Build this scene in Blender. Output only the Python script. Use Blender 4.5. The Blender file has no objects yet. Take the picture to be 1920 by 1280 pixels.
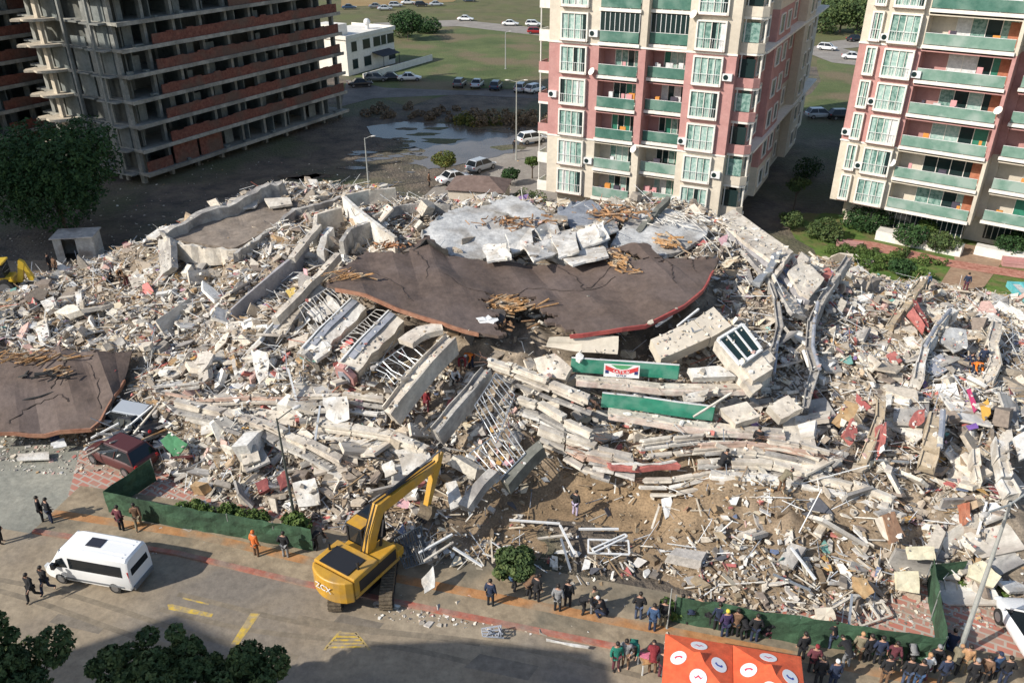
import bpy, bmesh, math, random
import numpy as np
from mathutils import Vector, Matrix

# ------------------------------------------------------------------ camera, sky, sun, exposure
CAM_H = 30.0; CAM_F = 1540.0; CAM_P = math.radians(28.6)     # metres, focal length in px of a 1920 px frame, pitch
SUN_AZ = 243.0; SUN_EL = 34.0                                # compass bearing of the sun (0 = +Y, 90 = +X)
sc = bpy.context.scene
cam_d = bpy.data.cameras.new('camera'); cam = bpy.data.objects.new('camera', cam_d)
sc.collection.objects.link(cam); sc.camera = cam
cam.location = (0, 0, CAM_H); cam.rotation_euler = (math.radians(90) - CAM_P, 0, 0)
cam_d.sensor_width = 36; cam_d.lens = CAM_F / 1920 * 36; cam_d.clip_end = 3000; cam_d.clip_start = .3
world = bpy.data.worlds.new('World'); sc.world = world; world.use_nodes = True
nt = world.node_tree; sky = nt.nodes.new('ShaderNodeTexSky'); sky.sky_type = 'NISHITA'; sky.sun_disc = False
sky.sun_elevation = math.radians(SUN_EL); sky.sun_rotation = math.radians(SUN_AZ)
nt.links.new(sky.outputs[0], nt.nodes['Background'].inputs[0]); nt.nodes['Background'].inputs[1].default_value = .142
sun_d = bpy.data.lights.new('sun', 'SUN'); sun_d.energy = 4.8; sun_d.angle = math.radians(.5); sun_d.color = (1, .945, .86)
sun = bpy.data.objects.new('sun', sun_d); sc.collection.objects.link(sun)
a, e = math.radians(SUN_AZ), math.radians(SUN_EL)
sun_vec = Vector((math.sin(a) * math.cos(e), math.cos(a) * math.cos(e), math.sin(e)))
sun.rotation_euler = sun_vec.to_track_quat('Z', 'Y').to_euler(); sun.location = (-60, -20, 60)
sc.view_settings.view_transform = 'Standard'; sc.view_settings.look = 'None'
sc.view_settings.exposure = 0.14; sc.view_settings.gamma = 1
sc.cycles.max_bounces = 5; sc.cycles.diffuse_bounces = 3; sc.cycles.glossy_bounces = 2

rnd = random.Random(7); rng = np.random.default_rng(11)
cP, sP = math.cos(CAM_P), math.sin(CAM_P)

def at(x, y, z=0.0):
    """world point at height z seen at pixel x, y of the 1920 x 1280 photograph"""
    u = (x - 960) / CAM_F; v = (y - 640) / CAM_F
    r = (u, cP - v * sP, -sP - v * cP); t = (z - CAM_H) / r[2]
    return Vector((r[0] * t, r[1] * t, z))

# ------------------------------------------------------------------ helpers
C = sc.collection
def tag(o, label=None, cat=None, group=None, kind=None):
    if label: o['label'] = label
    if cat: o['category'] = cat; o['kind'] = 'thing'
    if group: o['group'] = group
    if kind: o['kind'] = kind
    return o
def empty(name, loc=(0, 0, 0), rz=0, label=None, cat=None, group=None):
    o = bpy.data.objects.new(name, None); C.objects.link(o); o.location = loc; o.rotation_euler = (0, 0, rz)
    o.empty_display_size = .3
    return tag(o, label, cat, group)

def link(name, me, mats, parent=None, loc=None):
    if not isinstance(mats, (list, tuple)): mats = [mats]
    if not me.materials:
        for m in mats: me.materials.append(m)
    o = bpy.data.objects.new(name, me); C.objects.link(o)
    if parent is not None: o.parent = parent
    if loc is not None: o.location = loc
    return o

def copy_tree(o, parent=None):
    c = o.copy(); C.objects.link(c); c.parent = parent
    for ch in o.children: copy_tree(ch, c)
    return c

class MB:
    """collects verts and faces of one mesh"""
    def __init__(s): s.v = []; s.f = []; s.m = []
    def add(s, vs, fs, m=0):
        n = len(s.v); s.v += [tuple(q) for q in vs]
        for f in fs: s.f.append([i + n for i in f]); s.m.append(m)
    def box(s, x0, x1, y0, y1, z0, z1, m=0, mat=None):
        vs = [Vector(p) for p in ((x0,y0,z0),(x1,y0,z0),(x1,y1,z0),(x0,y1,z0),(x0,y0,z1),(x1,y0,z1),(x1,y1,z1),(x0,y1,z1))]
        if mat is not None: vs = [mat @ p for p in vs]
        s.add(vs, [(0,3,2,1),(4,5,6,7),(0,1,5,4),(1,2,6,5),(2,3,7,6),(3,0,4,7)], m)
    def prism(s, pts, z0, z1, m=0, mat=None):
        n = len(pts); vs = [Vector((p[0], p[1], z0)) for p in pts] + [Vector((p[0], p[1], z1)) for p in pts]
        if mat is not None: vs = [mat @ p for p in vs]
        s.add(vs, [list(range(n))[::-1], list(range(n, 2*n))] + [(i, (i+1) % n, n+(i+1) % n, n+i) for i in range(n)], m)
    def cyl(s, p0, p1, r0, r1=None, n=10, m=0, caps=True):
        p0, p1 = Vector(p0), Vector(p1); r1 = r0 if r1 is None else r1
        d = (p1 - p0).normalized(); a = d.orthogonal().normalized(); b = d.cross(a)
        vs = []
        for p, r in ((p0, r0), (p1, r1)):
            for i in range(n):
                t = 2*math.pi*i/n; vs.append(p + a*(r*math.cos(t)) + b*(r*math.sin(t)))
        fs = [(i, (i+1) % n, n+(i+1) % n, n+i) for i in range(n)]
        if caps: fs += [list(range(n))[::-1], list(range(n, 2*n))]
        s.add(vs, fs, m)
    def tube(s, pts, r, n=6, m=0):
        for i in range(len(pts)-1): s.cyl(pts[i], pts[i+1], r, r, n, m)
    def sph(s, c, r, n=8, k=6, m=0, sc_=(1,1,1)):
        vs = [Vector((0,0,1))] + [Vector((math.sin(math.pi*j/k)*math.cos(2*math.pi*i/n), math.sin(math.pi*j/k)*math.sin(2*math.pi*i/n), math.cos(math.pi*j/k))) for j in range(1, k) for i in range(n)] + [Vector((0,0,-1))]
        vs = [Vector((c[0]+p.x*r*sc_[0], c[1]+p.y*r*sc_[1], c[2]+p.z*r*sc_[2])) for p in vs]
        fs = [(0, 1+i, 1+(i+1) % n) for i in range(n)]
        for j in range(k-2):
            for i in range(n): fs.append((1+j*n+i, 1+(j+1)*n+i, 1+(j+1)*n+(i+1) % n, 1+j*n+(i+1) % n))
        L = len(vs)-1; fs += [(L, 1+(k-2)*n+(i+1) % n, 1+(k-2)*n+i) for i in range(n)]
        s.add(vs, fs, m)
    def mesh(s, name, smooth=False):
        me = bpy.data.meshes.new(name); me.from_pydata(s.v, [], s.f)
        if any(s.m): me.polygons.foreach_set('material_index', s.m)
        if smooth: me.polygons.foreach_set('use_smooth', [True]*len(s.f))
        me.update(); return me
    def build(s, name, mats, parent=None, smooth=False, loc=None):
        return link(name, s.mesh(name, smooth), mats, parent, loc)

def bevel(o, w=.03, seg=2):
    b = o.modifiers.new('bevel', 'BEVEL'); b.width = w; b.segments = seg; b.limit_method = 'ANGLE'
    b.angle_limit = math.radians(40); return o

# ------------------------------------------------------------------ materials
_M = {}
def mat(name, c1, c2=None, scale=2.0, rough=.8, bump=0.0, metal=0.0, detail=6, c3=None, scale3=.3, dist=.05, contrast=.25, grime=2.5, glo=.72):
    if name in _M: return _M[name]
    m = bpy.data.materials.new(name); m.use_nodes = True; t = m.node_tree; N = t.nodes; L = t.links
    p = N['Principled BSDF']; p.inputs['Roughness'].default_value = rough; p.inputs['Metallic'].default_value = metal
    p.inputs['Base Color'].default_value = (*c1, 1)
    if c2 is not None or bump:
        tc = N.new('ShaderNodeTexCoord'); no = N.new('ShaderNodeTexNoise'); no.inputs['Scale'].default_value = scale
        no.inputs['Detail'].default_value = detail; no.inputs['Roughness'].default_value = .65
        L.new(tc.outputs['Object'], no.inputs['Vector'])
        if c2 is not None:
            r = N.new('ShaderNodeValToRGB'); L.new(no.outputs['Fac'], r.inputs[0])
            r.color_ramp.elements[0].position = .5-contrast/2-.03; r.color_ramp.elements[0].color = (*c1, 1)
            r.color_ramp.elements[1].position = .5+contrast/2; r.color_ramp.elements[1].color = (*c2, 1)
            out = r.outputs[0]
            if c3 is not None:
                n3 = N.new('ShaderNodeTexNoise'); n3.inputs['Scale'].default_value = scale3; n3.inputs['Detail'].default_value = 5
                L.new(tc.outputs['Object'], n3.inputs['Vector'])
                r3 = N.new('ShaderNodeValToRGB'); r3.color_ramp.elements[0].position = .47; r3.color_ramp.elements[1].position = .62
                L.new(n3.outputs['Fac'], r3.inputs[0])
                mx = N.new('ShaderNodeMix'); mx.data_type = 'RGBA'; L.new(r3.outputs[0], mx.inputs[0]); L.new(out, mx.inputs[6])
                mx.inputs[7].default_value = (*c3, 1); out = mx.outputs[2]
            if rough > .65 and grime:
                ng = N.new('ShaderNodeTexNoise'); ng.inputs['Scale'].default_value = grime; ng.inputs['Detail'].default_value = 8; ng.inputs['Roughness'].default_value = .75
                L.new(tc.outputs['Object'], ng.inputs['Vector'])
                mr = N.new('ShaderNodeMapRange'); mr.inputs['From Min'].default_value = .36; mr.inputs['From Max'].default_value = .64
                mr.inputs['To Min'].default_value = glo; mr.inputs['To Max'].default_value = 1.08; L.new(ng.outputs['Fac'], mr.inputs['Value'])
                vm = N.new('ShaderNodeVectorMath'); vm.operation = 'SCALE'; L.new(out, vm.inputs[0]); L.new(mr.outputs[0], vm.inputs['Scale']); out = vm.outputs[0]
            L.new(out, p.inputs['Base Color'])
        if bump:
            nb = N.new('ShaderNodeTexNoise'); nb.inputs['Scale'].default_value = max(scale*3, 3); nb.inputs['Detail'].default_value = 8; L.new(tc.outputs['Object'], nb.inputs['Vector'])
            b = N.new('ShaderNodeBump'); b.inputs['Strength'].default_value = min(1, bump*1.8); b.inputs['Distance'].default_value = max(dist, .08)
            L.new(nb.outputs['Fac'], b.inputs['Height']); L.new(b.outputs[0], p.inputs['Normal'])
    _M[name] = m; return m

def attr_mat(name, rough=.9, scale=6, lo=.72, hi=1.12, bump=.4, layer='Col'):
    """colour of each piece from a mesh attribute, broken up by grime noise"""
    m = bpy.data.materials.new(name); m.use_nodes = True; t = m.node_tree; N = t.nodes; L = t.links
    p = N['Principled BSDF']; p.inputs['Roughness'].default_value = rough
    at_ = N.new('ShaderNodeAttribute'); at_.attribute_name = layer
    tc = N.new('ShaderNodeTexCoord'); no = N.new('ShaderNodeTexNoise'); no.inputs['Scale'].default_value = scale; no.inputs['Detail'].default_value = 5
    L.new(tc.outputs['Object'], no.inputs['Vector'])
    mr = N.new('ShaderNodeMapRange'); mr.inputs['From Min'].default_value = .3; mr.inputs['From Max'].default_value = .7
    mr.inputs['To Min'].default_value = lo; mr.inputs['To Max'].default_value = hi; L.new(no.outputs['Fac'], mr.inputs['Value'])
    vm = N.new('ShaderNodeVectorMath'); vm.operation = 'SCALE'; L.new(at_.outputs['Color'], vm.inputs[0]); L.new(mr.outputs[0], vm.inputs['Scale'])
    L.new(vm.outputs[0], p.inputs['Base Color'])
    if bump:
        b = N.new('ShaderNodeBump'); b.inputs['Strength'].default_value = bump; b.inputs['Distance'].default_value = .04
        L.new(no.outputs['Fac'], b.inputs['Height']); L.new(b.outputs[0], p.inputs['Normal'])
    return m

M_cream = mat('cream_render', (.60,.53,.43), (.73,.67,.57), 1.2, .85, .2, c3=(.49,.43,.36), scale3=.5)
M_conc = mat('grey_concrete', (.36,.34,.31), (.52,.49,.44), 2.0, .9, .3, c3=(.28,.26,.24), scale3=.6)
M_white = mat('white_plaster', (.66,.63,.57), (.80,.77,.71), 1.6, .85, .25, c3=(.52,.47,.40), scale3=.7)
M_brown_roof = mat('brown_roof_membrane', (.105,.074,.058), (.142,.102,.082), .9, .8, .25, c3=(.145,.108,.092), scale3=.25)
M_red = mat('red_render', (.42,.12,.10), (.52,.18,.15), 1.5, .85, .2)
M_wood = mat('raw_timber', (.34,.17,.065), (.52,.30,.13), 5, .8, .2, c3=(.40,.33,.24), scale3=1.5)
M_green = mat('green_glass_panel', (.03,.20,.13), (.05,.28,.18), 1.5, .18, 0, c3=(.12,.30,.22), scale3=.8)
M_grey_mem = mat('grey_roof_membrane', (.43,.43,.42), (.60,.60,.58), 1.1, .85, .35, c3=(.36,.34,.31), scale3=.5)
M_dark = mat('dark_opening', (.03,.03,.03), rough=.8)
M_metal = mat('dull_white_metal', (.62,.62,.60), (.75,.75,.73), 5, .5, 0)
M_grey_metal = mat('galvanised_steel', (.38,.40,.41), (.5,.52,.53), 5, .4, 0, metal=.6)

# ------------------------------------------------------------------ shape of the rubble mound (height field)
CP = [(0,850,0),(0,640,1.6),(0,560,.9),(0,505,0),(100,500,0),(185,480,.2),(100,580,1.3),(200,560,1.8),(300,480,3.2),(300,600,2.8),
 (400,650,3.3),(250,700,2.2),(200,770,1.4),(100,835,0),(230,870,0),(300,905,0),(350,850,.8),(450,900,.8),(450,965,0),(330,940,0),(550,960,.3),
 (400,780,2),(550,800,2.2),(600,900,1.2),(700,950,1.0),(650,850,2),(600,1000,0),(700,1040,.1),(760,1050,.3),(560,1030,0),(850,1090,0),(850,950,1.2),
 (750,800,2.9),(600,720,3.5),(500,700,3.4),(700,600,5),(600,560,5.3),(500,560,4.8),(450,520,4.5),(420,420,4.8),(330,430,4),(520,350,5),
 (640,380,5.8),(720,450,6.3),(850,420,6.8),(960,375,6.6),(1000,440,6.8),(1110,380,6.6),(1230,385,6.6),(1000,560,5.9),(800,540,5.9),(1200,540,5.9),
 (1340,430,6.2),(1400,500,5.8),(1500,500,4.8),(1450,600,4.8),(1350,650,4.4),(1100,660,4.6),(900,650,4.4),(850,700,3.2),(900,800,2),(1000,750,3.4),
 (1200,720,3.9),(1200,780,3),(1200,850,2),(1400,820,2.8),(1100,870,1.2),(1000,930,.4),(1080,960,.3),(1200,950,.5),(1000,1060,.2),(1100,1080,.3),
 (950,1110,0),(1100,1135,0),(1300,1135,.1),(1400,1000,1.2),(1400,900,2),(1550,880,2.4),(1550,1000,1.4),(1500,1100,.6),(1650,1100,.5),(1650,1175,0),
 (1720,1100,.2),(1800,1090,.3),(1900,1080,.6),(1850,1180,0),(1750,950,2),(1900,950,2),(1600,780,2.9),(1600,650,3),(1750,700,3.2),(1900,750,3),
 (1600,540,2.4),(1700,560,1.9),(1800,580,1.5),(1900,640,1.6),(1900,560,.2),(1750,515,0),(1620,485,.3),(1990,800,2.4),(1990,640,1),(1990,1000,1.5),
 (-80,600,1),(-80,700,1.5),(-80,830,0),(1000,1180,0),(1400,1180,0),(700,1120,0),(400,1040,0),(1990,1150,0),(1700,1260,0),(150,980,0)]
ctrl = [tuple(at(*p)) for p in CP] + [(-48,72,0),(-40,72,0),(-34,76,0),(-25,82,0),(-15,84,0),(-5,82,0),(5,80,0),(15,76,0),(25,72,0),(33,68,0),(45,65,0),(55,60,0),(-52,60,0)]
ctrl = np.array(ctrl)
def _tps(P, lam=.25):
    n = len(P); d = np.linalg.norm(P[:,None,:2]-P[None,:,:2], axis=2); K = np.where(d > 0, d*d*np.log(d+1e-9), 0) + lam*np.eye(n)*10
    A = np.zeros((n+3, n+3)); A[:n,:n] = K; Q = np.c_[np.ones(n), P[:,:2]]; A[:n,n:] = Q; A[n:,:n] = Q.T
    return np.linalg.solve(A, np.r_[P[:,2], 0, 0, 0])
_w = _tps(ctrl)
GX0, GX1, GY0, GY1, GS = -54.0, 56.0, 24.0, 86.0, .25
gx = np.arange(GX0, GX1+.01, GS); gy = np.arange(GY0, GY1+.01, GS); XX, YY = np.meshgrid(gx, gy)
def _vnoise(X, Y, s, seed):
    r = np.random.default_rng(seed); T = r.random((256, 256)); x = X/s+1000; y = Y/s+1000
    xi = np.floor(x).astype(int); yi = np.floor(y).astype(int); fx = x-xi; fy = y-yi; fx = fx*fx*(3-2*fx); fy = fy*fy*(3-2*fy)
    g = lambda i, j: T[i % 256, j % 256]
    return (g(xi,yi)*(1-fx)+g(xi+1,yi)*fx)*(1-fy)+(g(xi,yi+1)*(1-fx)+g(xi+1,yi+1)*fx)*fy - .5
HH = np.zeros_like(XX)
for i in range(len(ctrl)):
    d2 = (XX-ctrl[i,0])**2+(YY-ctrl[i,1])**2; HH += _w[i]*.5*d2*np.log(d2+1e-9)
n = len(ctrl); HH += _w[n]+_w[n+1]*XX+_w[n+2]*YY
HH = np.clip(HH-.12, -.1, 8)
_fl = np.array([tuple(at(*q))[:2] for q in ((-300,880),(-60,838),(120,838),(180,862),(300,905),(400,950),(500,965),(590,985),(640,1020),(740,1050),(830,1100),(960,1130),(1250,1150),(1400,1165),(1640,1165),(1700,1130),(1760,1105),(1850,1150),(2100,1170))])
_yf = np.interp(XX, _fl[:,0], _fl[:,1]); HH = HH*np.clip((YY-_yf+.3)/1.5, 0, 1)
edge = np.minimum.reduce([(XX-GX0)/3, (GX1-XX)/3, (YY-GY0)/2, (GY1-YY)/4, np.ones_like(XX)]); HH = HH*np.clip(edge, 0, 1)
H_base = HH.copy()
amp = np.clip(HH/1.5, 0, 1)
HH = HH + amp*(_vnoise(XX,YY,4.5,1)*1.5 + _vnoise(XX,YY,1.8,2)*.9 + _vnoise(XX,YY,.8,3)*.5 + _vnoise(XX,YY,.4,4)*.22)
HH += np.clip((HH-.05)/.3, 0, 1)*_vnoise(XX,YY,.5,5)*.12
HH = np.where(H_base < .06, -.12, HH)
# large torn sheets that lie on the mound: ruled between a front and a rear edge (pixel x, pixel y, height)
PATCH = {
 'main': ([(612,534,7.6),(660,549,7.5),(760,582,7.1),(850,611,6.8),(930,629,6.6),(1000,629,6.5),(1080,626,6.6),(1160,615,6.9),(1215,601,7.1),(1280,573,7.4),(1318,541,7.6),(1347,489,7.7)],
          [(614,530,7.6),(640,502,7.8),(686,472,7.9),(760,478,7.8),(800,448,8.0),(835,476,7.6),(905,490,7.2),(985,491,7.0),(1060,498,7.1),(1125,470,7.6),(1215,464,7.8),(1232,484,7.7),(1345,486,7.7)]),
 'left': ([(-60,812,1.5),(0,809,1.5),(90,806,1.6),(178,800,1.7),(215,750,2.3),(236,705,2.6)],
          [(-60,690,3.2),(0,668,3.4),(60,662,3.5),(112,656,3.6),(180,662,3.5),(247,657,3.3)]),
 'grey1': ([(790,446,7.2),(850,482,7.0),(905,484,6.9),(960,470,7.0),(1005,436,7.4)], [(792,438,7.3),(830,402,7.6),(875,386,7.7),(915,392,7.6),(1003,425,7.5)]),
 'grey2': ([(905,392,7.5),(950,400,7.4),(1000,428,7.3),(1030,412,7.4)], [(900,384,7.6),(962,366,7.9),(1000,384,7.7),(1032,405,7.4)]),
 'grey3': ([(1045,400,7.5),(1070,428,7.2),(1105,425,7.3),(1132,400,7.6)], [(1046,396,7.6),(1080,378,7.8),(1110,374,7.8),(1130,396,7.6)]),
 'grey4': ([(1145,458,7.2),(1190,468,7.1),(1240,478,7.0),(1280,470,7.1),(1325,440,7.3)], [(1150,450,7.2),(1185,402,7.5),(1235,384,7.7),(1280,402,7.5),(1328,432,7.3)]),
 'grey5': ([(1020,478,7.0),(1060,494,6.9),(1110,488,6.9),(1140,462,7.1)], [(1022,470,7.1),(1045,430,7.3),(1090,440,7.3),(1138,452,7.2)]),
 'flat': ([(318,446,5.6),(345,452,5.6),(440,466,5.5),(500,432,5.7),(562,388,5.9)], [(320,440,5.6),(370,408,5.8),(440,380,6.0),(500,366,6.1),(560,380,6.0)]),
}
def _res(E_, k):
    P_ = [np.array(at(*q)) for q in E_]; L_ = np.r_[0, np.cumsum([np.linalg.norm(P_[i+1]-P_[i]) for i in range(len(P_)-1)])]
    t = np.linspace(0, L_[-1], k); return np.stack([np.interp(t, L_, [q[j] for q in P_]) for j in range(3)], 1)
def ruled(key, step=.22, seed=0, bump=.14, jag=.25):
    F_, R_ = PATCH[key]; L_ = np.linalg.norm(np.array(at(*F_[0]))-np.array(at(*F_[-1]))); k = max(6, int(L_/step)); A_, B_ = _res(F_, k), _res(R_, k)
    W_ = np.linalg.norm(A_-B_, axis=1).max(); m_ = max(4, int(W_/step)); v = np.linspace(0, 1, m_)[None,:,None]; G_ = A_[:,None]*(1-v)+B_[:,None]*v
    G_[...,2] += (_vnoise(G_[...,0],G_[...,1],2.4,seed+40)+.6*_vnoise(G_[...,0],G_[...,1],1.0,seed+41))*bump*2*np.sin(np.pi*np.clip(v[...,0]*1.0,0.03,.97))**.5
    if key == 'main':
        u = np.linspace(0, 1, k)[:,None]; tri = lambda c, w: np.clip(1-np.abs(u-c)/w, 0, 1); vv = v[...,0]
        G_[...,2] += (.42*tri(.31,.07)*vv**1.5-.30*tri(.56,.05)*vv+.45*tri(.80,.06)*vv**.7+.30*tri(.10,.08)*(1-vv)-.22*tri(.68,.05)*(1-vv)+.18*tri(.2,.04)*vv)
    if key == 'left':
        u = np.linspace(0, 1, k)[:,None]; tri = lambda c, w: np.clip(1-np.abs(u-c)/w, 0, 1); vv = v[...,0]; G_[...,2] += .35*tri(.55,.12)*vv-.25*tri(.35,.1)*(1-vv)+.25*tri(.8,.1)
    r = np.random.default_rng(seed+3); j = r.normal(0, jag*.4, (k,1,2)); G_[:,-1:,:2] += j; G_[:,:1,:2] += j*.25
    return G_
HEAP = {k: ruled(k, seed=i*7) for i, k in enumerate(PATCH)}
PM = np.zeros(HH.shape, bool)
for k, G_ in HEAP.items():
    for p_ in G_.reshape(-1, 3):
        i0 = int((p_[0]-GX0)/GS); j0 = int((p_[1]-GY0)/GS); lim = p_[2]-(.55 if k == 'main' else .35)
        sl = (slice(max(j0-1,0), j0+3), slice(max(i0-1,0), i0+3)); HH[sl] = np.minimum(HH[sl], lim); PM[sl] = True
def hz(x, y, grid=None):
    g = HH if grid is None else grid
    fx = (x-GX0)/GS; fy = (y-GY0)/GS
    if fx < 0 or fy < 0 or fx >= len(gx)-1 or fy >= len(gy)-1: return 0.0
    i, j = int(fx), int(fy); fx -= i; fy -= j
    v = (g[j,i]*(1-fx)+g[j,i+1]*fx)*(1-fy)+(g[j+1,i]*(1-fx)+g[j+1,i+1]*fx)*fy
    return max(v, 0.0)
def on(x, y, dz=0.0, base=False):
    """point of the mound (or the ground) at pixel x, y, raised by dz along the vertical"""
    g = H_base if base else HH
    lo = None
    for k in range(0, 161):
        z = 9.0-k*.0625
        p = at(x, y, z)
        if hz(p.x, p.y, g) >= z: lo = p; break
    if lo is None: lo = at(x, y, 0)
    return Vector((lo.x, lo.y, lo.z+dz))
# ------------------------------------------------------------------ ground, streets, yards, field, water
def poly_mesh(pts, z, name):
    me = bpy.data.meshes.new(name); me.from_pydata([(p[0], p[1], z) for p in pts], [], [list(range(len(pts)))]); me.update()
    if me.polygons[0].normal.z < 0: me.flip_normals()
    return me
def sheet(name, px, z, m, world_pts=None, kind='structure', dense=0):
    pts = [at(*p)[:2] for p in px] if world_pts is None else world_pts
    if dense:                                   # wobble a natural outline
        q = []
        for i in range(len(pts)):
            a, b = pts[i], pts[(i+1) % len(pts)]
            for k in range(dense):
                t = k/dense; x = a[0]+(b[0]-a[0])*t; y = a[1]+(b[1]-a[1])*t
                j = .05*math.hypot(b[0]-a[0], b[1]-a[1]); q.append((x+rnd.uniform(-j, j), y+rnd.uniform(-j, j)))
        pts = q
    return tag(link(name, poly_mesh(pts, z, name), m), kind=kind)
M_soil = mat('muddy_soil', (.07,.06,.05), (.19,.15,.11), .35, .9, .5, c3=(.10,.11,.05), scale3=.06, dist=.3)
M_street = mat('dusty_asphalt', (.27,.215,.15), (.37,.30,.21), .35, .9, .15, c3=(.22,.19,.155), scale3=.12)
M_entry = mat('dusty_concrete_road', (.25,.25,.21), (.36,.345,.28), .4, .9, .15, c3=(.20,.20,.17), scale3=.2)
M_walk = mat('dusty_pavement', (.26,.20,.13), (.38,.30,.20), .8, .9, .2, c3=(.20,.17,.12), scale3=.3)
M_orange = mat('orange_tactile_strip', (.42,.18,.06), (.50,.27,.12), 1.5, .85, .15, c3=(.34,.25,.16), scale3=.5, contrast=.5)
M_kerbred = mat('worn_red_kerb_paint', (.42,.11,.07), (.40,.22,.16), 1.5, .85, .15, c3=(.30,.22,.17), scale3=.4)
M_field = mat('field_grass', (.07,.10,.025), (.13,.155,.05), .12, .95, .3, c3=(.18,.14,.075), scale3=.09, dist=.3)
M_field2 = mat('rough_grass', (.09,.10,.03), (.17,.14,.07), .2, .95, .3, c3=(.12,.13,.04), scale3=.1, dist=.3)
M_lawn = mat('garden_lawn', (.06,.13,.015), (.13,.20,.035), 1.0, .95, .4, c3=(.16,.14,.05), scale3=.5)
M_path = mat('brown_path', (.30,.19,.12), (.38,.26,.17), 1.0, .9, .15)
M_road = mat('pale_back_road', (.25,.22,.19), (.33,.30,.26), .3, .9, .1)
M_redpath = mat('red_brick_path', (.40,.15,.10), (.48,.24,.18), 2.5, .85, .2)
def paver_mat():
    m = bpy.data.materials.new('red_block_pavers'); m.use_nodes = True; t = m.node_tree; N = t.nodes; L = t.links
    p = N['Principled BSDF']; p.inputs['Roughness'].default_value = .9
    tc = N.new('ShaderNodeTexCoord'); mp = N.new('ShaderNodeMapping'); mp.inputs['Rotation'].default_value = (0, 0, .5)
    L.new(tc.outputs['Object'], mp.inputs[0])
    b = N.new('ShaderNodeTexBrick'); b.inputs['Scale'].default_value = 1.0; b.inputs['Brick Width'].default_value = .75; b.inputs['Row Height'].default_value = .42
    b.inputs['Mortar Size'].default_value = .06; b.inputs['Color1'].default_value = (.46,.17,.12,1); b.inputs['Color2'].default_value = (.40,.21,.16,1)
    b.inputs['Mortar'].default_value = (.42,.37,.31,1); L.new(mp.outputs[0], b.inputs['Vector'])
    n = N.new('ShaderNodeTexNoise'); n.inputs['Scale'].default_value = .8; n.inputs['Detail'].default_value = 6; L.new(tc.outputs['Object'], n.inputs['Vector'])
    r = N.new('ShaderNodeValToRGB'); r.color_ramp.elements[0].position = .50; r.color_ramp.elements[1].position = .72; L.new(n.outputs['Fac'], r.inputs[0])
    mx = N.new('ShaderNodeMix'); mx.data_type = 'RGBA'; L.new(r.outputs[0], mx.inputs[0]); L.new(b.outputs['Color'], mx.inputs[6]); mx.inputs[7].default_value = (.33,.27,.20,1)
    L.new(mx.outputs[2], p.inputs['Base Color']); return m
M_paver = paver_mat()

sheet('ground', None, 0, M_soil, [(-900,-200),(900,-200),(900,1600),(-900,1600)])
KERB = [(-260,945),(60,1000),(330,1042),(560,1097),(830,1152),(1100,1207),(1240,1235),(1560,1300),(2000,1390)]
kw = [at(*p)[:2] for p in KERB]
sheet('street', None, .004, M_street, kw + [(60,12),(60,-20),(-80,-20),(-80,40)])
sheet('entry_road', [(-300,770),(-80,815),(120,825),(235,850),(120,960),(60,1000),(-260,945)], .004, M_entry)
def strip(name, line, off0, off1, z0, z1, m):
    """a long band of solid paving parallel to a ground line (offsets in metres towards the lot)"""
    P = [Vector((p[0], p[1])) for p in line]; mb = MB(); L = []
    for i in range(len(P)):
        d = (P[min(i+1, len(P)-1)]-P[max(i-1, 0)]).normalized(); n_ = Vector((-d.y, d.x)); L.append((P[i]+n_*off0, P[i]+n_*off1))
    vs = []
    for a, b in L: vs += [(a.x,a.y,z0),(b.x,b.y,z0),(a.x,a.y,z1),(b.x,b.y,z1)]
    fs = []
    for i in range(len(L)-1):
        k = 4*i; q = 4*(i+1); fs += [(k+2,q+2,q+3,k+3),(k,q,q+2,k+2),(k+1,k+3,q+3,q+1)]
    fs += [(0,2,3,1),(4*len(L)-4,4*len(L)-3,4*len(L)-1,4*len(L)-2)]
    mb.add(vs, fs); return tag(mb.build(name, m), kind='structure')
kl = kw[1:]
strip('kerb', kl, 0, .28, -.05, .13, M_kerbred)
strip('pavement', kl, .283, 1.30, -.05, .11, M_walk)
strip('orange_strip', kl, 1.303, 1.85, -.05, .115, M_orange)
strip('pavement_verge', kl, 1.853, 4.0, -.05, .105, M_walk)
sheet('paved_yard', [(150,845),(300,820),(600,850),(700,900),(700,1030),(590,1030),(200,962),(120,960)], .014, M_paver)
sheet('paved_forecourt', [(1480,1060),(1950,1060),(2050,1280),(1760,1240),(1450,1170)], .014, M_paver)
sheet('field', [(640,160),(700,120),(800,50),(1100,60),(1100,175),(900,165),(760,200)], .03, M_field, dense=4)
sheet('meadow', None, .01, M_field2, [(-160,168),(160,168),(420,1500),(-420,1500)])
sheet('back_field', [(1500,205),(1530,110),(1720,128),(1760,260)], .03, M_field, dense=4)
M_field3 = mat('dry_field', (.27,.17,.06), (.33,.23,.10), .1, .95)
sheet('dry_field', [(640,-12),(900,-25),(850,4),(640,14)], .05, M_field3)
sheet('back_road', [(700,44),(860,38),(1100,62),(1100,78),(860,50),(700,54)], .06, M_road)
sheet('side_road', [(1500,95),(1560,78),(1720,62),(1720,80),(1580,92),(1700,118),(1700,134),(1560,118)], .06, M_road)
sheet('car_park', [(650,150),(720,165),(850,170),(1060,172),(1100,190),(860,178),(700,185),(640,200)], .04, mat('car_park_gravel', (.12,.11,.10), (.20,.18,.16), .3, .9))
sheet('service_road', [(1040,240),(1050,400),(900,400),(760,400),(820,345),(930,290),(975,275)], .02, M_road)
M_water = mat('muddy_water', (.09,.075,.06), (.15,.125,.10), .12, .2, 0)
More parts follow.
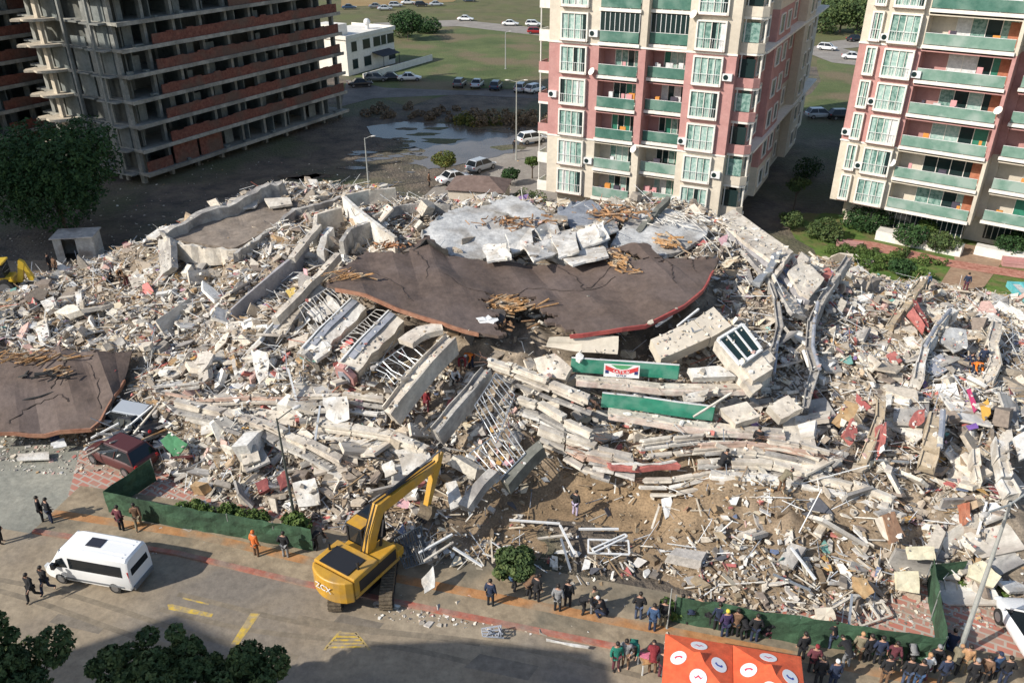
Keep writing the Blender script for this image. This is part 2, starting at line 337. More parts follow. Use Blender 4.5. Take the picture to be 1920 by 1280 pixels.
sheet('puddle', [(690,238),(760,228),(850,235),(900,242),(985,240),(1020,270),(930,295),(850,312),(800,318),(770,300),(800,285),(740,262),(700,258)], .05, M_water, dense=6)
for i in range(26):                                  # small pools in the churned mud
    x, y = rnd.uniform(660, 800), rnd.uniform(275, 325)
    if i > 18: x, y = rnd.uniform(560, 760), rnd.uniform(320, 350)
    p = at(x, y); a_ = rnd.uniform(.5, 2.4)
    sheet('puddle', None, .045, M_water, [(p.x+a_*rnd.uniform(.5,1.3)*math.cos(t*.7), p.y+.45*a_*rnd.uniform(.5,1.3)*math.sin(t*.7)) for t in range(9)])
sheet('garden', [(1470,400),(1560,400),(1900,450),(1990,500),(1990,580),(1700,560),(1540,500)], .02, M_lawn, dense=4)
sheet('brown_path', [(1785,455),(1835,462),(1880,490),(1830,560),(1745,560),(1790,490)], .05, M_path)
sheet('red_path', [(1588,448),(1640,455),(1790,489),(1990,520),(1990,535),(1785,502),(1630,470),(1585,462)], .06, M_redpath)
sheet('mud_track', [(-60,490),(170,487),(300,460),(420,430),(480,450),(300,520),(-60,560)], .02, mat('track_mud', (.20,.15,.10), (.33,.25,.17), .5, .9, .4, dist=.2))
for i in range(14):                                  # mud banks breaking the water
    p = at(rnd.uniform(700, 960), rnd.uniform(240, 305)); a_ = rnd.uniform(.8, 3.2)
    sheet('mud_bank', None, .056+i*.001, M_soil, [(p.x+a_*rnd.uniform(.5,1.3)*math.cos(t*.63), p.y+.5*a_*rnd.uniform(.4,1.3)*math.sin(t*.63)) for t in range(10)])
# yellow road paint, worn
M_paint = mat('worn_yellow_paint', (.62,.42,.06), (.40,.31,.17), 2.2, .8, 0, contrast=.12)
M_tyre_t = mat('tyre_darkened_dust', (.20,.165,.12), (.27,.22,.155), 1.2, .9, .1)
for i, (x0, y0, x1, y1) in enumerate([(-40,1080,560,1230),(-40,1105,540,1262),(330,1120,900,1215),(300,1142,880,1245),(560,1150,1200,1262)]):
    a_ = at(x0, y0); b_ = at(x1, y1); d = (b_-a_).normalized(); s_ = Vector((-d.y, d.x, 0))*.14; P_ = [a_.lerp(b_, t/12)+Vector((0, .25*math.sin(t*.5+i), 0)) for t in range(13)]
    me = bpy.data.meshes.new('tyre_mark'); me.from_pydata([tuple((p+s_*k_)[:2])+(.0065+i*.0004,) for p in P_ for k_ in (-1, 1)], [], [(2*t, 2*t+2, 2*t+3, 2*t+1) for t in range(12)]); me.update()
    if me.polygons[0].normal.z < 0: me.flip_normals()
    tag(link('road_marking', me, M_tyre_t), kind='structure')
for px in ([(640,1150),(720,1168),(700,1190),(618,1172)],[(110,1150),(200,1172),(185,1188),(92,1166)],[(900,1225),(1010,1248),(990,1275),(870,1250)]): sheet('asphalt_patch', px, .0062, mat('asphalt_patch', (.17,.145,.115), (.25,.21,.16), 1.5, .9, .1))
def mark(px, z=.009): return sheet('road_marking', px, z, M_paint)
mark([(314,1133),(322,1132),(400,1150),(396,1157),(316,1142)]); mark([(343,1119),(392,1131),(391,1134),(342,1122)])
mark([(470,1149),(488,1150),(447,1208),(433,1207)])
for k in range(5):
    a0 = k/5; a1 = a0+.11; l = lambda t: (640-t*32, 1184+t*34); r_ = lambda t: (668+t*22, 1186+t*30)
    mark([l(a0), r_(a0), r_(a1), l(a1)])
mark([(636,1182),(641,1182),(611,1218),(605,1218)]); mark([(664,1184),(669,1184),(696,1218),(690,1218)])

# ------------------------------------------------------------------ rubble mound surface
def dirt_w(x, y):
    """1 where the mound is dug down to brown earth"""
    d = np.exp(-(((x-4.8)/9.2)**2+((y-34.6)/4.3)**2)**1.6)
    d = np.maximum(d, .55*np.exp(-(((x-15.5)/6.0)**2+((y-32.6)/3.4)**2)**1.5)); d = np.maximum(d, .6*np.exp(-(((x-6.0)/9.0)**2+((y-30.0)/1.8)**2)**1.5))
    return d
ny, nx = HH.shape
me = bpy.data.meshes.new('rubble_mound')
co = np.stack([XX, YY, HH-.12], -1).reshape(-1, 3).astype(np.float32)
I = (np.arange(ny-1)[:,None]*nx+np.arange(nx-1)[None]).reshape(-1)
hm = np.maximum.reduce([HH[:-1,:-1], HH[1:,:-1], HH[:-1,1:], HH[1:,1:]]).reshape(-1); I = I[hm > -.05]
Q = np.stack([I, I+1, I+nx+1, I+nx], 1)
me.vertices.add(len(co)); me.vertices.foreach_set('co', co.ravel()); me.loops.add(Q.size); me.loops.foreach_set('vertex_index', Q.ravel().astype(np.int32))
me.polygons.add(len(Q)); me.polygons.foreach_set('loop_start', (np.arange(len(Q))*4).astype(np.int32)); me.update(); me.validate()
dw = dirt_w(XX, YY); n1 = _vnoise(XX,YY,2.2,21)+.5; n2 = _vnoise(XX,YY,.6,22)+.5; n3 = _vnoise(XX,YY,.3,23)+.5
base = np.array([.34,.27,.19])*(1-n1[...,None]) + np.array([.23,.185,.14])*n1[...,None]
base = base*(.6+.8*n2[...,None]*n3[...,None]*1.6)
base = base*(1-dw[...,None]) + np.array([.30,.205,.115])*(.7+.5*n2[...,None])*dw[...,None]
ca = me.color_attributes.new('Col', 'FLOAT_COLOR', 'POINT')
ca.data.foreach_set('color', np.concatenate([base.clip(0,1), np.ones_like(base[...,:1])], -1).reshape(-1).astype(np.float32))
M_attr = attr_mat('rubble_dust'); M_attr_s = attr_mat('scrap_surface', rough=.6, lo=.85, hi=1.1, bump=0)
tag(link('rubble_mound', me, attr_mat('mound_dust', scale=9, lo=.6, hi=1.2, bump=.6)), kind='structure')

# ------------------------------------------------------------------ scattered debris, one mesh per kind
def prism_variant(n, t, jit, top=.8):
    a0 = rnd.uniform(0, 6); pts = []
    for i in range(n):
        a_ = a0+2*math.pi*i/n+rnd.uniform(-.3, .3); r_ = 1+rnd.uniform(-jit, jit); pts.append((r_*math.cos(a_)*.5, r_*math.sin(a_)*.5))
    v = [(x, y, -t/2) for x, y in pts]+[(x*rnd.uniform(top, 1.05), y*rnd.uniform(top, 1.05), t/2+rnd.uniform(-.1, .1)*t) for x, y in pts]
    f = [list(range(n))[::-1], list(range(n, 2*n))]+[[i, (i+1) % n, n+(i+1) % n, n+i] for i in range(n)]
    return np.array(v), f
def merged(name, variants, vid, pos, rot, scl, col, m, label=None, smooth=False):
    V=[];LV=[];LT=[];CC=[];off=0
    for k, (v, f) in enumerate(variants):
        s = np.where(vid == k)[0]
        if not len(s): continue
        P = v[None]*scl[s][:,None]; P = np.einsum('nij,nvj->nvi', rot[s], P)+pos[s][:,None]
        fl = np.array([i for q in f for i in q]); ft = np.array([len(q) for q in f])
        V.append(P.reshape(-1,3)); LV.append((fl[None]+(np.arange(len(s))*len(v))[:,None]+off).ravel()); LT.append(np.tile(ft, len(s)))
        CC.append(np.repeat(col[s], len(v), 0)); off += len(s)*len(v)
    V=np.concatenate(V);LV=np.concatenate(LV);LT=np.concatenate(LT);CC=np.concatenate(CC)
    me = bpy.data.meshes.new(name); me.vertices.add(len(V)); me.vertices.foreach_set('co', V.ravel().astype(np.float32))
    me.loops.add(len(LV)); me.loops.foreach_set('vertex_index', LV.astype(np.int32)); me.polygons.add(len(LT))
    me.polygons.foreach_set('loop_start', np.r_[0, np.cumsum(LT)[:-1]].astype(np.int32)); me.update(calc_edges=True)
    me.polygons.foreach_set('use_smooth', [smooth]*len(LT))
    ca = me.color_attributes.new('Col', 'FLOAT_COLOR', 'POINT'); ca.data.foreach_set('color', np.c_[CC, np.ones(len(CC))].ravel().astype(np.float32))
    o = link(name, me, m); tag(o, kind='stuff', label=label); return o
def rots(n, tilt):
    """random rotation: spin about own axis, then tilt away from vertical"""
    a_ = rng.uniform(0, 2*np.pi, n); b = rng.uniform(0, 2*np.pi, n); t = np.abs(rng.normal(0, tilt, n))
    Rz = lambda q: np.stack([np.stack([np.cos(q),-np.sin(q),0*q],-1),np.stack([np.sin(q),np.cos(q),0*q],-1),np.stack([0*q,0*q,0*q+1],-1)],1)
    Rx = np.stack([np.stack([0*t+1,0*t,0*t],-1),np.stack([0*t,np.cos(t),-np.sin(t)],-1),np.stack([0*t,np.sin(t),np.cos(t)],-1)],1)
    return Rz(b)@Rx@Rz(a_)
hz_v = lambda x, y: HH[np.clip(((y-GY0)/GS).astype(int),0,ny-1), np.clip(((x-GX0)/GS).astype(int),0,nx-1)]
EXCL = []     # (x, y, r) circles kept clear
def sites(n, lo=.05, spill=0.0, dirt_keep=.5):
    out = []; got = 0
    while got < n:
        x = rng.uniform(-46, 48, n); y = rng.uniform(27, 80, n); h = hz_v(x, y)
        keep = (h > lo) & (np.abs(x) < .68*y+3)
        keep &= rng.random(n) < 1-(1-dirt_keep)*dirt_w(x, y)
        keep &= rng.random(n) < np.clip(1.35-(y-30)/60, .35, 1)
        for (ex, ey, er) in EXCL: keep &= (x-ex)**2+(y-ey)**2 > er*er
        ii = ((y-GY0)/GS).astype(int).clip(0,ny-1); jj = ((x-GX0)/GS).astype(int).clip(0,nx-1); keep &= (~PM[ii,jj]) | (rng.random(n) < .12)
        x, y, h = x[keep], y[keep], h[keep]; out.append(np.stack([x, y, h], 1)); got += len(x)
    return np.concatenate(out)[:n]
def pick(P, W, n):
    P = np.array(P); W = np.array(W, float); i = rng.choice(len(P), n, p=W/W.sum()); return P[i]*rng.uniform(.82, 1.1, (n, 1))
CHUNKS = [prism_variant(k, t, j) for k in (4,4,5,6) for t in (.16,.3,.6) for j in (.12,.3)]
p = at(175, 1075); EXCL += [(p.x,p.y,4)]
PALE = [(.74,.68,.57),(.82,.79,.72),(.60,.53,.43),(.48,.44,.39),(.34,.30,.25),(.22,.19,.16),(.50,.18,.15),(.60,.40,.34),(.45,.30,.16)]
n = 58000; pos = sites(n, .03, dirt_keep=.2); s = np.exp(rng.normal(-1.85, .70, n)).clip(.05, 1.4)
s *= (1-.55*dirt_w(pos[:,0], pos[:,1]))*(.72+.75*(_vnoise(pos[:,0],pos[:,1],3.2,91)+.5))
scl = np.stack([s*rng.uniform(.8,1.9,n), s*rng.uniform(.4,1.0,n), s*rng.uniform(.4,1.0,n)], 1)
pos[:,2] += -.05+s*rng.uniform(0,.45,n)
col = pick(PALE, [22,17,20,15,9,5,3,3,3], n); dd = dirt_w(pos[:,0], pos[:,1]); m_ = rng.random(n) < dd*.8
dz_ = np.clip((_vnoise(pos[:,0],pos[:,1],5.5,92)+.7*_vnoise(pos[:,0],pos[:,1],1.6,93))*2.4+.38, 0, .85); q_ = rng.random(n) < dz_
col[q_] = pick([(.52,.44,.34),(.42,.35,.27),(.34,.28,.22),(.62,.55,.45),(.26,.21,.17),(.48,.36,.24)], [6,6,4,4,3,2], int(q_.sum()))
col[m_] = pick([(.30,.21,.12),(.36,.28,.18),(.22,.16,.10),(.5,.43,.33)], [4,3,3,1], int(m_.sum()))
merged('rubble', CHUNKS, rng.integers(0, len(CHUNKS), n), pos, rots(n, .7), scl, col, M_attr)
# loose crumbs spilling over yard, pavement and mud round the mound
n = 5200; k = rng.integers(0, 5, n); cx = []
for q in range(n):
    if k[q] == 0: pt = at(rng.uniform(280, 760), 900+rng.uniform(0,1)**2*140)
    elif k[q] == 1: u_ = rng.uniform(700, 1300); pt = at(u_, 1085+(u_-700)*.1+rng.random()**1.5*75)
    elif k[q] == 2: pt = at(rng.uniform(1300, 1920), rng.uniform(1060, 1180))
    elif k[q] == 3: pt = at(rng.uniform(0, 300), 800+rng.random()**2*90)
    else: pt = at(rng.uniform(0, 1000), rng.uniform(300, 520))
    cx.append((pt.x, pt.y, max(hz(pt.x, pt.y), .02)))
pos = np.array(cx); s = np.exp(rng.normal(-2.2, .5, n)).clip(.04, .5)
scl = np.stack([s*1.3, s, s*.6], 1)
merged('loose_rubble', CHUNKS, rng.integers(0, len(CHUNKS), n), pos, rots(n, .4), scl, pick(PALE, [12,10,18,18,12,6,3,5,4], n), M_attr)
# thin sticks: battens, window profiles, pipes, rebar
ROD = [(np.array([(x,y,z) for z in (-.5,.5) for x,y in ((-.5,-.5),(.5,-.5),(.5,.5),(-.5,.5))]), [[0,1,2,3][::-1],[4,5,6,7],[0,1,5,4],[1,2,6,5],[2,3,7,6],[3,0,4,7]])]
def rods(name, n, w, lmean, lstd, pal, wts, tilt_mu, m, dk=.16, lift=.12):
    pos = sites(n, .03, dirt_keep=dk); L_ = np.exp(rng.normal(math.log(lmean), lstd, n)).clip(.2, 4)
    scl = np.stack([w*rng.uniform(.6,1.6,n), w*rng.uniform(.4,1.2,n), L_], 1)
    R = rots(n, .1); el = rng.normal(0, tilt_mu, n); az = rng.uniform(0, 2*np.pi, n)
    d = np.stack([np.cos(el)*np.cos(az), np.cos(el)*np.sin(az), np.sin(el)], 1); up = np.tile([0,0,1.0], (n,1)); a_ = np.cross(up, d); a_ /= np.linalg.norm(a_,axis=1)[:,None]
    b = np.cross(d, a_); R = np.stack([a_, b, d], 2); pos[:,2] += lift+np.abs(np.sin(el))*L_*.4
    return merged(name, ROD, np.zeros(n, int), pos, R, scl, pick(pal, wts, n), m)
rods('splintered_battens', 6500, .05, .8, .45, [(.60,.52,.40),(.42,.29,.16),(.74,.70,.62),(.30,.22,.15)], [5,3,5,2], .25, M_attr)
rods('bent_metal_strips', 1900, .032, 1.3, .5, [(.72,.72,.70),(.5,.52,.54),(.25,.27,.3),(.5,.16,.1)], [6,4,3,1], .3, M_attr_s, lift=.15)
# thin torn sheets of cloth, plasterboard, plastic
SHEETS = [prism_variant(k, .03, .35, .95) for k in (4,4,5,5)]
n = 2600; pos = sites(n, .05, dirt_keep=.06); s = np.exp(rng.normal(-.75, .4, n)).clip(.2, 1.5); pos[:,2] += .15
merged('torn_sheets', SHEETS, rng.integers(0,4,n), pos, rots(n, .55), np.stack([s*1.3,s*.8,s],1),
       pick([(.82,.80,.74),(.72,.62,.45),(.55,.16,.14),(.16,.20,.30),(.62,.58,.52),(.10,.10,.11),(.20,.42,.36),(.30,.20,.40),(.60,.36,.12),(.66,.40,.42)], [12,8,3,3,7,5,1,1,2,2], n), M_attr_s)
# ------------------------------------------------------------------ apartment blocks
M_redf = mat('red_facade_render', (.42,.21,.19), (.48,.26,.235), .8, .85, .1, glo=.9)
M_creamf = mat('cream_facade_render', (.57,.50,.40), (.65,.58,.47), .5, .85, .1, c3=(.52,.46,.37), scale3=.15, glo=.9)
M_trim = mat('white_trim', (.70,.66,.58), (.78,.74,.67), 1, .7, .05, glo=.9)
M_cop = mat('brown_drip_edge', (.16,.10,.08), rough=.7)
M_gdark = mat('dark_window_glass', (.015,.03,.03), rough=.12)
M_gteal = mat('teal_curtained_glass', (.10,.20,.17), (.26,.38,.33), 3, .15, 0, contrast=.1)
M_gpale = mat('pale_curtained_glass', (.45,.55,.50), (.30,.44,.39), 4, .2, 0, contrast=.1)
M_cwhite = mat('white_curtain', (.74,.72,.70), (.62,.62,.60), 8, .8)
M_cgreen = mat('green_blind', (.02,.15,.09), (.03,.20,.13), 3, .5)
M_rail = mat('green_glass_railing', (.05,.13,.10), (.09,.19,.15), 1.2, .12, 0, c3=(.17,.27,.22), scale3=.5)
M_railp = mat('pale_green_glass_railing', (.13,.235,.185), (.20,.31,.25), 1.2, .15, 0, c3=(.30,.38,.33), scale3=.5)
GL = [M_gteal, M_gpale, M_gdark, M_cwhite, M_cgreen]
FM = [M_creamf, M_redf]

def window(root, x0, x1, y, z0, z1, deep=.35, strips=None, railing=True, seed=0):
    """projecting glazed bay: frame part with pane sub-part, bars in front"""
    r = random.Random(seed); f = MB(); t = .14
    f.box(x0, x0+t, y-deep, y-.003, z0, z1); f.box(x1-t, x1, y-deep, y-.003, z0, z1)
    f.box(x0+t, x1-t, y-deep, y-.003, z1-t, z1); f.box(x0+t, x1-t, y-deep-.05, y-.003, z0, z0+.22)
    m = (x0+x1)/2; f.box(m-.035, m+.035, y-deep+.06, y-deep+.14, z0+.22, z1-t)
    if x1-x0 > 2:
        for q in (.27, .73): f.box(x0+(x1-x0)*q-.02, x0+(x1-x0)*q+.02, y-deep+.06, y-deep+.12, z0+.22, z1-t)
    w = f.build('window', M_trim, root)
    p = MB(); n = 6
    ids = strips or [r.choice([0,0,1,1,2,3,0,1]) for _ in range(n)]
    for i in range(n):
        a = x0+t+(x1-x0-2*t)*i/n; b = x0+t+(x1-x0-2*t)*(i+1)/n
        p.add([(a,y-deep+.16,z0+.22),(b,y-deep+.16,z0+.22),(b,y-deep+.16,z1-t),(a,y-deep+.16,z1-t)], [(0,1,2,3)], ids[i])
    p.build('pane', GL, w)
    c = MB(); c.box(x0-.04, x1+.04, y-deep-.1, y-.003, z0-.06, z0-.001); c.build('sill', M_cop, w)
    if railing:
        g = MB(); g.box(x0+t, x1-t, y-deep-.03, y-deep-.005, z0+1.02, z0+1.06)
        k = int((x1-x0)/.22)
        for i in range(1, k): q = x0+t+(x1-x0-2*t)*i/k; g.box(q-.012, q+.012, y-deep-.025, y-deep-.01, z0+.22, z0+1.02)
        g.build('guard_rail', M_metal, w)
    return w

def balcony(root, x0, x1, y0, yb, z, red, pale, seed, clutter=True, glazed=False):
    """floor slab, glass railing, sliding doors at the back wall"""
    r = random.Random(seed); s = MB(); s.box(x0-.12, x1+.12, y0-.25, yb, z-.18, z+.1); o = s.build('balcony', M_trim, root)
    g = MB(); g.box(x0, x1, y0-.14, y0-.11, z+.18, z+1.1); g.build('glass_railing', M_railp if pale else M_rail, o)
    h = MB(); h.box(x0, x1, y0-.15, y0-.10, z+1.105, z+1.14)
    for i in range(1, 4): q = x0+(x1-x0)*i/4; h.box(q-.02, q+.02, y0-.105, y0-.06, z+.1, z+1.1)
    h.build('handrail', M_metal, o)
    d = MB(); W = x1-x0; a = x0+W*.28; b = x1-W*.05
    d.box(a, b, yb-.06, yb-.004, z+.1, z+.2); d.box(a, b, yb-.06, yb-.004, z+2.35, z+2.45)
    for i in range(5): q = a+(b-a)*i/4; d.box(q-.03, q+.03, yb-.09, yb-.061, z+.2, z+2.35)
    dd = d.build('sliding_door', M_trim, o)
    p = MB()
    for i in range(4):
        q = a+(b-a)*i/4; e = a+(b-a)*(i+1)/4; p.add([(q,yb-.03,z+.2),(e,yb-.03,z+.2),(e,yb-.03,z+2.35),(q,yb-.03,z+2.35)], [(0,1,2,3)], r.choice([0,2,2,3,4,1]))
    p.build('pane', GL, dd)
    if glazed:
        q = MB(); n = 8
        for i in range(n+1): u = x0+W*i/n; q.box(u-.025, u+.025, y0-.13, y0-.1, z+1.15, z+2.72)
        q.build('folding_glazing', M_metal, o)
        q = MB(); q.add([(x0,y0-.1,z+1.15),(x1,y0-.1,z+1.15),(x1,y0-.1,z+2.72),(x0,y0-.1,z+2.72)], [(0,1,2,3)]); q.build('glazing', M_gdark, o)
    elif clutter:
        q = MB(); cols = [M_cwhite, mat('orange_cloth', (.6,.25,.05)), mat('dark_cloth', (.06,.05,.07)), mat('pink_cloth', (.6,.3,.3))]
        for i in range(r.randint(1, 4)):
            u = x0+.3+r.random()*(W-.9); w_ = r.uniform(.2,.7); hh = r.uniform(.2,.7)
            q.box(u, u+w_, y0-.02+r.random()*.3, y0+.35, z+.75, z+.95+hh, r.randint(0,3))
        q.build('laundry', cols, o)

def facade(root, L, segs, nfl, z0, fh, pale=(0,1), seed=1, depth=40, reds=(2,3,4), body_top=None):
    """segs: (kind, x0, x1, plane_y, back_y)"""
    top = z0+nfl*fh
    wl = MB(); bd = MB()
    for k in range(nfl):
        red = 1 if k in reds else 0; a = z0+k*fh; b = a+fh
        for kind, x0, x1, y0, yb in segs:
            if kind in ('wall', 'win'): wl.box(x0, x1, y0, yb, a, b-.003, red)
            elif kind == 'bal':
                wl.box(x0-.001, x1+.001, yb, yb+.3, a, b-.003, red)
                wl.box(x0, x1, y0, yb, b-.28, b-.183, red)
            elif kind == 'pier': wl.box(x0, x1, y0, yb, a, b-.003, red)
    wl.build('wall', FM, root)
    n = 0
    for k in range(nfl):
        a = z0+k*fh
        if a > 24.5: continue
        for kind, x0, x1, y0, yb in segs:
            n += 1
            if kind == 'win': window(root, x0, x1, y0, a+.22, a+fh-.22, seed=seed*100+n, strips=[0,1,0,0,1,2] if n % 5 == 0 else None)
            elif kind == 'bal': balcony(root, x0+.05, x1-.05, y0, yb, a+.18, k in reds, k in pale, seed*100+n, glazed=(k == 5 and seed == 1))

# centre block: front faces the camera-left, its long right side is in shade
A = (3.6, 83.5); root = empty('apartment_block', (A[0], A[1], 0), math.radians(-26.5),
    'cream and red apartment block standing directly behind the middle of the rubble, one side shaded', 'apartment building')
Z0 = 2.5; NF = 9; FH = 3.0; TOP = Z0+NF*FH
segs = [('wall',0,1.28,0,3),('win',1.28,4.03,0,3),('wall',4.03,5.15,0,3),('bal',5.15,9.05,.0,1.7),('pier',9.05,9.75,0,3.2),('bal',9.75,13.55,.9,2.6),
        ('wall',13.55,14.3,0,3),('win',14.3,17.0,0,3),('wall',17.0,18.1,0,3)]
facade(root, 18.1, segs, NF, Z0, FH)
b = MB(); b.box(.3, 18.0, 3.2, 41, .0, TOP-.01); b.box(1.0, 17.5, 1.2, 3.19, 0, Z0-.01); b.build('core', M_creamf, root)
side = MB(); SD = 41.0                                   # right, shaded side: recessed and projecting bays in red and cream
for k in range(NF):
    a = Z0+k*FH; red = 1 if k in (2,3,4) else 0
    side.box(18.003, 19.2, 2.6, 8, a, a+FH-.002, red); side.box(18.003, 19.9, 8, 15.5, a, a+FH-.002, 1 if k in (1,2,3,4,5) else 0)
    side.box(18.003, 19.2, 15.5, 24, a, a+FH-.002, 1 if k in (3,4,5) else 0); side.box(18.003, 20.1, 24, 31, a, a+FH-.002, 0); side.box(18.003, 19.2, 31, SD, a, a+FH-.002, 0)
side.build('side_wall', FM, root)
M_gside = mat('side_window_glass', (.05,.08,.08), (.10,.14,.14), 1, .15)
for k in range(8):
    a = Z0+k*FH
    for (y0, w_, x_) in ((3.6,1.3,19.2),(6,1.2,19.2),(9,1.8,19.9),(12.5,1.6,19.9),(17,1.4,19.2),(20.5,1.4,19.2),(26,1.8,20.1),(29,1.2,20.1),(33,1.5,19.2),(37,1.5,19.2)):
        f = MB(); f.box(x_+.002, x_+.12, y0-.1, y0, a+.8, a+2.5); f.box(x_+.002, x_+.12, y0+w_, y0+w_+.1, a+.8, a+2.5); f.box(x_+.002, x_+.14, y0-.15, y0+w_+.15, a+.7, a+.8); f.box(x_+.002, x_+.12, y0, y0+w_, a+2.4, a+2.5)
        w = f.build('window', M_trim, root)
        p = MB(); p.add([(x_+.04,y0,a+.8),(x_+.04,y0+w_,a+.8),(x_+.04,y0+w_,a+2.4),(x_+.04,y0,a+2.4)], [(0,1,2,3)]); p.build('pane', M_gside, w)
band = MB()
for z_ in (Z0+2*FH, Z0+5*FH):
    band.box(18.1, 20.25, 2.5, SD+.1, z_-.1, z_+.12); band.box(-.06, 18.16, -.07, -.003, z_-.08, z_+.08)
band.box(-.1, 18.2, -.1, 41.1, TOP, TOP+1.1); band.build('cornice', M_trim, root)
for k in range(8):                                       # corner balconies in the notch right of the front, small ones on the left side
    a = Z0+k*FH; red = 1 if k in (2,3,4) else 0
    q = MB(); q.prism([(18.1,.9),(19.6,.9),(20.1,1.3),(20.1,2.6),(18.1,2.6)], a-.1, a+.12); o = q.build('corner_balcony', M_trim, root)
    q = MB(); q.prism([(18.11,.85),(19.65,.85),(20.15,1.3),(20.15,1.5),(19.55,1.0),(18.11,1.0)], a+.12, a+.95); q.build('parapet', FM[red], o)
    q = MB(); q.cyl((20.0,1.5,a+.95), (20.0,1.5,a+FH-.1), .1, n=8); q.cyl((18.3,1.0,a+.95), (18.3,1.0,a+FH-.1), .06, n=6); q.build('post', M_trim, o)
    q = MB(); q.add([(18.4,2.59,a+.4),(19.1,2.59,a+.4),(19.1,2.59,a+2.5),(18.4,2.59,a+2.5)], [(0,1,2,3)]); q.add([(18.15,.98,a+1.0),(19.6,.98,a+1.0),(19.6,.98,a+2.6),(18.15,.98,a+2.6)], [(0,1,2,3)]); q.build('window_pane', M_gteal if k % 2 else M_gdark, o)
    q = MB(); q.box(-1.25, -.003, .4, 2.4, a-.12, a+.12); o = q.build('side_balcony', M_trim, root)
    q = MB(); q.box(-1.25, -1.17, .4, 2.4, a+.12, a+.95); q.box(-1.17, -.003, .4, .48, a+.12, a+.95); q.build('parapet', [M_trim, M_redf][red], o)
    q = MB(); q.cyl((-1.1,.5,a+.95), (-1.1,.5,a+FH-.12), .07, n=6); q.build('post', M_trim, o)
    q = MB(); q.add([(-.02,.7,a+.5),(-.02,2.2,a+.5),(-.02,2.2,a+2.5),(-.02,.7,a+2.5)], [(0,3,2,1)]); q.build('door_pane', M_gteal, o)
q = MB(); q.box(-.02, .3, 3.0, 41, .01, TOP-.02); q.build('left_wall', M_creamf, root)

def extras(root, spots, side_x=None):
    for i, (x, y, z) in enumerate(spots):
        q = MB(); q.box(x, x+.85, y-.36, y-.003, z, z+.6); o = q.build('air_conditioner', M_metal, root)
        q = MB(); q.cyl((x+.3, y-.375, z+.3), (x+.3, y-.36, z+.3), .23, n=12); q.build('fan', M_gdark, o)
def dish(root, x, y, z):
    q = MB(); q.cyl((x,y,z),(x,y-.35,z+.15),.03,n=6); o = q.build('satellite_dish', M_metal, root); q = MB(); q.cyl((x,y-.36,z+.15),(x-.06,y-.46,z+.22),.1,.38,14); q.build('dish_bowl', M_trim, o)
extras(root, [(4.2,0,6.1),(13.6,0,9.2),(.15,0,12.3),(17.1,0,15.3),(4.2,0,18.2),(13.5,0,3.4),(17.1,0,6.4)]); dish(root, 9.4, 0, 8.0); dish(root, 4.7, 0, 14.9); dish(root, 14.0, 0, 20.5)
# right block
A = (36.3-.809*5.2, 76.7+.588*5.2); root = empty('apartment_block', (A[0], A[1], 0), math.radians(-36),
    'cream and red apartment block with long green glass balconies behind the garden at the right', 'apartment building')
Z0 = 2.95; NF = 9; TOP = Z0+NF*FH
segs = [('wall',0,.75,0,3),('win',.75,1.75,.0,3),('wall',1.75,2.4,0,3),('win',2.4,5.0,-.25,3),('wall',5.0,5.4,0,3),('bal',5.4,12.6,.0,2.0),('wall',12.6,12.9,0,4.5),
        ('pier',12.9,13.6,3.0,4.5),('bal',13.6,21.2,1.4,3.4),('wall',21.2,22.0,1.4,4.5),('win',22.0,25,1.4,4.4)]
facade(root, 25, segs, NF, Z0, FH, pale=(0,1,2,3,4,5), seed=2)
b = MB(); b.box(.4, 25.2, 4.5, 22, 0, TOP-.01); b.box(.004, .4, 3.0, 22, Z0, TOP-.01); b.box(1.2, 12.2, 2.2, 4.49, 0, Z0-.01); b.build('core', M_creamf, root)
q = MB()
for i in range(15): u = 5.6+i*.47; q.box(u, u+.05, 2.1, 2.19, .6, Z0-.2)
for i in range(15): u = 14+i*.5; q.box(u, u+.05, 4.35, 4.44, .6, Z0-.2)
q.build('ground_glazing_bars', M_trim, root)
q = MB(); q.add([(5.5,2.19,.5),(12.3,2.19,.5),(12.3,2.19,Z0-.2),(5.5,2.19,Z0-.2)], [(0,1,2,3)]); q.add([(13.8,4.44,.5),(21.5,4.44,.5),(21.5,4.44,Z0-.2),(13.8,4.44,Z0-.2)], [(0,1,2,3)]); q.build('ground_glazing', M_gdark, root)
q = MB(); q.box(5.2, 12.9, -.9, .6, .0, .95); q.box(13.8, 18.5, .6, 1.6, 0, .9); q.build('terrace_wall', M_trim, root)
q = MB()
for z_ in (Z0+2*FH, Z0+5*FH): q.box(-.06, 5.4, -.09, -.003, z_-.08, z_+.08)
q.box(-.1, 25.2, -.1, 22, TOP, TOP+1); q.build('cornice', M_trim, root)
q = MB()                                               # red brick corner panels on the balcony back walls
for k in range(8):
    if k != 2: q.box(11.6, 12.55, 1.9, 1.996, Z0+k*FH+.4, Z0+k*FH+2.4)
q.build('brick_panel', mat('orange_brick', (.40,.13,.07), (.46,.19,.11), 3, .9), root)

extras(root, [(1.8,0,6.5),(1.8,0,12.6),(.0,0,9.5),(5.0,0,15.4),(1.8,0,18.3)]); dish(root, 5.2, 0, 7.4); dish(root, 12.7, 0, 13.3)
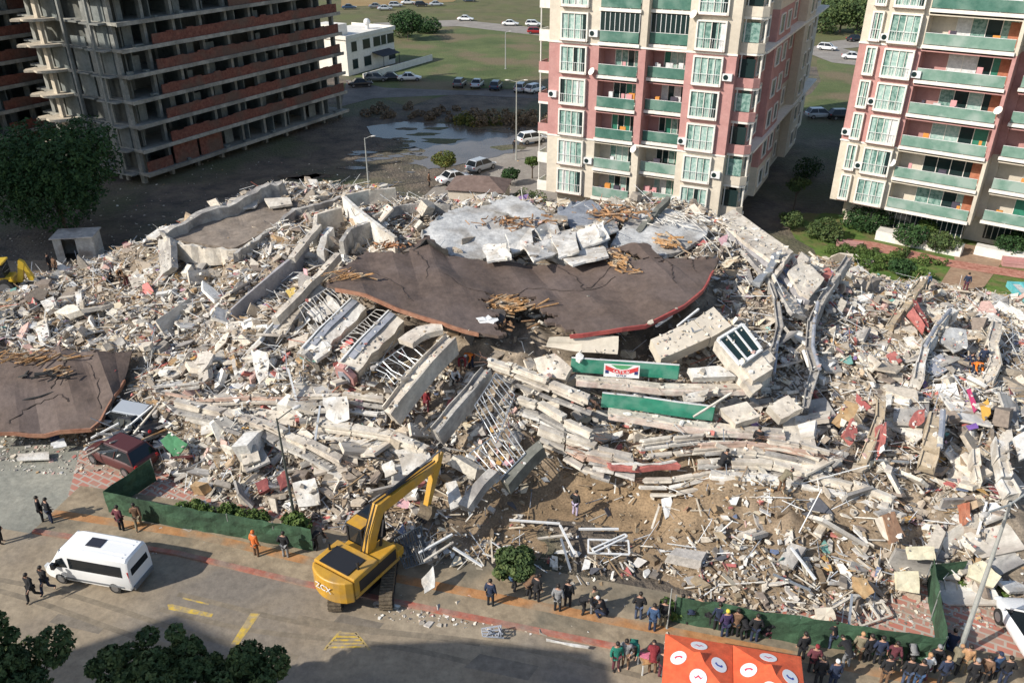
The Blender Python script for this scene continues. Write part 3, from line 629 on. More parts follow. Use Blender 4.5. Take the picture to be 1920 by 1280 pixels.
# ------------------------------------------------------------------ unfinished concrete frame blocks
M_frame = mat('weathered_concrete_frame', (.21,.22,.20), (.33,.325,.29), .5, .9, .2, c3=(.20,.20,.18), scale3=.2)
M_brick = mat('red_brick_infill', (.165,.052,.034), (.23,.09,.06), 2.5, .9, .3, c3=(.15,.09,.065), scale3=.3)
M_part = mat('grey_partition', (.15,.17,.16), (.22,.235,.22), .6, .9, .1)
M_litbal = mat('sunlit_balcony_concrete', (.50,.43,.33), (.62,.54,.42), 1.0, .9, .2)  # brighter than the frame concrete: sunlight on the balconies put into their colour
M_edge = mat('beige_slab_edge', (.30,.285,.24), (.44,.42,.36), .8, .9, .2, c3=(.22,.21,.18), scale3=.3)
def hollow(loc, rz, LX, LY, nf, label, z1=1.2, fh=2.75, seed=3, cat='unfinished building', fancy=True):
    r = random.Random(seed); root = empty('unfinished_block', loc, rz, label, cat)
    nb = int(LX/3.7)
    for k in range(nf):
        z = z1+k*fh
        s = MB(); s.box(-.3, LX+.3, -1.0, LY+.3, z-.12, z+.1)
        e_ = MB(); e_.box(-.45, LX+.4, -1.16, -1.003, z-.26, z+.16); e_.box(-.46, -.31, -1.0, LY+.3, z-.2, z+.14); e_.build('slab_edge', M_edge, root)
        if fancy:                                            # stepped balconies on the short end
            s.box(-1.5, -.302, .5, 3.6, z-.1, z+.08); s.box(-1.0, -.302, 4.6, 7.4, z-.1, z+.08)
            s.box(-.3, 1.0, LY+.302, LY+1.8, z-.1, z+.08)
        s.build('floor_slab', M_frame, root)
        if fancy:                                            # round-ended balconies stacked at the far corner
            q = MB(); q.prism([(-.31,8.8),(-1.6,8.9),(-2.6,9.6),(-3.0,10.7),(-2.7,11.8),(-1.8,12.5),(-.31,12.7)], z-.14, z+.1); q.box(-1.5,-1.1,10.3,10.9,z+.1,z+fh-.16); ob = q.build('round_balcony', M_litbal, root)
            q = MB(); q.prism([(-.9,12.9),(-2.0,13.0),(-2.6,13.8),(-1.8,14.6),(-.5,14.6)], z-.4, z-.16); q.build('stepped_ledge', M_litbal, ob)
    c = MB(); H_ = z1+nf*fh
    for i in range(nb+1):
        x = LX*i/nb
        for y in (.35, 4.2, LY-.3): c.box(x-.2 if x > 0 else -.25, x+.2, y-.3, y+.3, 0, H_)
    for y in (3.0, 8.0, 11.5): c.box(-.29, -.05, y-.2, y+.2, 0, H_)
    if fancy:
        for y in (2.0, 6.5): c.box(-1.5, -1.2, y-.15, y+.15, z1+.1, H_)
    c.build('columns', M_frame, root)
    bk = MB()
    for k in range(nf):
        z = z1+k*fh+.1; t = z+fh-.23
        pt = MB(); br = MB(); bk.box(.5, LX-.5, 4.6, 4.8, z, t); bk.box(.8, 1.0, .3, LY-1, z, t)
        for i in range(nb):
            x0 = LX*i/nb+.2; x1 = LX*(i+1)/nb-.2
            q_ = x0+r.uniform(.5, 1.6)
            if r.random() < .8: pt.box(q_, q_+.14, r.choice([-.2, .4, 1.5]), 4.5, z, t)
            if r.random() < .5: w_ = r.uniform(.7, 1.5); pt.box(q_+.16, q_+.16+w_, .9, 1.02, z, t-(0 if r.random() < .6 else .9))
            if 1 <= k <= 6 and not (i == 0) and not (k == 6 and i < 4):
                n_ = 4
                for u in range(n_):
                    hh = 1.2*r.uniform(.88, 1.06); w4 = (x1-x0+.4)/n_; br.box(x0-.2+u*w4, x0-.2+(u+1)*w4-.002, -.85, -.7+.02*(u % 2), z, z+hh)
            elif k > 5 and r.random() < .35: br.box(x0, x1, -.3, -.15, z, z+r.choice([.9, 1.6]))
            if k == 0 and i < 3: br.box(x0, x1, -.5, -.35, z, z+2.2 if i else z+1.2)
        for y0, y1 in ((.8,2.6),(4.8,7.2),(8.6,11)):
            if r.random() < .75: pt.box(-.3, -.15, y0, y1, z, t if r.random() < .7 else z+1)
        pt.build('partition_row', M_part, root)
        if br.v: br.build('brick_infill', M_brick, root)
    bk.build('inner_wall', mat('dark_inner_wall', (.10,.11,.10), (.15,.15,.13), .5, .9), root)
    if fancy:
        s = MB()
        for k in range(nf):
            z = z1+k*fh
            for _ in range(5): u = r.uniform(0, LX-2); s.box(u, u+r.uniform(.3,1.2), -.75, -.2, z+.11, z+.11+r.uniform(.1,.35))
        s.build('site_debris', M_part, root)
    return root
hollow((-43.0, 94.0, 0), math.radians(62), 36.5, 14, 13, 'unfinished grey concrete block with long bands of red brick at upper left')
dn = Vector((math.sin(math.radians(28)), math.cos(math.radians(28))))
hollow((-67.5+dn.x*7, 91.9+dn.y*7, 0), math.radians(62), 36, 14, 13, 'unfinished concrete tower partly hidden behind the brick-banded one at the far left edge', seed=5)
hollow((-64-dn.x*50, 90-dn.y*50, 0), math.radians(62), 30, 15, 16, 'unfinished concrete block outside the left edge that shades the mud', seed=6, fancy=False)
# the block behind the camera's left shoulder, whose roof corner shades the street
t_ = 30/math.tan(math.radians(SUN_EL)); c_ = at(335,1150)
cx, cy = c_.x-t_*math.sin(math.radians(63)), c_.y-t_*math.cos(math.radians(63))
root = empty('apartment_block', (cx, cy, 0), math.radians(-30), 'cream apartment block outside the picture whose roof corner shades the street', 'apartment building')
q = MB(); q.box(0, 16, -16, 0, 0, 30); q.build('wall', M_creamf, root); q = MB()
for k in range(9):
    for i in range(5): q.box(1+i*3, 2.6+i*3, .01, .05, 1+k*3.2, 2.6+k*3.2)
q.build('window', M_gdark, root)

dsun = Vector((math.sin(math.radians(63)), math.cos(math.radians(63))))
q_ = 20/math.tan(math.radians(SUN_EL)); FP = [at(*p) for p in ((700,1206),(860,1200),(1110,1222),(1150,1420),(640,1420))]  # unseen block added for its shade; footprint shifted from the street shadow's outline
root = empty('apartment_block', (0, 0, 0), 0, 'added unseen block outside the picture, shaped to shade the middle of the street', 'apartment building')
q = MB(); q.prism([(p.x-dsun.x*q_, p.y-dsun.y*q_) for p in FP][::-1], 0, 20); q.build('wall', M_creamf, root)
q = MB(); q.prism([(p.x*.9-dsun.x*q_-.3, (p.y-20)*.9+20-dsun.y*q_-.6) for p in FP][::-1], 20.002, 21); q.build('roof', M_conc, root)
# white villa in the field
A = at(652, 138); root = empty('white_villa', (-30.5, 158.5, 0), math.radians(62), 'white flat roofed two storey house beside the grass field', 'house')
q = MB(); q.box(0, 15.0, 0, 10, 0, 6.4); q.build('wall', M_trim, root)
q = MB(); q.box(-.3, 15.3, -.3, 10.3, 6.403, 6.65); q.box(-.3, 15.3, -.3, -.1, 6.65, 7.1); q.box(-.3, -.1, -.1, 10.3, 6.65, 7.1); q.box(15.1, 15.3, -.1, 10.3, 6.65, 7.1); q.box(1, 4.5, 3, 8, 6.65, 8.6); q.build('roof', M_trim, root)
q = MB(); q.sph((12,4,7.9), .7, 10, 6); q.cyl((12,4,6.65),(12,4,7.3), .4); q.build('roof_tank', M_metal, root)
for i, (u, z_) in enumerate([(1.5,1),(5,1),(13.0,1),(1.5,4.1),(5,4.1),(8.3,4.1),(10.8,4.1),(12.8,4.1)]):
    w_ = 2.2 if i % 3 else 1.6
    f = MB(); f.box(u-.1, u+w_+.1, -.06, -.003, z_-.1, z_); f.box(u-.1,u+w_+.1,-.06,-.003,z_+1.7,z_+1.8); w = f.build('window', M_grey_metal, root)
    p = MB(); p.box(u, u+w_, -.04, -.003, z_, z_+1.7); p.build('pane', M_gdark, w)
q = MB()
q.add([(7.6,-.01,3.2),(13.2,-.01,3.2),(13.2,-2.6,2.6),(7.6,-2.6,2.6),(7.6,-.01,3.1),(13.2,-.01,3.1),(13.2,-2.6,2.5),(7.6,-2.6,2.5)], [(0,3,2,1),(4,5,6,7),(3,7,6,2),(0,4,7,3),(1,2,6,5)])
for u in (7.8, 13.0): q.cyl((u,-2.5,0),(u,-2.5,2.6), .06, n=6)
q.build('awning', mat('dark_awning', (.05,.05,.06)), root)
q = MB(); q.box(-2, 21, -5, -4.8, 0, 1.2); root = tag(q.build('garden_wall', M_trim), 'low pale garden wall in front of the white house', 'wall'); root.location = (-30.5,158.5,0); root.rotation_euler = (0,0,math.radians(62))
# ------------------------------------------------------------------ the collapsed block: roofs, slabs, beams, walls
def patch_obj(key, name, label, cat, m, thick=.22, hole=None, group=None, parent=None):
    G_ = HEAP[key]; k, q = G_.shape[:2]; keep = np.ones((k-1, q-1), bool)
    if hole is not None:
        for i in range(k-1):
            for j in range(q-1):
                if hole(i/(k-1), j/(q-1)): keep[i, j] = False
    bm = bmesh.new(); T = [[bm.verts.new(G_[i,j]) for j in range(q)] for i in range(k)]
    for i in range(k-1):
        for j in range(q-1):
            if keep[i,j]: bm.faces.new((T[i][j], T[i+1][j], T[i+1][j+1], T[i][j+1]))
    bmesh.ops.delete(bm, geom=[v for v in bm.verts if not v.link_faces], context='VERTS')
    bm.normal_update()
    if sum(f.normal.z for f in bm.faces) < 0: bmesh.ops.reverse_faces(bm, faces=bm.faces[:])
    me = bpy.data.meshes.new(name); bm.to_mesh(me); bm.free()
    o = link(name, me, m, parent); s = o.modifiers.new('solid', 'SOLIDIFY'); s.thickness = thick; s.offset = -1
    me.polygons.foreach_set('use_smooth', [False]*len(me.polygons))
    if label: tag(o, label, cat, group)
    return o
PROF = {None: [(.5,0),(-.5,0),(-.5,-1),(.5,-1)], 'ledge': [(.5,0),(-.5,0),(-.5,-.3),(-.38,-.34),(-.38,-.62),(-.5,-.66),(-.5,-1),(.5,-1),(.5,-.66),(.38,-.62),(.38,-.34),(.5,-.3)],
 'channel': [(.5,0),(.38,.02),(.36,-.18),(-.36,-.18),(-.38,.02),(-.5,0),(-.5,-1),(.5,-1)]}
def path_px(P_, base=True): return [at(*q) for q in P_]
def sweep(mb, pts, w, h, roll=0.0, jag=.0, sub=3, m=0, seed=0, prof=None):
    """band of width w, going down h, along 3-D points (top middle line), rolled about its own axis"""
    r = random.Random(seed); P_ = []
    for i in range(len(pts)-1):
        for k in range(sub): P_.append(pts[i].lerp(pts[i+1], k/sub))
    P_.append(pts[-1]); n = len(P_); vs = []; PR = PROF[prof]
    for i, p in enumerate(P_):
        d = (P_[min(i+1,n-1)]-P_[max(i-1,0)]).normalized(); s = d.cross(Vector((0,0,1))).normalized(); u = s.cross(d).normalized()
        R = Matrix.Rotation(roll, 3, d); s = R @ s; u = R @ u
        j = lambda: r.uniform(-jag, jag)
        c = p+Vector((j(), j(), j()))*.5
        e = d*(r.uniform(-1,1)*jag*2.5) if i in (0, n-1) else Vector()
        ends = i in (0, n-1); e = d*(r.uniform(-1,1)*jag*2.5) if ends else Vector()
        jj = (j(), j())
        for q, (ps, pu) in enumerate(PR): vs.append(c+s*(ps*w+jj[ps < 0]+(j()*.5 if jag else 0))+u*(pu*h+(j()*.5 if jag else 0))+e*(1 if ps > 0 else -1)+(d*r.uniform(-1.5,1.5)*jag if ends else Vector()))
    K = len(PR); fs = [tuple(range(K)), tuple(range(n*K-1, n*K-K-1, -1))]
    for i in range(n-1):
        k = K*i
        for a_ in range(K): b_ = (a_+1) % K; fs.append((k+a_, k+K+a_, k+K+b_, k+b_))
    mb.add(vs, [tuple(reversed(f)) for f in fs], m)
SEED = [100]
def snapped(mb, pts, w, h, roll, jag, m, seed, prof):
    """the same band broken into straight lengths at its bends"""
    r = random.Random(seed); Q_ = [pts[0]]
    for a_, b_ in zip(pts[:-1], pts[1:]):
        if (b_-a_).length > 3.2: Q_.append(a_.lerp(b_, r.uniform(.4,.6))+Vector((0, r.uniform(-.1,.1), r.uniform(-.12,.12))))
        Q_.append(b_)
    for i, (a_, b_) in enumerate(zip(Q_[:-1], Q_[1:])):
        d = (b_-a_).normalized(); o_ = Vector((0, r.uniform(-.1,.1), r.uniform(-.10,.06)))
        sweep(mb, [a_+d*r.uniform(.02,.1)+o_+Vector((0,0,r.uniform(-.06,.06))), b_-d*r.uniform(.02,.1)+o_], w*r.uniform(.85,1.1), h*r.uniform(.9,1.1), roll+r.uniform(-.12,.12), jag, 1, m, seed*7+i, prof)
def strip3(name, label, cat, px, w, h, m, roll=0, jag=.06, parent=None, group=None, z=None, sub=4, prof=None, snap=False):
    """px: (x, y, height above ground) or (x, y) with height taken from the mound + z"""
    pts = [at(*q) if len(q) == 3 else on(q[0], q[1], z or 0, base=True) for q in px]; SEED[0] += 1
    mb = MB()
    if snap: snapped(mb, pts, w, h, math.radians(roll), jag, 0, SEED[0], prof)
    else: sweep(mb, pts, w, h, math.radians(roll), jag, sub, 0, SEED[0], prof)
    o = mb.build(name, m, parent)
    if label: tag(o, label, cat, group)
    return o
def slab(name, label, cat, px, thick, m, z=.4, jag=.08, parent=None, group=None, sub=3):
    """torn flat plate: corner pixels (x, y[, height])"""
    pts = [at(*q) if len(q) == 3 else on(q[0], q[1], z, base=True) for q in px]; SEED[0] += 1; r = random.Random(SEED[0]); Q_ = []
    for i in range(len(pts)):
        a_, b_ = pts[i], pts[(i+1) % len(pts)]
        for k in range(sub):
            p = a_.lerp(b_, k/sub)
            if k: p = p+Vector((r.uniform(-jag,jag), r.uniform(-jag,jag), r.uniform(-jag,jag)*.3))
            Q_.append(p)
    c = sum(Q_, Vector())/len(Q_); n = len(Q_); nrm = Vector()
    for i in range(n): nrm += (Q_[i]-c).cross(Q_[(i+1) % n]-c)
    nrm.normalize()
    if nrm.z < 0: nrm = -nrm; Q_.reverse()
    B_ = [p-nrm*thick for p in Q_]; mb = MB(); vs = Q_+B_+[c, c-nrm*thick]
    fs = [(i, (i+1) % n, 2*n) for i in range(n)]+[(n+(i+1) % n, n+i, 2*n+1) for i in range(n)]+[((i+1) % n, i, n+i, n+(i+1) % n) for i in range(n)]
    mb.add(vs, fs); o = mb.build(name, m, parent)
    if label: tag(o, label, cat, group)
    return o
def splinters(name, label, px, n, rx, ry, lmin, lmax, w, m, z=.1, seed=1, ang=None, parent=None, cat='broken timber'):
    r = random.Random(seed); mb = MB(); c = at(*px) if len(px) == 3 else on(px[0], px[1], z)
    for _ in range(n):
        p = c+Vector((r.gauss(0, rx), r.gauss(0, ry), r.uniform(0, .3))); a_ = r.uniform(0, 6.28) if ang is None else ang+r.gauss(0, .35)
        L_ = r.uniform(lmin, lmax)*r.uniform(.6, 1); d = Vector((math.cos(a_), math.sin(a_), r.uniform(-.25,.35))).normalized()*L_; ww = w*r.uniform(.5, 1.4)
        sweep(mb, [p-d/2, p+d/2], ww, ww*.6, r.uniform(0, 3), 0, 1)
    o = mb.build(name, m, parent)
    if label: tag(o, label, cat)
    return o

# --- main brown roof with its torn hole and timber
def in_hole(u, v):
    wob = .012*math.sin(v*31)+.010*math.sin(v*57+1)
    a_ = (.385+.05*v+wob < u < .505-.07*(v-.3)+wob) and v < .5
    b_ = (.775+wob < u+.28*(v-.75) < .792+wob) and v > .52
    return a_ or b_
roof = patch_obj('main', 'roof_slab', 'huge sagging brown roof sheet across the rubble top, with a torn hole at its front', 'roof', M_brown_roof, .2, in_hole)
G_ = HEAP['main']; fr = [Vector(G_[i,0]) for i in range(0, G_.shape[0], 3)]; k1 = int(len(fr)*.385); k2 = int(len(fr)*.52)
M_redtrim = mat('red_roof_trim', (.30,.05,.05), (.42,.10,.08), 2, .6); M_rust = mat('rust_brown_trim', (.28,.12,.07), (.36,.19,.12), 2, .8)
for nm, seg, m in (('roof_trim', fr[1:k1], M_rust), ('roof_trim', fr[k2:-2], M_redtrim)):
    mb = MB(); sweep(mb, [p+Vector((0,-.12,.04)) for p in seg], .12, .26, 0, .02, 1); mb.build(nm, m, roof)
splinters('exposed_timber', None, (948,572,6.55), 110, .85, .5, .5, 2.0, .11, M_wood, seed=3, ang=.15, parent=roof)
splinters('exposed_timber', None, (925,612,6.2), 24, 1.0, .5, .5, 1.5, .1, mat('charred_timber', (.10,.06,.04), (.3,.17,.08), 4, .9), seed=4, parent=roof)
splinters('exposed_timber', None, (1158,492,7.65), 60, .35, .9, .3, .9, .1, M_wood, seed=5, ang=2.2, parent=roof)
splinters('exposed_timber', None, (1190,513,7.5), 8, .8, .15, .6, 1.4, .08, M_wood, seed=15, ang=0, parent=roof)
splinters('exposed_timber', None, (652,520,7.75), 22, .6, .2, 1.0, 2.6, .08, M_wood, seed=6, ang=.15, parent=roof)
splinters('exposed_timber', None, (738,462,7.95), 26, .6, .3, .4, 1.3, .12, mat('rusty_timber', (.30,.12,.05), (.45,.24,.12), 4, .9), seed=7, parent=roof)
strip3('lifted_roof_flap', None, None, [(775,470,7.9),(800,447,8.6),(840,470,8.0)], .1, .9, mat('black_underlay', (.035,.033,.03), (.06,.055,.05), 2, .9), roll=20, parent=roof)
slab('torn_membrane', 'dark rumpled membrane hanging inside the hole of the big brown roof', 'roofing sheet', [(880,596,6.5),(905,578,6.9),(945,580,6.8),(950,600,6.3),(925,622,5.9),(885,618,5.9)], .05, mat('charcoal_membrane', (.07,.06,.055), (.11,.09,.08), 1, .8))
slab('crumpled_metal_sheet', 'small white crumpled metal sheet lying in the roof hole', 'metal sheet', [(892,596,6.9),(915,590,6.95),(935,600,6.8),(925,612,6.6),(900,606,6.7)], .04, M_metal, jag=.2)
left_roof = patch_obj('left', 'roof_slab', 'brown roof piece lying on low rubble at the far left', 'roof', M_brown_roof, .22)
lf = [Vector(HEAP['left'][i,0]) for i in range(0, HEAP['left'].shape[0], 3)]
mb = MB(); sweep(mb, [p+Vector((0,-.1,.04)) for p in lf], .12, .24, 0, .02, 1); mb.build('roof_trim', M_rust, left_roof)
strip3('roof_crack', None, None, [(30,752,2.28),(75,742,2.42),(110,730,2.56),(132,727,2.62),(140,748,2.40)], .12, .05, M_dark, parent=left_roof, jag=.02, sub=2)
splinters('exposed_timber', None, (100,700,3.05), 16, .5, .25, .5, 1.3, .1, M_wood, seed=21, ang=.6, parent=left_roof)
splinters('exposed_timber', None, (88,706,3.0), 12, .8, .2, .5, 1.5, .12, M_dark, seed=23, ang=.6, parent=left_roof)
splinters('torn_edge_boards', 'orange torn boards sticking out along the rear edge of the left brown roof', (55,672,3.5), 40, 1.5, .35, .8, 2.2, .09, M_wood, seed=22, ang=.5)
slab('paint_patch', None, None, [(198,700,2.85),(205,692,2.93),(218,693,2.93),(214,699,2.86)], .02, M_redtrim, parent=left_roof)
def crack(key, uv, w=.07, parent=None, m=None, name='crack'):
    G_ = HEAP[key]; k, q = G_.shape[:2]; P_ = []
    for (u0, v0), (u1, v1) in zip(uv[:-1], uv[1:]):
        for t in range(8): u = u0+(u1-u0)*t/8; v = v0+(v1-v0)*t/8; P_.append(Vector(G_[min(int(u*(k-1)),k-1), min(int(v*(q-1)),q-1)])+Vector((rnd.uniform(-.04,.04), rnd.uniform(-.04,.04), .035)))
    mb = MB(); sweep(mb, P_, w, .06, 0, w*.35, 1, 0, int(uv[0][0]*99)); return mb.build(name, m or M_dark, parent)
M_seam = mat('roof_seam', (.05,.035,.03), (.08,.06,.05), 3, .9); M_ridge = mat('roof_fold_edge', (.17,.12,.10), (.22,.16,.13), 3, .85)
for uv, w_ in ([(.62,.98),(.64,.75),(.625,.55)],.10),([(.33,.55),(.45,.5),(.52,.62),(.62,.55),(.72,.62)],.05),([(.64,.60),(.70,.72),(.77,.9)],.06),([(.12,.7),(.2,.4),(.22,.15)],.05),([(.80,.25),(.83,.5),(.86,.72)],.05),([(.26,.98),(.29,.7),(.27,.5)],.06),([(.9,.3),(.93,.6),(.95,.9)],.05): crack('main', uv, w_, roof, M_seam)
for uv, w_ in ([(.2,.1),(.35,.35),(.5,.42),(.55,.3)],.08),([(.45,.5),(.55,.75),(.62,.95)],.06),([(.7,.1),(.75,.5),(.72,.9)],.05): crack('left', uv, w_, left_roof, M_seam)
# --- grey membranes of the lower roof behind
for k_, lb in (('grey1','big pale grey membrane slab left of centre behind the brown roof'), ('grey2','grey membrane slab with a torn timber-filled corner, topmost of the pile'),
   ('grey3','small blue-grey slab tilted in the middle of the rear ridge'), ('grey4','pale grey membrane slab behind the right half of the brown roof'), ('grey5','cracked white-grey slab in the dip between the two big grey ones')):
    patch_obj(k_, 'membrane_slab', lb, 'roof slab', M_grey_mem if k_ != 'grey3' else mat('blue_grey_membrane', (.20,.22,.26), (.28,.30,.33), 1, .8), .3)
splinters('torn_timber', 'orange-brown splintered timber spilling out of the topmost grey slab', (975,418,7.6), 70, 1.7, .8, .4, 1.5, .12, mat('mixed_timber', (.26,.13,.06), (.48,.27,.13), 3, .9, c3=(.2,.18,.16), scale3=2), seed=31)
splinters('torn_timber', 'splintered rusty timber on the ridge in front of the centre apartment block', (1150,402,7.9), 60, 1.3, .9, .5, 1.8, .14, mat('mixed_timber', (.3,.3,.3)), seed=32)
splinters('torn_timber', 'yellow-brown torn timber scar on the right grey membrane slab', (1258,458,7.3), 30, .6, .7, .4, 1.4, .14, M_wood, seed=33, ang=2.3)
splinters('torn_timber', 'pale splinters and rods along the top edge of the right grey slab', (1285,415,7.6), 60, 1.3, .8, .4, 1.6, .06, M_white, seed=34, ang=2.3)
strip3('dark_beam', 'dark broken beam pointing up over the right grey slab', 'beam', [(1190,440,7.2),(1225,400,8.0),(1255,368,8.6)], .45, .5, mat('sooty_concrete', (.12,.12,.10), (.2,.2,.17), 1, .9))
strip3('dark_beam', 'grey beam leaning between the small blue-grey slab and the topmost slab', 'beam', [(960,470,7.2),(1010,435,7.5),(1045,402,7.8)], .35, .6, M_conc)
for i, q in enumerate([[(912,462),(945,458),(952,482),(918,488)],[(955,440),(990,430),(995,460),(965,470)],[(990,462),(1030,450),(1040,472),(1005,486)],[(1040,440),(1075,432),(1080,468),(1052,478)],[(1085,430),(1125,420),(1135,445),(1095,462)],
        [(1010,430),(1035,415),(1045,435),(1020,448)],[(1120,415),(1150,400),(1155,430),(1128,440)],[(1060,480),(1120,462),(1130,480),(1080,494)]]):
    slab('cracked_slab', ['white broken plate pressed against the rear edge of the brown roof, leftmost','narrow white plate leaning on the big grey membrane','white plate right of the leaning narrow one behind the roof','bluish white plate in the middle dip behind the roof','white jagged plate under the small blue-grey slab','tiny cream plate beside the grey leaning beam','white plate below the rusty ridge timber','long white plate touching the brown roof at its notch'][i],
         'concrete plate', [(x+(x-sum(a[0] for a in q)/4)*.35, y+(y-sum(a[1] for a in q)/4)*.2, 7.3+.28*((i*7+k*3) % 4)) for k, (x, y) in enumerate(q)], .14, M_white, jag=.14)
# --- flat brown roof top left with broken parapets
fl = patch_obj('flat', 'flat_roof_piece', 'flat dusty brown roof piece at the top left of the pile, ringed by broken walls', 'roof', mat('dusty_brown_slab', (.20,.16,.125), (.30,.245,.195), .8, .9, .2), .35)
strip3('broken_parapet', 'long jagged grey parapet along the rear of the top left flat roof', 'wall', [(302,436,6.2),(330,425,6.4),(375,398,6.7),(440,380,6.9),(470,360,7.2),(505,346,7.3),(534,340,7.3)], .6, 1.3, M_conc, jag=.2)
strip3('broken_parapet', 'cream broken wall face along the front of the top left flat roof', 'wall', [(308,444,5.9),(345,458,5.8),(400,464,5.7),(455,472,5.5)], .35, 1.4, M_cream, jag=.14)
strip3('curved_beam', 'long curved pale beam right of the top left flat roof', 'beam', [(440,474,5.7),(480,448,5.9),(520,418,6.2),(552,392,6.4),(600,382,6.6),(645,366,6.8)], .4, .7, M_conc, jag=.08)
slab('cracked_slab', 'thin pale plate lying on the top left flat roof', 'concrete plate', [(425,382,6.35),(485,375,6.4),(478,388,6.3),(432,392,6.25)], .15, M_white)
slab('cracked_slab', 'pinkish plate at the rear corner of the top left flat roof', 'concrete plate', [(495,372,6.5),(545,370,6.5),(548,382,6.4),(505,388,6.3)], .2, M_cream)
slab('broken_column', 'upright broken concrete column at the left corner of the flat roof', 'column', [(296,450,4.9),(318,446,6.3),(322,500,4.8),(300,520,3.6)], .5, M_conc)
# --- wall boxes between the flat roof and the big roof
TW = [
 ('standing_panel','tall cream wall turned to the sun behind the left end of the brown roof','wall',[(645,368,8.0),(668,390,8.0),(700,415,7.9),(742,445,7.8)],.3,2.2,M_white,0),
 ('standing_panel','second cream wall, running back from the left corner of the rear ridge','wall',[(645,366,8.0),(690,356,8.1),(740,352,8.1)],.3,1.2,M_cream,0),
 ('standing_panel','low cream wall between the tall wall and the big grey membrane','wall',[(700,404,7.7),(745,385,7.9),(800,380,7.9),(845,384,7.8)],.25,.8,M_conc,0),
 ('standing_panel','cream box wall right of the curved pale beam','wall',[(588,440,7.0),(592,402,7.4),(640,388,7.6)],.3,1.6,M_cream,0),
 ('standing_panel','grey wall stepping down toward the left end of the brown roof','wall',[(640,452,7.4),(655,428,7.6),(700,412,7.8)],.35,1.6,M_conc,0),
 ('standing_panel','white crumbled wall end beside the left end of the brown roof','wall',[(600,470,6.6),(608,440,6.9),(620,425,7.0)],.5,1.5,M_white,0),
 ('standing_panel','long grey standing wall left of the row of fallen columns','wall',[(432,580,5.4),(500,520,6.2),(545,482,6.7),(575,446,7.0)],.2,1.9,mat('shade_grey_wall',(.30,.29,.30),(.42,.40,.40),.8,.9,.1),0),  # grey holds the shade of the face turned from the sun
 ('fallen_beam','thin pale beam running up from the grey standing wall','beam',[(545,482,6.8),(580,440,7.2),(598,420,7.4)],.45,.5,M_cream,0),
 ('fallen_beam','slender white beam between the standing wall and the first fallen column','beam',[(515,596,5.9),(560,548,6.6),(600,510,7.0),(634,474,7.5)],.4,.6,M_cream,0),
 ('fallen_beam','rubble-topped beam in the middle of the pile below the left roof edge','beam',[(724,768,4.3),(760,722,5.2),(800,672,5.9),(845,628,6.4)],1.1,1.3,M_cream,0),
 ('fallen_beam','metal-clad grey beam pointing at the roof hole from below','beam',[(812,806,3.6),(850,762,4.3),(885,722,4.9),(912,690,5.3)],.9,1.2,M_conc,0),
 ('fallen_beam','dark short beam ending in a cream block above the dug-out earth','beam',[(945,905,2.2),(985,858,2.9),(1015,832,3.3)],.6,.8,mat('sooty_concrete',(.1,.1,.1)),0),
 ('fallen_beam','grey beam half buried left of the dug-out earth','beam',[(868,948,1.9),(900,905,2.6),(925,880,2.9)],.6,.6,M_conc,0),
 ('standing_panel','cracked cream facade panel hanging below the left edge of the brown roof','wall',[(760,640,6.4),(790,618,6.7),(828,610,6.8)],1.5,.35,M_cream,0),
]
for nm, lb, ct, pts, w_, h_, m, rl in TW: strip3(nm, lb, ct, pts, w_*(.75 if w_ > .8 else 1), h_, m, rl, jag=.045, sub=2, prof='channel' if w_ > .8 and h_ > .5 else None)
# four fallen columns of stacked window bays
M_slate = mat('blue_grey_frame', (.22,.24,.28), (.36,.37,.40), 2, .6)
def bay_column(label, a, b, w=1.35, h=1.2, capred=False, mcol=None):
    A_, B_ = at(*a), at(*b); root = empty('window_bay_column', A_, 0, label, 'facade column')
    mb = MB(); pts = [Vector(), (B_-A_)*.33+Vector((0,0,.1)), (B_-A_)*.66, B_-A_]; sweep(mb, pts, w, h, .35, .05, 3, 0, 5); mb.build('column_shell', M_cream if not mcol else mcol, root)
    d = (B_-A_).normalized(); s = d.cross(Vector((0,0,1))).normalized(); u = s.cross(d)
    R = Matrix.Rotation(.35, 3, d); s = R @ s; u = R @ u
    mb = MB(); sweep(mb, [p-s*(w*.18)+u*.12+d*.6 for p in (pts[0], pts[1])]+[pts[3]-s*(w*.18)+u*.12], w*.3, .1, .35, .01, 2); mb.build('window_strip', M_slate, root)
    mb = MB(); sweep(mb, [p-s*(w*.42)+u*.16 for p in (pts[0], pts[1], pts[3])], .1, .14, .35, .01, 2); mb.build('frame_edge', M_metal, root)
    # hexagonal end with a dark opening
    F = Matrix((s, u, d)).transposed().to_4x4(); F.translation = -d*.15-u*h*.5
    hexa = [(math.cos(t)*w*.62, math.sin(t)*h*.75) for t in [math.pi/6+i*math.pi/3 for i in range(6)]]
    mb = MB(); mb.prism(hexa, -.25, .1, 0, F); mb.build('end_cap', M_redf if capred else M_conc, root)
    mb = MB(); mb.prism([(x*.62, y*.62) for x, y in hexa], -.31, -.26, 0, F); mb.build('cap_panel', M_slate, root)
    mb = MB(); mb.prism([(x*.2, y*.2) for x, y in hexa], -.36, -.312, 0, F); mb.build('cap_hole', M_dark, root)
    return root
bay_column('fallen window bay column with grey hexagonal end, leftmost of three under the roof', (508,630,4.6), (600,535,6.2), 1.1, 1.1)
bay_column('pale fallen window bay column, middle of the three under the brown roof', (580,662,4.8), (672,568,6.4), 1.35, 1.3, mcol=M_white)
bay_column('fallen window bay column with a red hexagonal end, under the brown roof', (652,688,4.8), (742,592,6.5), 1.35, 1.4, True)
M_dullm = mat('dusty_white_metal', (.40,.38,.35), (.60,.58,.54), 4, .7, .1)
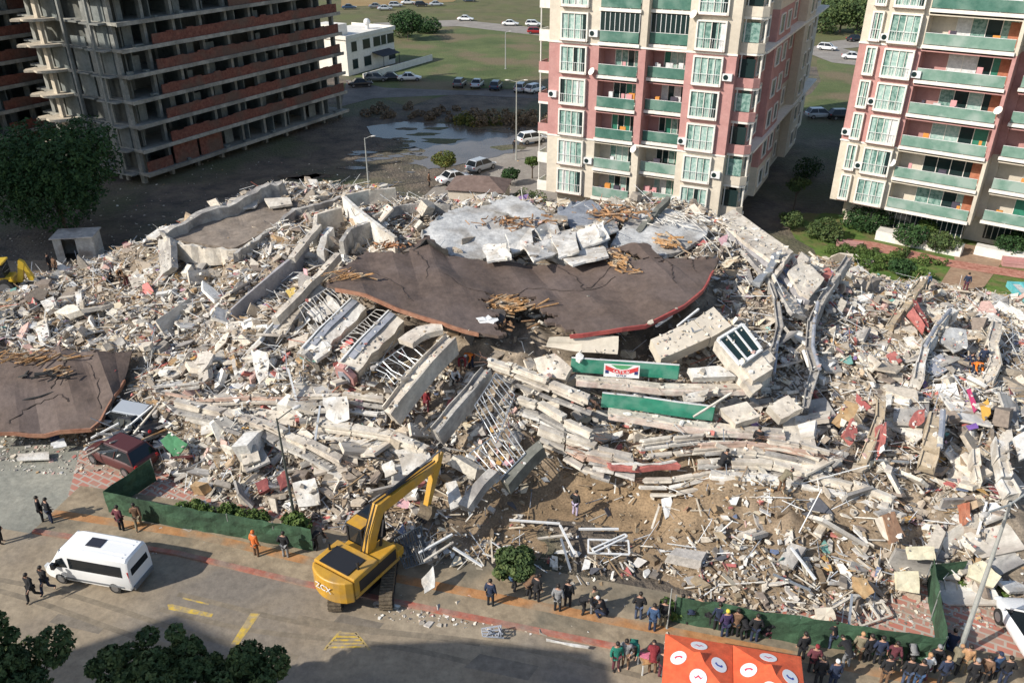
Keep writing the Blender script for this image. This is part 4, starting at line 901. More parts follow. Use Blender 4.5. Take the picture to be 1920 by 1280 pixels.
def grille(name, label, cat, corner, nbar, m, r=.025, cross=1, sag=.0, parent=None):
    """bent grid of bars spanning four corners given as (x, y, z)"""
    a_, b_, c_, d_ = [at(*q) if len(q) == 3 else on(q[0], q[1], .5, base=True) for q in corner]; mb = MB(); rr = random.Random(len(label or name)+nbar)
    for i in range(nbar+1):
        t = i/nbar; p = a_.lerp(b_, t); q = d_.lerp(c_, t); j = Vector((rr.uniform(-.22,.22), rr.uniform(-.22,.22), rr.uniform(-.2,.25)))
        mid = (p+q)/2+j-Vector((0,0,sag)); mb.tube([p, mid, q], r, 5)
    for i in range(cross+1):
        t = i/max(cross,1); mb.tube([a_.lerp(d_, t), b_.lerp(c_, t)], r*1.3, 5)
    o = mb.build(name, m, parent)
    if label: tag(o, label, cat)
    return o
grille('bent_railing','white slatted railing lying between the first two fallen columns','railing',[(560,575,6.1),(630,530,6.7),(670,560,6.5),(590,620,5.6)],11,M_dullm,.03)
slab('curtain_sheet','white draped sheet under the slatted railing between two fallen columns','cloth',[(575,585,5.9),(615,552,6.3),(640,575,6.2),(600,605,5.7)],.04,M_white,jag=.25)
grille('bent_railing','bare railing bars between the middle and the red-ended fallen column','railing',[(640,640,5.6),(705,580,6.4),(735,590,6.3),(675,660,5.4)],12,M_dullm,.026)
grille('bent_railing','dark tangled bars right of the red-ended fallen column','railing',[(700,690,5.0),(770,640,5.8),(800,660,5.6),(740,720,4.6)],8,M_grey_metal,.03)
grille('bent_railing','long bent bars hanging right of the metal-clad grey beam','railing',[(890,760,4.3),(930,700,5.0),(965,740,4.6),(930,830,3.4)],9,M_grey_metal,.03)
grille('bent_railing','grey bars over the dark hollow left of the dug-out earth','railing',[(880,850,3.2),(950,800,3.6),(985,850,3.0),(930,905,2.2)],9,M_grey_metal,.03)

# --- front: pancaked floor edges running across
FE = [
 ('fallen_beam','long cream beam slanting down right, starting below the roof hole','beam',[(915,668,5.6),(960,684,5.4),(1030,712,5.1),(1107,744,4.8)],.5,.45,M_cream),
 ('fallen_beam','second cream beam slanting down right, below the longer one','beam',[(970,740,4.6),(1010,752,4.4),(1060,780,4.1),(1112,806,3.8)],.45,.5,M_cream),
 ('fallen_beam','third slanting cream beam above the dug-out earth','beam',[(1010,797,3.6),(1060,815,3.3),(1120,835,3.0),(1185,850,2.8)],.5,.5,M_cream),
 ('fallen_beam','pinkish slanting beam ending at the red and white one','beam',[(1065,835,2.8),(1100,855,2.6),(1150,872,2.4)],.45,.4,mat('pinkish_render',(.50,.33,.25),(.58,.44,.35),2,.85)),
 ('fallen_beam','broad cream panel strip between the slanting beams and the crushed floors','beam',[(1100,840,2.9),(1150,850,2.8),(1190,862,2.6)],.9,.3,M_cream),
 ('fallen_beam','wavy cream floor edge, uppermost in the crushed stack right of centre','beam',[(1200,826,3.5),(1260,818,3.6),(1320,812,3.6),(1400,812,3.6)],.35,.35,M_cream),
 ('fallen_beam','pale floor edge curving through the crushed stack right of centre','beam',[(1300,842,3.2),(1360,838,3.3),(1420,846,3.2),(1500,862,3.0),(1560,872,2.9)],.35,.4,M_cream),
 ('fallen_beam','red-edged floor strip in the crushed stack right of centre','beam',[(1310,832,3.5),(1400,826,3.6),(1460,832,3.6),(1530,848,3.5)],.3,.35,mat('pinkish_render',(.5,.3,.2))),
 ('fallen_beam','long cream floor edge below the red-edged strip','beam',[(1370,862,2.9),(1450,868,2.9),(1520,886,2.7),(1600,905,2.6),(1680,935,2.4)],.45,.5,M_cream),
 ('fallen_beam','lowest long cream floor edge of the crushed stack','beam',[(1330,880,2.4),(1420,888,2.4),(1500,905,2.3),(1590,925,2.2),(1700,965,1.9)],.4,.5,M_white),
 ('fallen_beam','short cream floor edge above the trench beside the dug-out earth','beam',[(1338,900,2.0),(1390,905,2.0),(1450,916,2.0)],.35,.35,M_cream),
 ('fallen_beam','thin curved cream strip right of the red and white beam','beam',[(1205,896,1.9),(1260,895,2.0),(1300,886,2.2),(1345,876,2.4)],.25,.3,M_cream),
 ('fallen_beam','slim cream bar at the upper right of the crushed floors','beam',[(1440,818,3.9),(1500,828,3.8),(1560,846,3.6)],.3,.3,M_cream),
 ('fallen_beam','long dusty floor edge crossing the left front of the pile','beam',[(330,748,2.9),(420,768,2.8),(500,792,2.7),(580,826,2.6),(640,858,2.3)],.7,.4,M_cream),
 ('fallen_beam','dusty beam continuing right of the long left floor edge','beam',[(590,790,3.0),(660,800,3.0),(740,812,3.0),(800,835,2.8)],.7,.5,M_cream),
 ('fallen_beam','thin reddish floor edge above the long left one','beam',[(310,738,3.0),(400,748,3.0),(470,742,3.2),(560,745,3.4)],.2,.2,mat('pinkish_render',(.5,.3,.2))),
 ('fallen_beam','cream ledge under the white curtains left of centre','beam',[(575,742,3.8),(640,738,4.0),(720,748,3.9)],.3,.3,M_cream),
 ('fallen_beam','thin beams crossing left of the long floor edge','beam',[(285,726,3.1),(330,720,3.2),(375,716,3.3)],.18,.15,M_white),
]
def layers(o, pts, w, h, m, i):
    """thinner plates squeezed under a floor edge, and bars sticking out of its ends"""
    r = random.Random(500+i); P_ = [at(*q) for q in pts]
    for k in range(2 if h > .28 else 1):
        off = Vector((r.uniform(-.3,.3), -.18-.2*k+r.uniform(-.1,.1), -h-.12-.30*k)); a_ = r.uniform(0,.15); b_ = r.uniform(.8,1)
        n = len(P_); q = [P_[0].lerp(P_[1], a_)]+P_[1:-1]+[P_[-2].lerp(P_[-1], b_)]
        mb = MB(); snapped(mb, [p+off for p in q], w*r.uniform(.7,1.1), .15, r.uniform(-.15,.15), .03, 0, i*7+k, None); mb.build('squeezed_layer', [M_cream, M_conc, M_white][(i+k) % 3], o)
    mb = MB()
    for e in (0, -1):
        d = (P_[e]-P_[1 if e == 0 else -2]).normalized()
        for _ in range(4): s_ = P_[e]+Vector((0, r.uniform(-w,w)*.35, -r.uniform(.05,h))); mb.tube([s_-d*.1, s_+d*r.uniform(.2,.5), s_+d*r.uniform(.5,.9)+Vector((r.uniform(-.3,.3), r.uniform(-.2,.2), r.uniform(-.3,.2)))], .018, 5)
    mb.build('rebar', M_rebar, o)
M_rebar = mat('rusty_rebar', (.12,.07,.05), (.2,.11,.07), 8, .8)
for i_, (nm, lb, ct, pts, w_, h_, m) in enumerate(FE): strip3(nm, lb, ct, pts, w_*.8, h_*.9, m, 0, jag=.035, sub=2, prof='ledge', snap=True); o_ = C.objects[-1]; layers(o_, pts, w_, h_, m, i_)
o = strip3('striped_beam','short red and white beam above the dug-out earth','beam',[(1143,872,2.5),(1200,874,2.5),(1270,868,2.6)],.35,.3,M_red)
strip3('painted_stripe',None,None,[(1150,868,2.62),(1205,870,2.62),(1268,864,2.72)],.12,.08,M_white,parent=o)
# balconies with green glass
def wreck_balcony(label, gl, edge, banner=False):
    G_ = [at(*q) for q in gl]; root = empty('fallen_balcony', G_[0], 0, label, 'balcony'); o0 = G_[0]
    mb = MB(); sweep(mb, [p-o0+Vector((0,.1,0)) for p in G_], .06, .95, 0, .015, 3); mb.build('glass_panel', M_green, root)
    mb = MB(); sweep(mb, [p-o0+Vector((0,.1,.04)) for p in G_], .1, .05, 0, .01, 3); mb.build('top_rail', M_metal, root)
    E_ = [at(*q)-o0 for q in edge]; mb = MB(); sweep(mb, E_, .55, .16, 0, .03, 4); mb.build('balcony_floor', M_cream, root)
    mb = MB(); sweep(mb, [p+Vector((0,-.36,-.1)) for p in E_], .16, .3, 0, .03, 4); mb.build('floor_edge', mat('pink_white_edge', (.60,.45,.38), (.72,.64,.55), 2, .8), root)
    return root
def fallen_balcony_pts():
    return [(1072,672,6.0),(1140,677,5.9),(1210,681,5.9),(1275,686,5.9)]
gb1 = wreck_balcony('fallen balcony of green glass carrying a red and white banner', fallen_balcony_pts(), [(1080,706,5.0),(1160,713,4.95),(1240,722,4.9),(1330,724,4.9),(1418,722,4.9)])
gb2 = wreck_balcony('fallen balcony of plain green glass below the one with the banner', [(1130,738,4.9),(1200,745,4.8),(1270,755,4.7),(1342,764,4.6)], [(1140,768,3.95),(1210,779,3.9),(1290,792,3.8),(1370,800,3.8),(1470,808,3.7)])
# banner
def text_mesh(name, s, size, m, M4, parent=None, extrude=.004):
    cu = bpy.data.curves.new(name, 'FONT'); cu.body = s; cu.size = size; cu.extrude = extrude; cu.align_x = 'CENTER'; cu.align_y = 'CENTER'
    t = bpy.data.objects.new(name, cu); C.objects.link(t); dg = bpy.context.evaluated_depsgraph_get(); me = bpy.data.meshes.new_from_object(t.evaluated_get(dg))
    bpy.data.objects.remove(t); bpy.data.curves.remove(cu); me.transform(M4); return link(name, me, m, parent)
a_, b_ = at(1133,679,5.95), at(1200,683,5.93); sx = (b_-a_); W_ = sx.length; sx.normalize(); n_ = sx.cross(Vector((0,0,1))).normalized(); uz = n_.cross(sx)*-1
uz = Vector((0,0,1)); F4 = Matrix((sx, uz, n_)).transposed().to_4x4(); F4.translation = (a_+b_)/2+n_*.09-Vector((0,0,.46))
ban = empty('banner', (0,0,0), 0, 'white banner with red ribbon lettering hung on the green glass balcony', 'banner')
Hb = .86; mb = MB(); mb.box(-W_/2, W_/2, -Hb/2, Hb/2, -.02, .02, 0, F4); mb.build('cloth', mat('banner_white', (.8,.8,.78)), ban)
F5 = F4.copy(); F5.translation = F4.translation+n_*.025
mb = MB(); rib = [(-W_*.46,.34),(-W_*.2,.12),(0,.05),(W_*.2,.12),(W_*.46,.34),(W_*.46,.06),(W_*.2,-.16),(0,-.22),(-W_*.2,-.16),(-W_*.46,.06)]
mb.prism(rib[:5]+rib[5:], 0, .008, 0, F5); mb.build('ribbon', mat('banner_red', (.65,.06,.06)), ban)
mb = MB(); mb.prism([(-W_*.3,.40),(W_*.3,.40),(.3,.17),(0,.12),(-.3,.17)], 0, .006, 0, F5); mb.build('green_field', mat('banner_green', (.10,.35,.15)), ban)
mb = MB(); mb.box(-W_*.46, -W_*.36, -.2, .02, 0, .008, 0, F5); mb.box(W_*.36, W_*.46, -.2, .02, 0, .008, 0, F5); mb.build('blue_blocks', mat('banner_navy', (.03,.04,.16)), ban)
F6 = F5 @ Matrix.Translation((0, -.07, .012)); text_mesh('lettering', 'SATILIK', .30, mat('banner_white', (.8,.8,.8)), F6, ban)
F6 = F5 @ Matrix.Translation((0, -.32, .006)); text_mesh('lettering', 'SATILIK', .18, mat('banner_navy', (.03,.04,.16)), F6, ban)

# --- tilted cream facade corner with a window, right of the brown roof
FC = [
 ('facade_block','wide cream facade panel propped under the right end of the brown roof',[(1220,636,6.4),(1300,600,7.0),(1332,632,6.5),(1240,672,5.8)],.9,M_creamf),
 ('facade_block','cream facade panel bending up at the right end of the brown roof',[(1302,600,7.0),(1338,575,7.3),(1372,610,6.9),(1334,632,6.5)],.9,M_creamf),
 ('facade_block','square cream pilaster block beside the tilted dark window',[(1340,640,6.5),(1366,628,6.7),(1420,700,5.7),(1395,715,5.5)],.8,M_cream),
 ('facade_block','cream block at the foot of the tilted dark window',[(1388,685,6.1),(1425,662,6.5),(1450,690,6.1),(1412,714,5.7)],.8,M_cream),
 ('facade_block','small cream end block jutting right of the tilted window',[(1422,665,6.4),(1440,655,6.5),(1455,672,6.3),(1440,684,6.1)],.7,M_cream),
 ('facade_block','cream block stepping down below the tilted window',[(1392,715,5.5),(1408,700,5.7),(1430,722,5.3),(1412,738,5.0)],.6,M_cream),
 ('facade_block','cream facade blocks tumbled at the end of the plain green balcony',[(1440,760,4.6),(1478,740,5.0),(1505,765,4.6),(1465,785,4.2)],.8,M_cream),
 ('facade_block','thin white panel dropped between the two green balconies',[(1280,740,4.9),(1330,728,5.1),(1320,752,4.7),(1285,755,4.6)],.15,M_white),
 ('facade_block','cream flat facade panel hanging below the middle of the brown roof',[(1030,632,6.3),(1090,630,6.4),(1160,630,6.4),(1158,664,5.5),(1090,660,5.6),(1024,650,5.7)],.35,M_creamf),
 ('facade_block','ribbed cream panel left of the banner balcony',[(1000,672,5.7),(1040,662,6.0),(1072,690,5.5),(1060,712,5.0),(1010,700,5.0)],.6,M_cream),
 ('facade_block','cream slab lying between banner balcony and tilted facade',[(1290,690,5.8),(1350,685,5.9),(1380,705,5.6),(1300,708,5.5)],.5,M_white),
 ('facade_block','cream rubble block at the right end of the plain green balcony',[(1350,765,4.6),(1400,752,4.9),(1425,780,4.5),(1380,795,4.2)],.6,M_cream),
]
for nm, lb, pts, th, m in FC: slab(nm, lb, 'facade panel', pts, th, m, jag=.04)
w = empty('tilted_window', at(1375,650,6.75), 0, 'dark sliding window with white frame tilted in the fallen facade', 'window'); o0 = w.location
Q = [at(*q)-o0 for q in ((1346,636,7.0),(1392,608,7.45),(1428,655,6.75),(1388,684,6.3))]
mb = MB(); n_ = (Q[1]-Q[0]).cross(Q[3]-Q[0]).normalized(); n_ = n_ if n_.z > 0 else -n_
mb.add([*Q, *[q-n_*.1 for q in Q]], [(0,1,2,3),(7,6,5,4),(0,4,5,1),(1,5,6,2),(2,6,7,3),(3,7,4,0)]); mb.build('pane', M_gdark, w)
mb = MB()
for a_, b_ in ((0,1),(1,2),(2,3),(3,0)): sweep(mb, [Q[a_]+n_*.08, Q[b_]+n_*.08], .18, .12, 0, 0, 1)
for t in (.33,.66): sweep(mb, [Q[0].lerp(Q[1],t)+n_*.06, Q[3].lerp(Q[2],t)+n_*.06], .1, .08, 0, 0, 1)
mb.build('frame', M_metal, w)
for i, (a_, b_) in enumerate((((1250,592,6.9),(1290,560,7.1)),((1270,610,6.8),(1310,578,7.2)),((1230,610,6.7),(1260,590,6.8)))):
    strip3('roof_prop', ['left white rafter tail under the right roof edge','right white rafter tail under the right roof edge','short white rafter tail under the right roof edge'][i], 'rafter', [a_, b_], .12, .12, M_metal, jag=0, sub=1)

# --- right part: big diagonal floor plate, curved edge columns
slab('fallen_plate','long sunlit cream wall plate running from the centre block corner down to the right','wall',[(1347,408,7.4),(1376,392,7.5),(1420,424,7.2),(1488,472,6.6),(1450,492,6.5),(1395,452,7.0)],.3,M_cream,jag=.05)
slab('fallen_plate','second sunlit cream wall plate, lower end of the long diagonal row','wall',[(1478,508,6.4),(1508,486,6.6),(1546,522,6.0),(1518,558,5.5),(1500,548,5.6)],.3,M_cream,jag=.05)
strip3('standing_panel','shaded grey wall under the long diagonal plate','wall',[(1347,412,7.1),(1395,458,6.7),(1450,500,6.2),(1516,562,5.3)],.3,2.0,mat('shade_grey_wall',(.3,.3,.3)),jag=.05)  # shade under the plate is put into this wall's grey
strip3('fallen_plate','dark slot-windowed grey wall lying parallel to the diagonal plate','wall',[(1400,470,6.4),(1440,512,6.0),(1480,560,5.5),(1500,590,5.2)],1.3,.3,M_conc,roll=-25)
for i, (a_, b_, c_) in enumerate((((1460,470,7.0),(1440,505,6.6),(1415,530,6.2)),((1478,478,6.9),(1460,505,6.5),(1452,520,6.3)))):
    strip3('bent_profile', ['crossing grey metal bundle over the diagonal plate','short beige profile over the diagonal plate'][i], 'profile', [a_,b_,c_], .5-.2*i, .35, [M_grey_metal, M_cream][i], jag=.1)
RC = [
 ('edge_column','twisted grey edge column nearest the tilted window',[(1445,528,6.2),(1456,560,5.8),(1462,610,5.3),(1452,650,5.0),(1450,690,4.6)],.45,.9,M_conc),
 ('edge_column','long curving cream edge column with a steel pipe, right of the tilted window',[(1592,478,5.6),(1570,510,5.5),(1540,560,5.2),(1522,600,4.9),(1516,650,4.5),(1530,690,4.2),(1518,730,3.9),(1512,762,3.6)],.6,.9,M_conc),
 ('edge_column','long pale edge column with dark window slots, right side of the pile',[(1790,575,4.0),(1765,605,4.2),(1738,640,4.4),(1728,680,4.2),(1722,712,3.9)],.7,.9,M_white),
 ('edge_column','dusty brown broken column beside a red wall shard at right',[(1735,515,3.2),(1712,548,3.6),(1690,580,3.8),(1668,612,3.6)],.8,.5,mat('dusty_brown_render',(.42,.33,.22),(.52,.43,.31),1,.9,.2)),
 ('edge_column','cream bent column near the far right edge',[(1872,598,3.8),(1860,640,4.0),(1868,680,3.8),(1850,715,3.5)],.9,.6,M_cream),
 ('edge_column','dusty column with blue-grey pipe in the lower right of the pile',[(1758,775,4.2),(1752,810,4.0),(1745,840,3.7),(1735,870,3.3)],1.0,.7,mat('dusty_brown_render',(.4,.3,.2))),
 ('edge_column','curved column with a red lower face at lower right',[(1652,745,4.2),(1650,780,4.0),(1635,820,3.6),(1615,865,3.0)],.6,.6,mat('dusty_brown_render',(.4,.3,.2))),
 ('edge_column','ribbed pale column at the far lower right',[(1880,825,3.8),(1882,860,3.6),(1890,895,3.2),(1905,925,2.9)],.9,.7,M_white),
 ('edge_column','narrow column with open window slots left of the ribbed pale one',[(1828,835,3.6),(1832,870,3.3),(1838,900,3.0)],.5,.6,M_cream),
]
for nm, lb, pts, w_, h_, m in RC: strip3(nm, lb, 'facade column', pts, w_*.8, h_, m, 0, jag=.045, sub=2, prof='channel', snap=True)
for lb, pts, r_ in (('steel drainpipe following the long curving cream edge column',[(1534,566,5.4),(1527,604,5.1),(1524,650,4.7),(1537,692,4.4)],.12),('steel pipe on the dusty lower right column',[(1768,770,4.3),(1766,805,4.1),(1762,838,3.8)],.16),
      ('pale grey rail along the twisted grey edge column',[(1458,640,5.3),(1455,672,5.0),(1452,700,4.8)],.08),('pair of dark rails on the long pale edge column',[(1782,580,4.3),(1755,612,4.5),(1735,648,4.6)],.12)):
    mb = MB(); mb.tube([at(*q) for q in pts], r_, 8); tag(mb.build('pipe', M_slate), lb, 'pipe')
RS = [
 ('red shard of facade beside the dusty brown column at right',[(1700,590,3.9),(1712,575,4.2),(1735,610,3.7),(1730,625,3.4)],.15,M_red),
 ('dark red curved panel right of the dusty brown column',[(1712,560,4.2),(1722,570,4.1),(1738,600,3.7),(1745,622,3.3),(1725,612,3.5)],.12,mat('dark_red_render',(.20,.05,.05),(.28,.08,.07),2,.85)),
 ('flat pinkish-red plate in the middle of the right part',[(1662,665,4.1),(1678,658,4.2),(1692,676,4.0),(1678,686,3.9)],.15,M_red),
 ('red plate leaning left of the dusty lower right column',[(1706,795,3.9),(1716,772,4.2),(1736,764,4.3),(1733,790,3.9),(1715,802,3.7)],.15,M_red),
 ('red ribbed panel at the foot of the curved column',[(1642,800,3.9),(1662,790,4.0),(1660,830,3.4),(1648,855,3.0),(1638,830,3.4)],.15,M_red),
 ('red and maroon corner at the end of the crushed floors',[(1582,815,3.9),(1600,782,4.3),(1608,812,3.8),(1598,832,3.5)],.3,M_red),
 ('grey flat plate leaning between two right edge columns',[(1762,640,3.9),(1775,612,4.3),(1812,618,4.2),(1815,650,3.7),(1790,660,3.6)],.15,M_grey_mem),
 ('blue-grey folded plate below the leaning grey plate',[(1745,672,3.9),(1765,662,4.1),(1782,690,3.7),(1760,705,3.4),(1740,695,3.6)],.15,M_slate),
 ('orange-brown board face left of the curved column',[(1560,790,3.8),(1585,750,4.3),(1612,760,4.2),(1600,790,3.8),(1575,800,3.6)],.12,mat('tan_board',(.45,.27,.12),(.52,.36,.19),2,.9)),
 ('mustard yellow mattress among right side rubble','mattress',None,None) if 0 else ('mustard yellow panel among the rubble at far right',[(1838,760,3.7),(1852,745,4.0),(1858,775,3.6),(1845,790,3.3)],.12,mat('mustard_cloth',(.55,.32,.06))),
 ('small purple cloth below the mustard panel',[(1812,797,3.5),(1830,792,3.6),(1835,802,3.4),(1818,806,3.3)],.08,mat('purple_cloth',(.20,.10,.35))),
 ('crimson cloth strip left of the mustard panel',[(1812,730,3.8),(1820,728,3.9),(1832,765,3.5),(1826,775,3.3)],.08,mat('crimson_cloth',(.40,.04,.12))),
 ('big white plate at the right edge of the picture',[(1900,820,3.5),(1930,800,3.8),(1940,850,3.2),(1912,862,3.0)],.2,M_white),
 ('brown wooden door lying by the crushed floors at lower right',[(1655,965,2.9),(1678,958,3.0),(1698,1005,2.2),(1672,1018,2.1)],.3,mat('brown_door_wood',(.22,.12,.07),(.30,.18,.11),4,.6)),
 ('cream cupboard board beside the brown wooden door',[(1640,972,2.7),(1654,968,2.8),(1672,1018,2.0),(1655,1005,2.1)],.12,M_creamf),
 ('pale yellow square board in front of the brown door',[(1702,1024,2.1),(1752,1024,2.1),(1755,1050,1.6),(1706,1048,1.7)],.2,mat('pale_yellow_board',(.70,.62,.42),(.76,.69,.50),1,.8)),
 ('cream square board beside the top of the green fence',[(1680,1072,1.7),(1722,1070,1.7),(1724,1112,.95),(1682,1105,1.0)],.2,mat('pale_yellow_board',(.7,.6,.4))),
 ('pale board right of the green fence corner',[(1820,1058,1.7),(1842,1050,1.8),(1878,1080,1.4),(1862,1102,1.0),(1815,1080,1.3)],.25,mat('pale_yellow_board',(.7,.6,.4))),
 ('cream tabletop slab near the front right fence',[(1530,1140,1.0),(1560,1138,1.1),(1568,1160,.7),(1535,1166,.6)],.3,M_creamf),
 ('tan cabinet side lying near the front right',[(1600,1080,1.6),(1625,1085,1.5),(1640,1110,1.1),(1622,1122,.9),(1600,1100,1.2)],.25,mat('tan_board',(.45,.27,.12))),
 ('orange brick lump on the right slope',[(1800,945,2.6),(1818,940,2.7),(1822,975,2.1),(1806,985,1.9)],.3,mat('orange_brick',(.4,.1,.1))),
 ('long pale panel at the front left corner of the crushed floors',[(1240,935,1.0),(1258,930,1.1),(1262,960,.7),(1248,972,.6)],.1,M_metal),
 ('cream wall plate at the left centre of the pile',[(370,662,3.9),(390,658,4.0),(392,700,3.3),(372,712,3.1)],.2,M_cream),
 ('cream board beside a brown cabinet left of the fallen columns',[(425,605,4.6),(450,600,4.7),(462,632,4.2),(438,640,4.1)],.25,M_cream),
 ('brown cabinet face left of the fallen columns',[(448,592,4.9),(468,596,4.8),(482,628,4.3),(462,634,4.2)],.3,mat('tan_board',(.45,.27,.12))),
 ('yellow plastic panel between the wall and first column',[(535,545,6.1),(552,538,6.3),(562,552,6.1),(548,562,5.9)],.1,mat('dull_yellow_panel',(.50,.36,.10))),
 ('big cream broken plate low on the left slope',[(430,668,3.6),(490,672,3.6),(492,712,3.0),(440,705,3.1)],.3,M_white),
 ('white cream slab at the left rear rubble',[(268,505,3.0),(285,500,3.1),(302,540,2.6),(280,548,2.5)],.25,M_white),
 ('cream slab in left rear rubble next to the broken column',[(240,520,2.7),(258,505,2.9),(270,530,2.6),(250,545,2.4)],.25,M_cream),
 ('white square block on the far left slope',[(66,618,1.9),(88,605,2.2),(92,630,1.8),(76,645,1.6)],.3,M_white),
 ('rounded white block above the orange boards at far left',[(75,565,1.8),(100,555,2.0),(106,575,1.8),(88,585,1.6)],.4,M_white),
 ('white fluttering sheet on the left slope',[(140,548,2.3),(152,545,2.4),(156,572,2.0),(145,575,1.9)],.2,M_white),
 ('green board leaning by the crushed cars at lower left',[(300,825,1.9),(318,810,2.2),(352,832,1.8),(330,862,1.1)],.08,mat('green_board',(.05,.20,.08),(.08,.26,.12),3,.8)),
 ('white door panel lying flat at the far lower left',[(32,850,.3),(92,846,.3),(92,860,.3),(32,862,.3)],.08,M_white),
 ('dark blue board at the foot of the left brown roof',[(88,808,1.0),(106,802,1.1),(112,822,.7),(95,828,.6)],.08,mat('navy_board',(.03,.04,.08))),
 ('pale board right of the dark blue one',[(95,830,.7),(120,820,.8),(125,836,.5),(100,840,.5)],.08,M_metal),
 ('large white plate behind the excavator arm',[(835,905,2.0),(855,900,2.1),(868,945,1.4),(845,955,1.3)],.25,M_white),
 ('big grey-white wall plate above the excavator arm',[(745,850,3.2),(805,848,3.2),(812,885,2.5),(755,890,2.5)],.25,M_white),
 ('white plate cluster left of the excavator arm',[(715,870,2.4),(735,862,2.6),(745,885,2.2),(722,895,2.0)],.2,M_white),
 ('pinkish white plate under the lamp post, left front',[(548,905,1.6),(590,895,1.8),(600,945,.9),(560,950,.8)],.2,M_white),
 ('cream plate on the left front slope',[(452,840,2.2),(480,832,2.4),(488,862,1.9),(455,872,1.8)],.2,M_cream),
 ('deep red panel on the left front slope',[(518,895,1.5),(535,880,1.8),(545,905,1.3),(525,920,1.1)],.12,mat('dark_red_render',(.2,.05,.05))),
 ('red fabric block left of the deep red panel',[(478,905,1.2),(500,895,1.4),(505,915,1.1),(485,925,.9)],.3,mat('dark_red_render',(.2,.05,.05))),
 ('white cabinet lying at the right of the excavator track',[(790,1085,.9),(812,1060,1.3),(815,1100,.7),(796,1112,.5)],.2,M_white),
 ('grey-beige block behind the excavator track',[(792,1020,1.3),(812,1010,1.5),(820,1045,1.0),(800,1055,.8)],.5,M_conc),
 ('white board on the pavement among the onlookers',[(1040,1150,.2),(1106,1208,.2),(1100,1213,.2),(1030,1200,.2)],.05,M_white) if 0 else ('long white plank lying on the kerb below the dug-out earth',[(1024,1196,.25),(1104,1210,.25),(1103,1214,.25),(1024,1200,.25)],.06,M_white),
]
for lb, pts, th, m in RS:
    nm = 'fallen_board' if 'board' in lb else 'cloth_scrap' if 'cloth' in lb else 'wooden_door' if 'wooden door' in lb else 'fallen_plank' if 'plank' in lb else 'facade_fragment'
    slab(nm, lb, {'fallen_board':'board','cloth_scrap':'cloth','wooden_door':'door','fallen_plank':'plank','facade_fragment':'wall fragment'}[nm], pts, th, m, jag=.05)
# white curtains and frames
for lb, q in (('white curtains hanging over the ledge left of centre',[(605,745,4.1),(650,742,4.2),(655,785,3.3),(628,795,3.0),(610,780,3.3)]),('second torn white curtain left of the fallen columns',[(470,655,4.6),(500,660,4.6),(505,720,3.4),(490,730,3.2)])):
    slab('curtain','%s' % lb,'curtain',q,.03,M_white,jag=.12,sub=3)
# window frames lying on the dug earth
def frame_obj(label, corners, bars, m=M_metal, w=.09, cat='window frame'):
    P_ = [at(*q) for q in corners]; mb = MB()
    for i in range(4): sweep(mb, [P_[i], P_[(i+1) % 4]], w, w*.7, 0, 0, 1)
    for t in bars: sweep(mb, [P_[0].lerp(P_[1], t)+Vector((0,0,.02)), P_[3].lerp(P_[2], t)+Vector((0,0,.02))], w*.8, w*.5, 0, 0, 1)
    return tag(mb.build('discarded_window', m), label, cat)
frame_obj('white double window frame lying on the earth below the standing figure', [(1103,1010,.7),(1178,1012,.7),(1180,1038,.6),(1103,1035,.6)], [.5])
frame_obj('narrow white frame leaning across the double window frame', [(1110,1028,.8),(1172,1000,.9),(1176,1004,.9),(1114,1034,.8)], [])
frame_obj('cream window frame lying on the red paving at front right', [(1596,1138,.35),(1630,1130,.4),(1650,1160,.35),(1615,1172,.3)], [.5], M_cream)
frame_obj('second cream frame right of the one on the red paving', [(1632,1130,.35),(1655,1128,.4),(1672,1152,.35),(1650,1160,.3)], [], M_cream)
frame_obj('grey window frame in the trench side right of the dug earth', [(1290,600,6.9),(1330,590,7.0),(1340,610,6.8),(1300,622,6.7)], [.5], M_grey_metal)
BARS = ['white bar lying left to right at the upper left of the dug earth', 'short cream bar lying at the left side of the dug earth', 'white bar slanting down beside the bars left of the window frame', 'galvanised bar slanting down toward the onlookers from the dug earth', 'white bar above the white double window frame', 'cream bar standing nearly upright at the right of the dug earth', 'white bar slanting down right of the double window frame', 'galvanised bar in the lower right rubble, sloping toward the fence', 'white bar sloping steeply in the lower right rubble', 'cream bar rising to the right behind the right green fence', 'white bar leaning near the leaning lamp post', 'galvanised bar beside the lowest crushed floor edge at right', 'white bar in the bundle right of the excavator, upper one', 'cream bar in the bundle right of the excavator, lower one', 'white bar pointing down right above the uprooted tree', 'galvanised bar standing beside the cream frames on the paving', 'white bar over the crushed cars reaching up right', 'cream bar over the crushed cars, lower one', 'white bar touching the foot of the left brown roof', 'galvanised bar hanging by the white curtains', 'white bar sloping down below the leftmost window bay column', 'cream bar leaning across the plain green balcony']
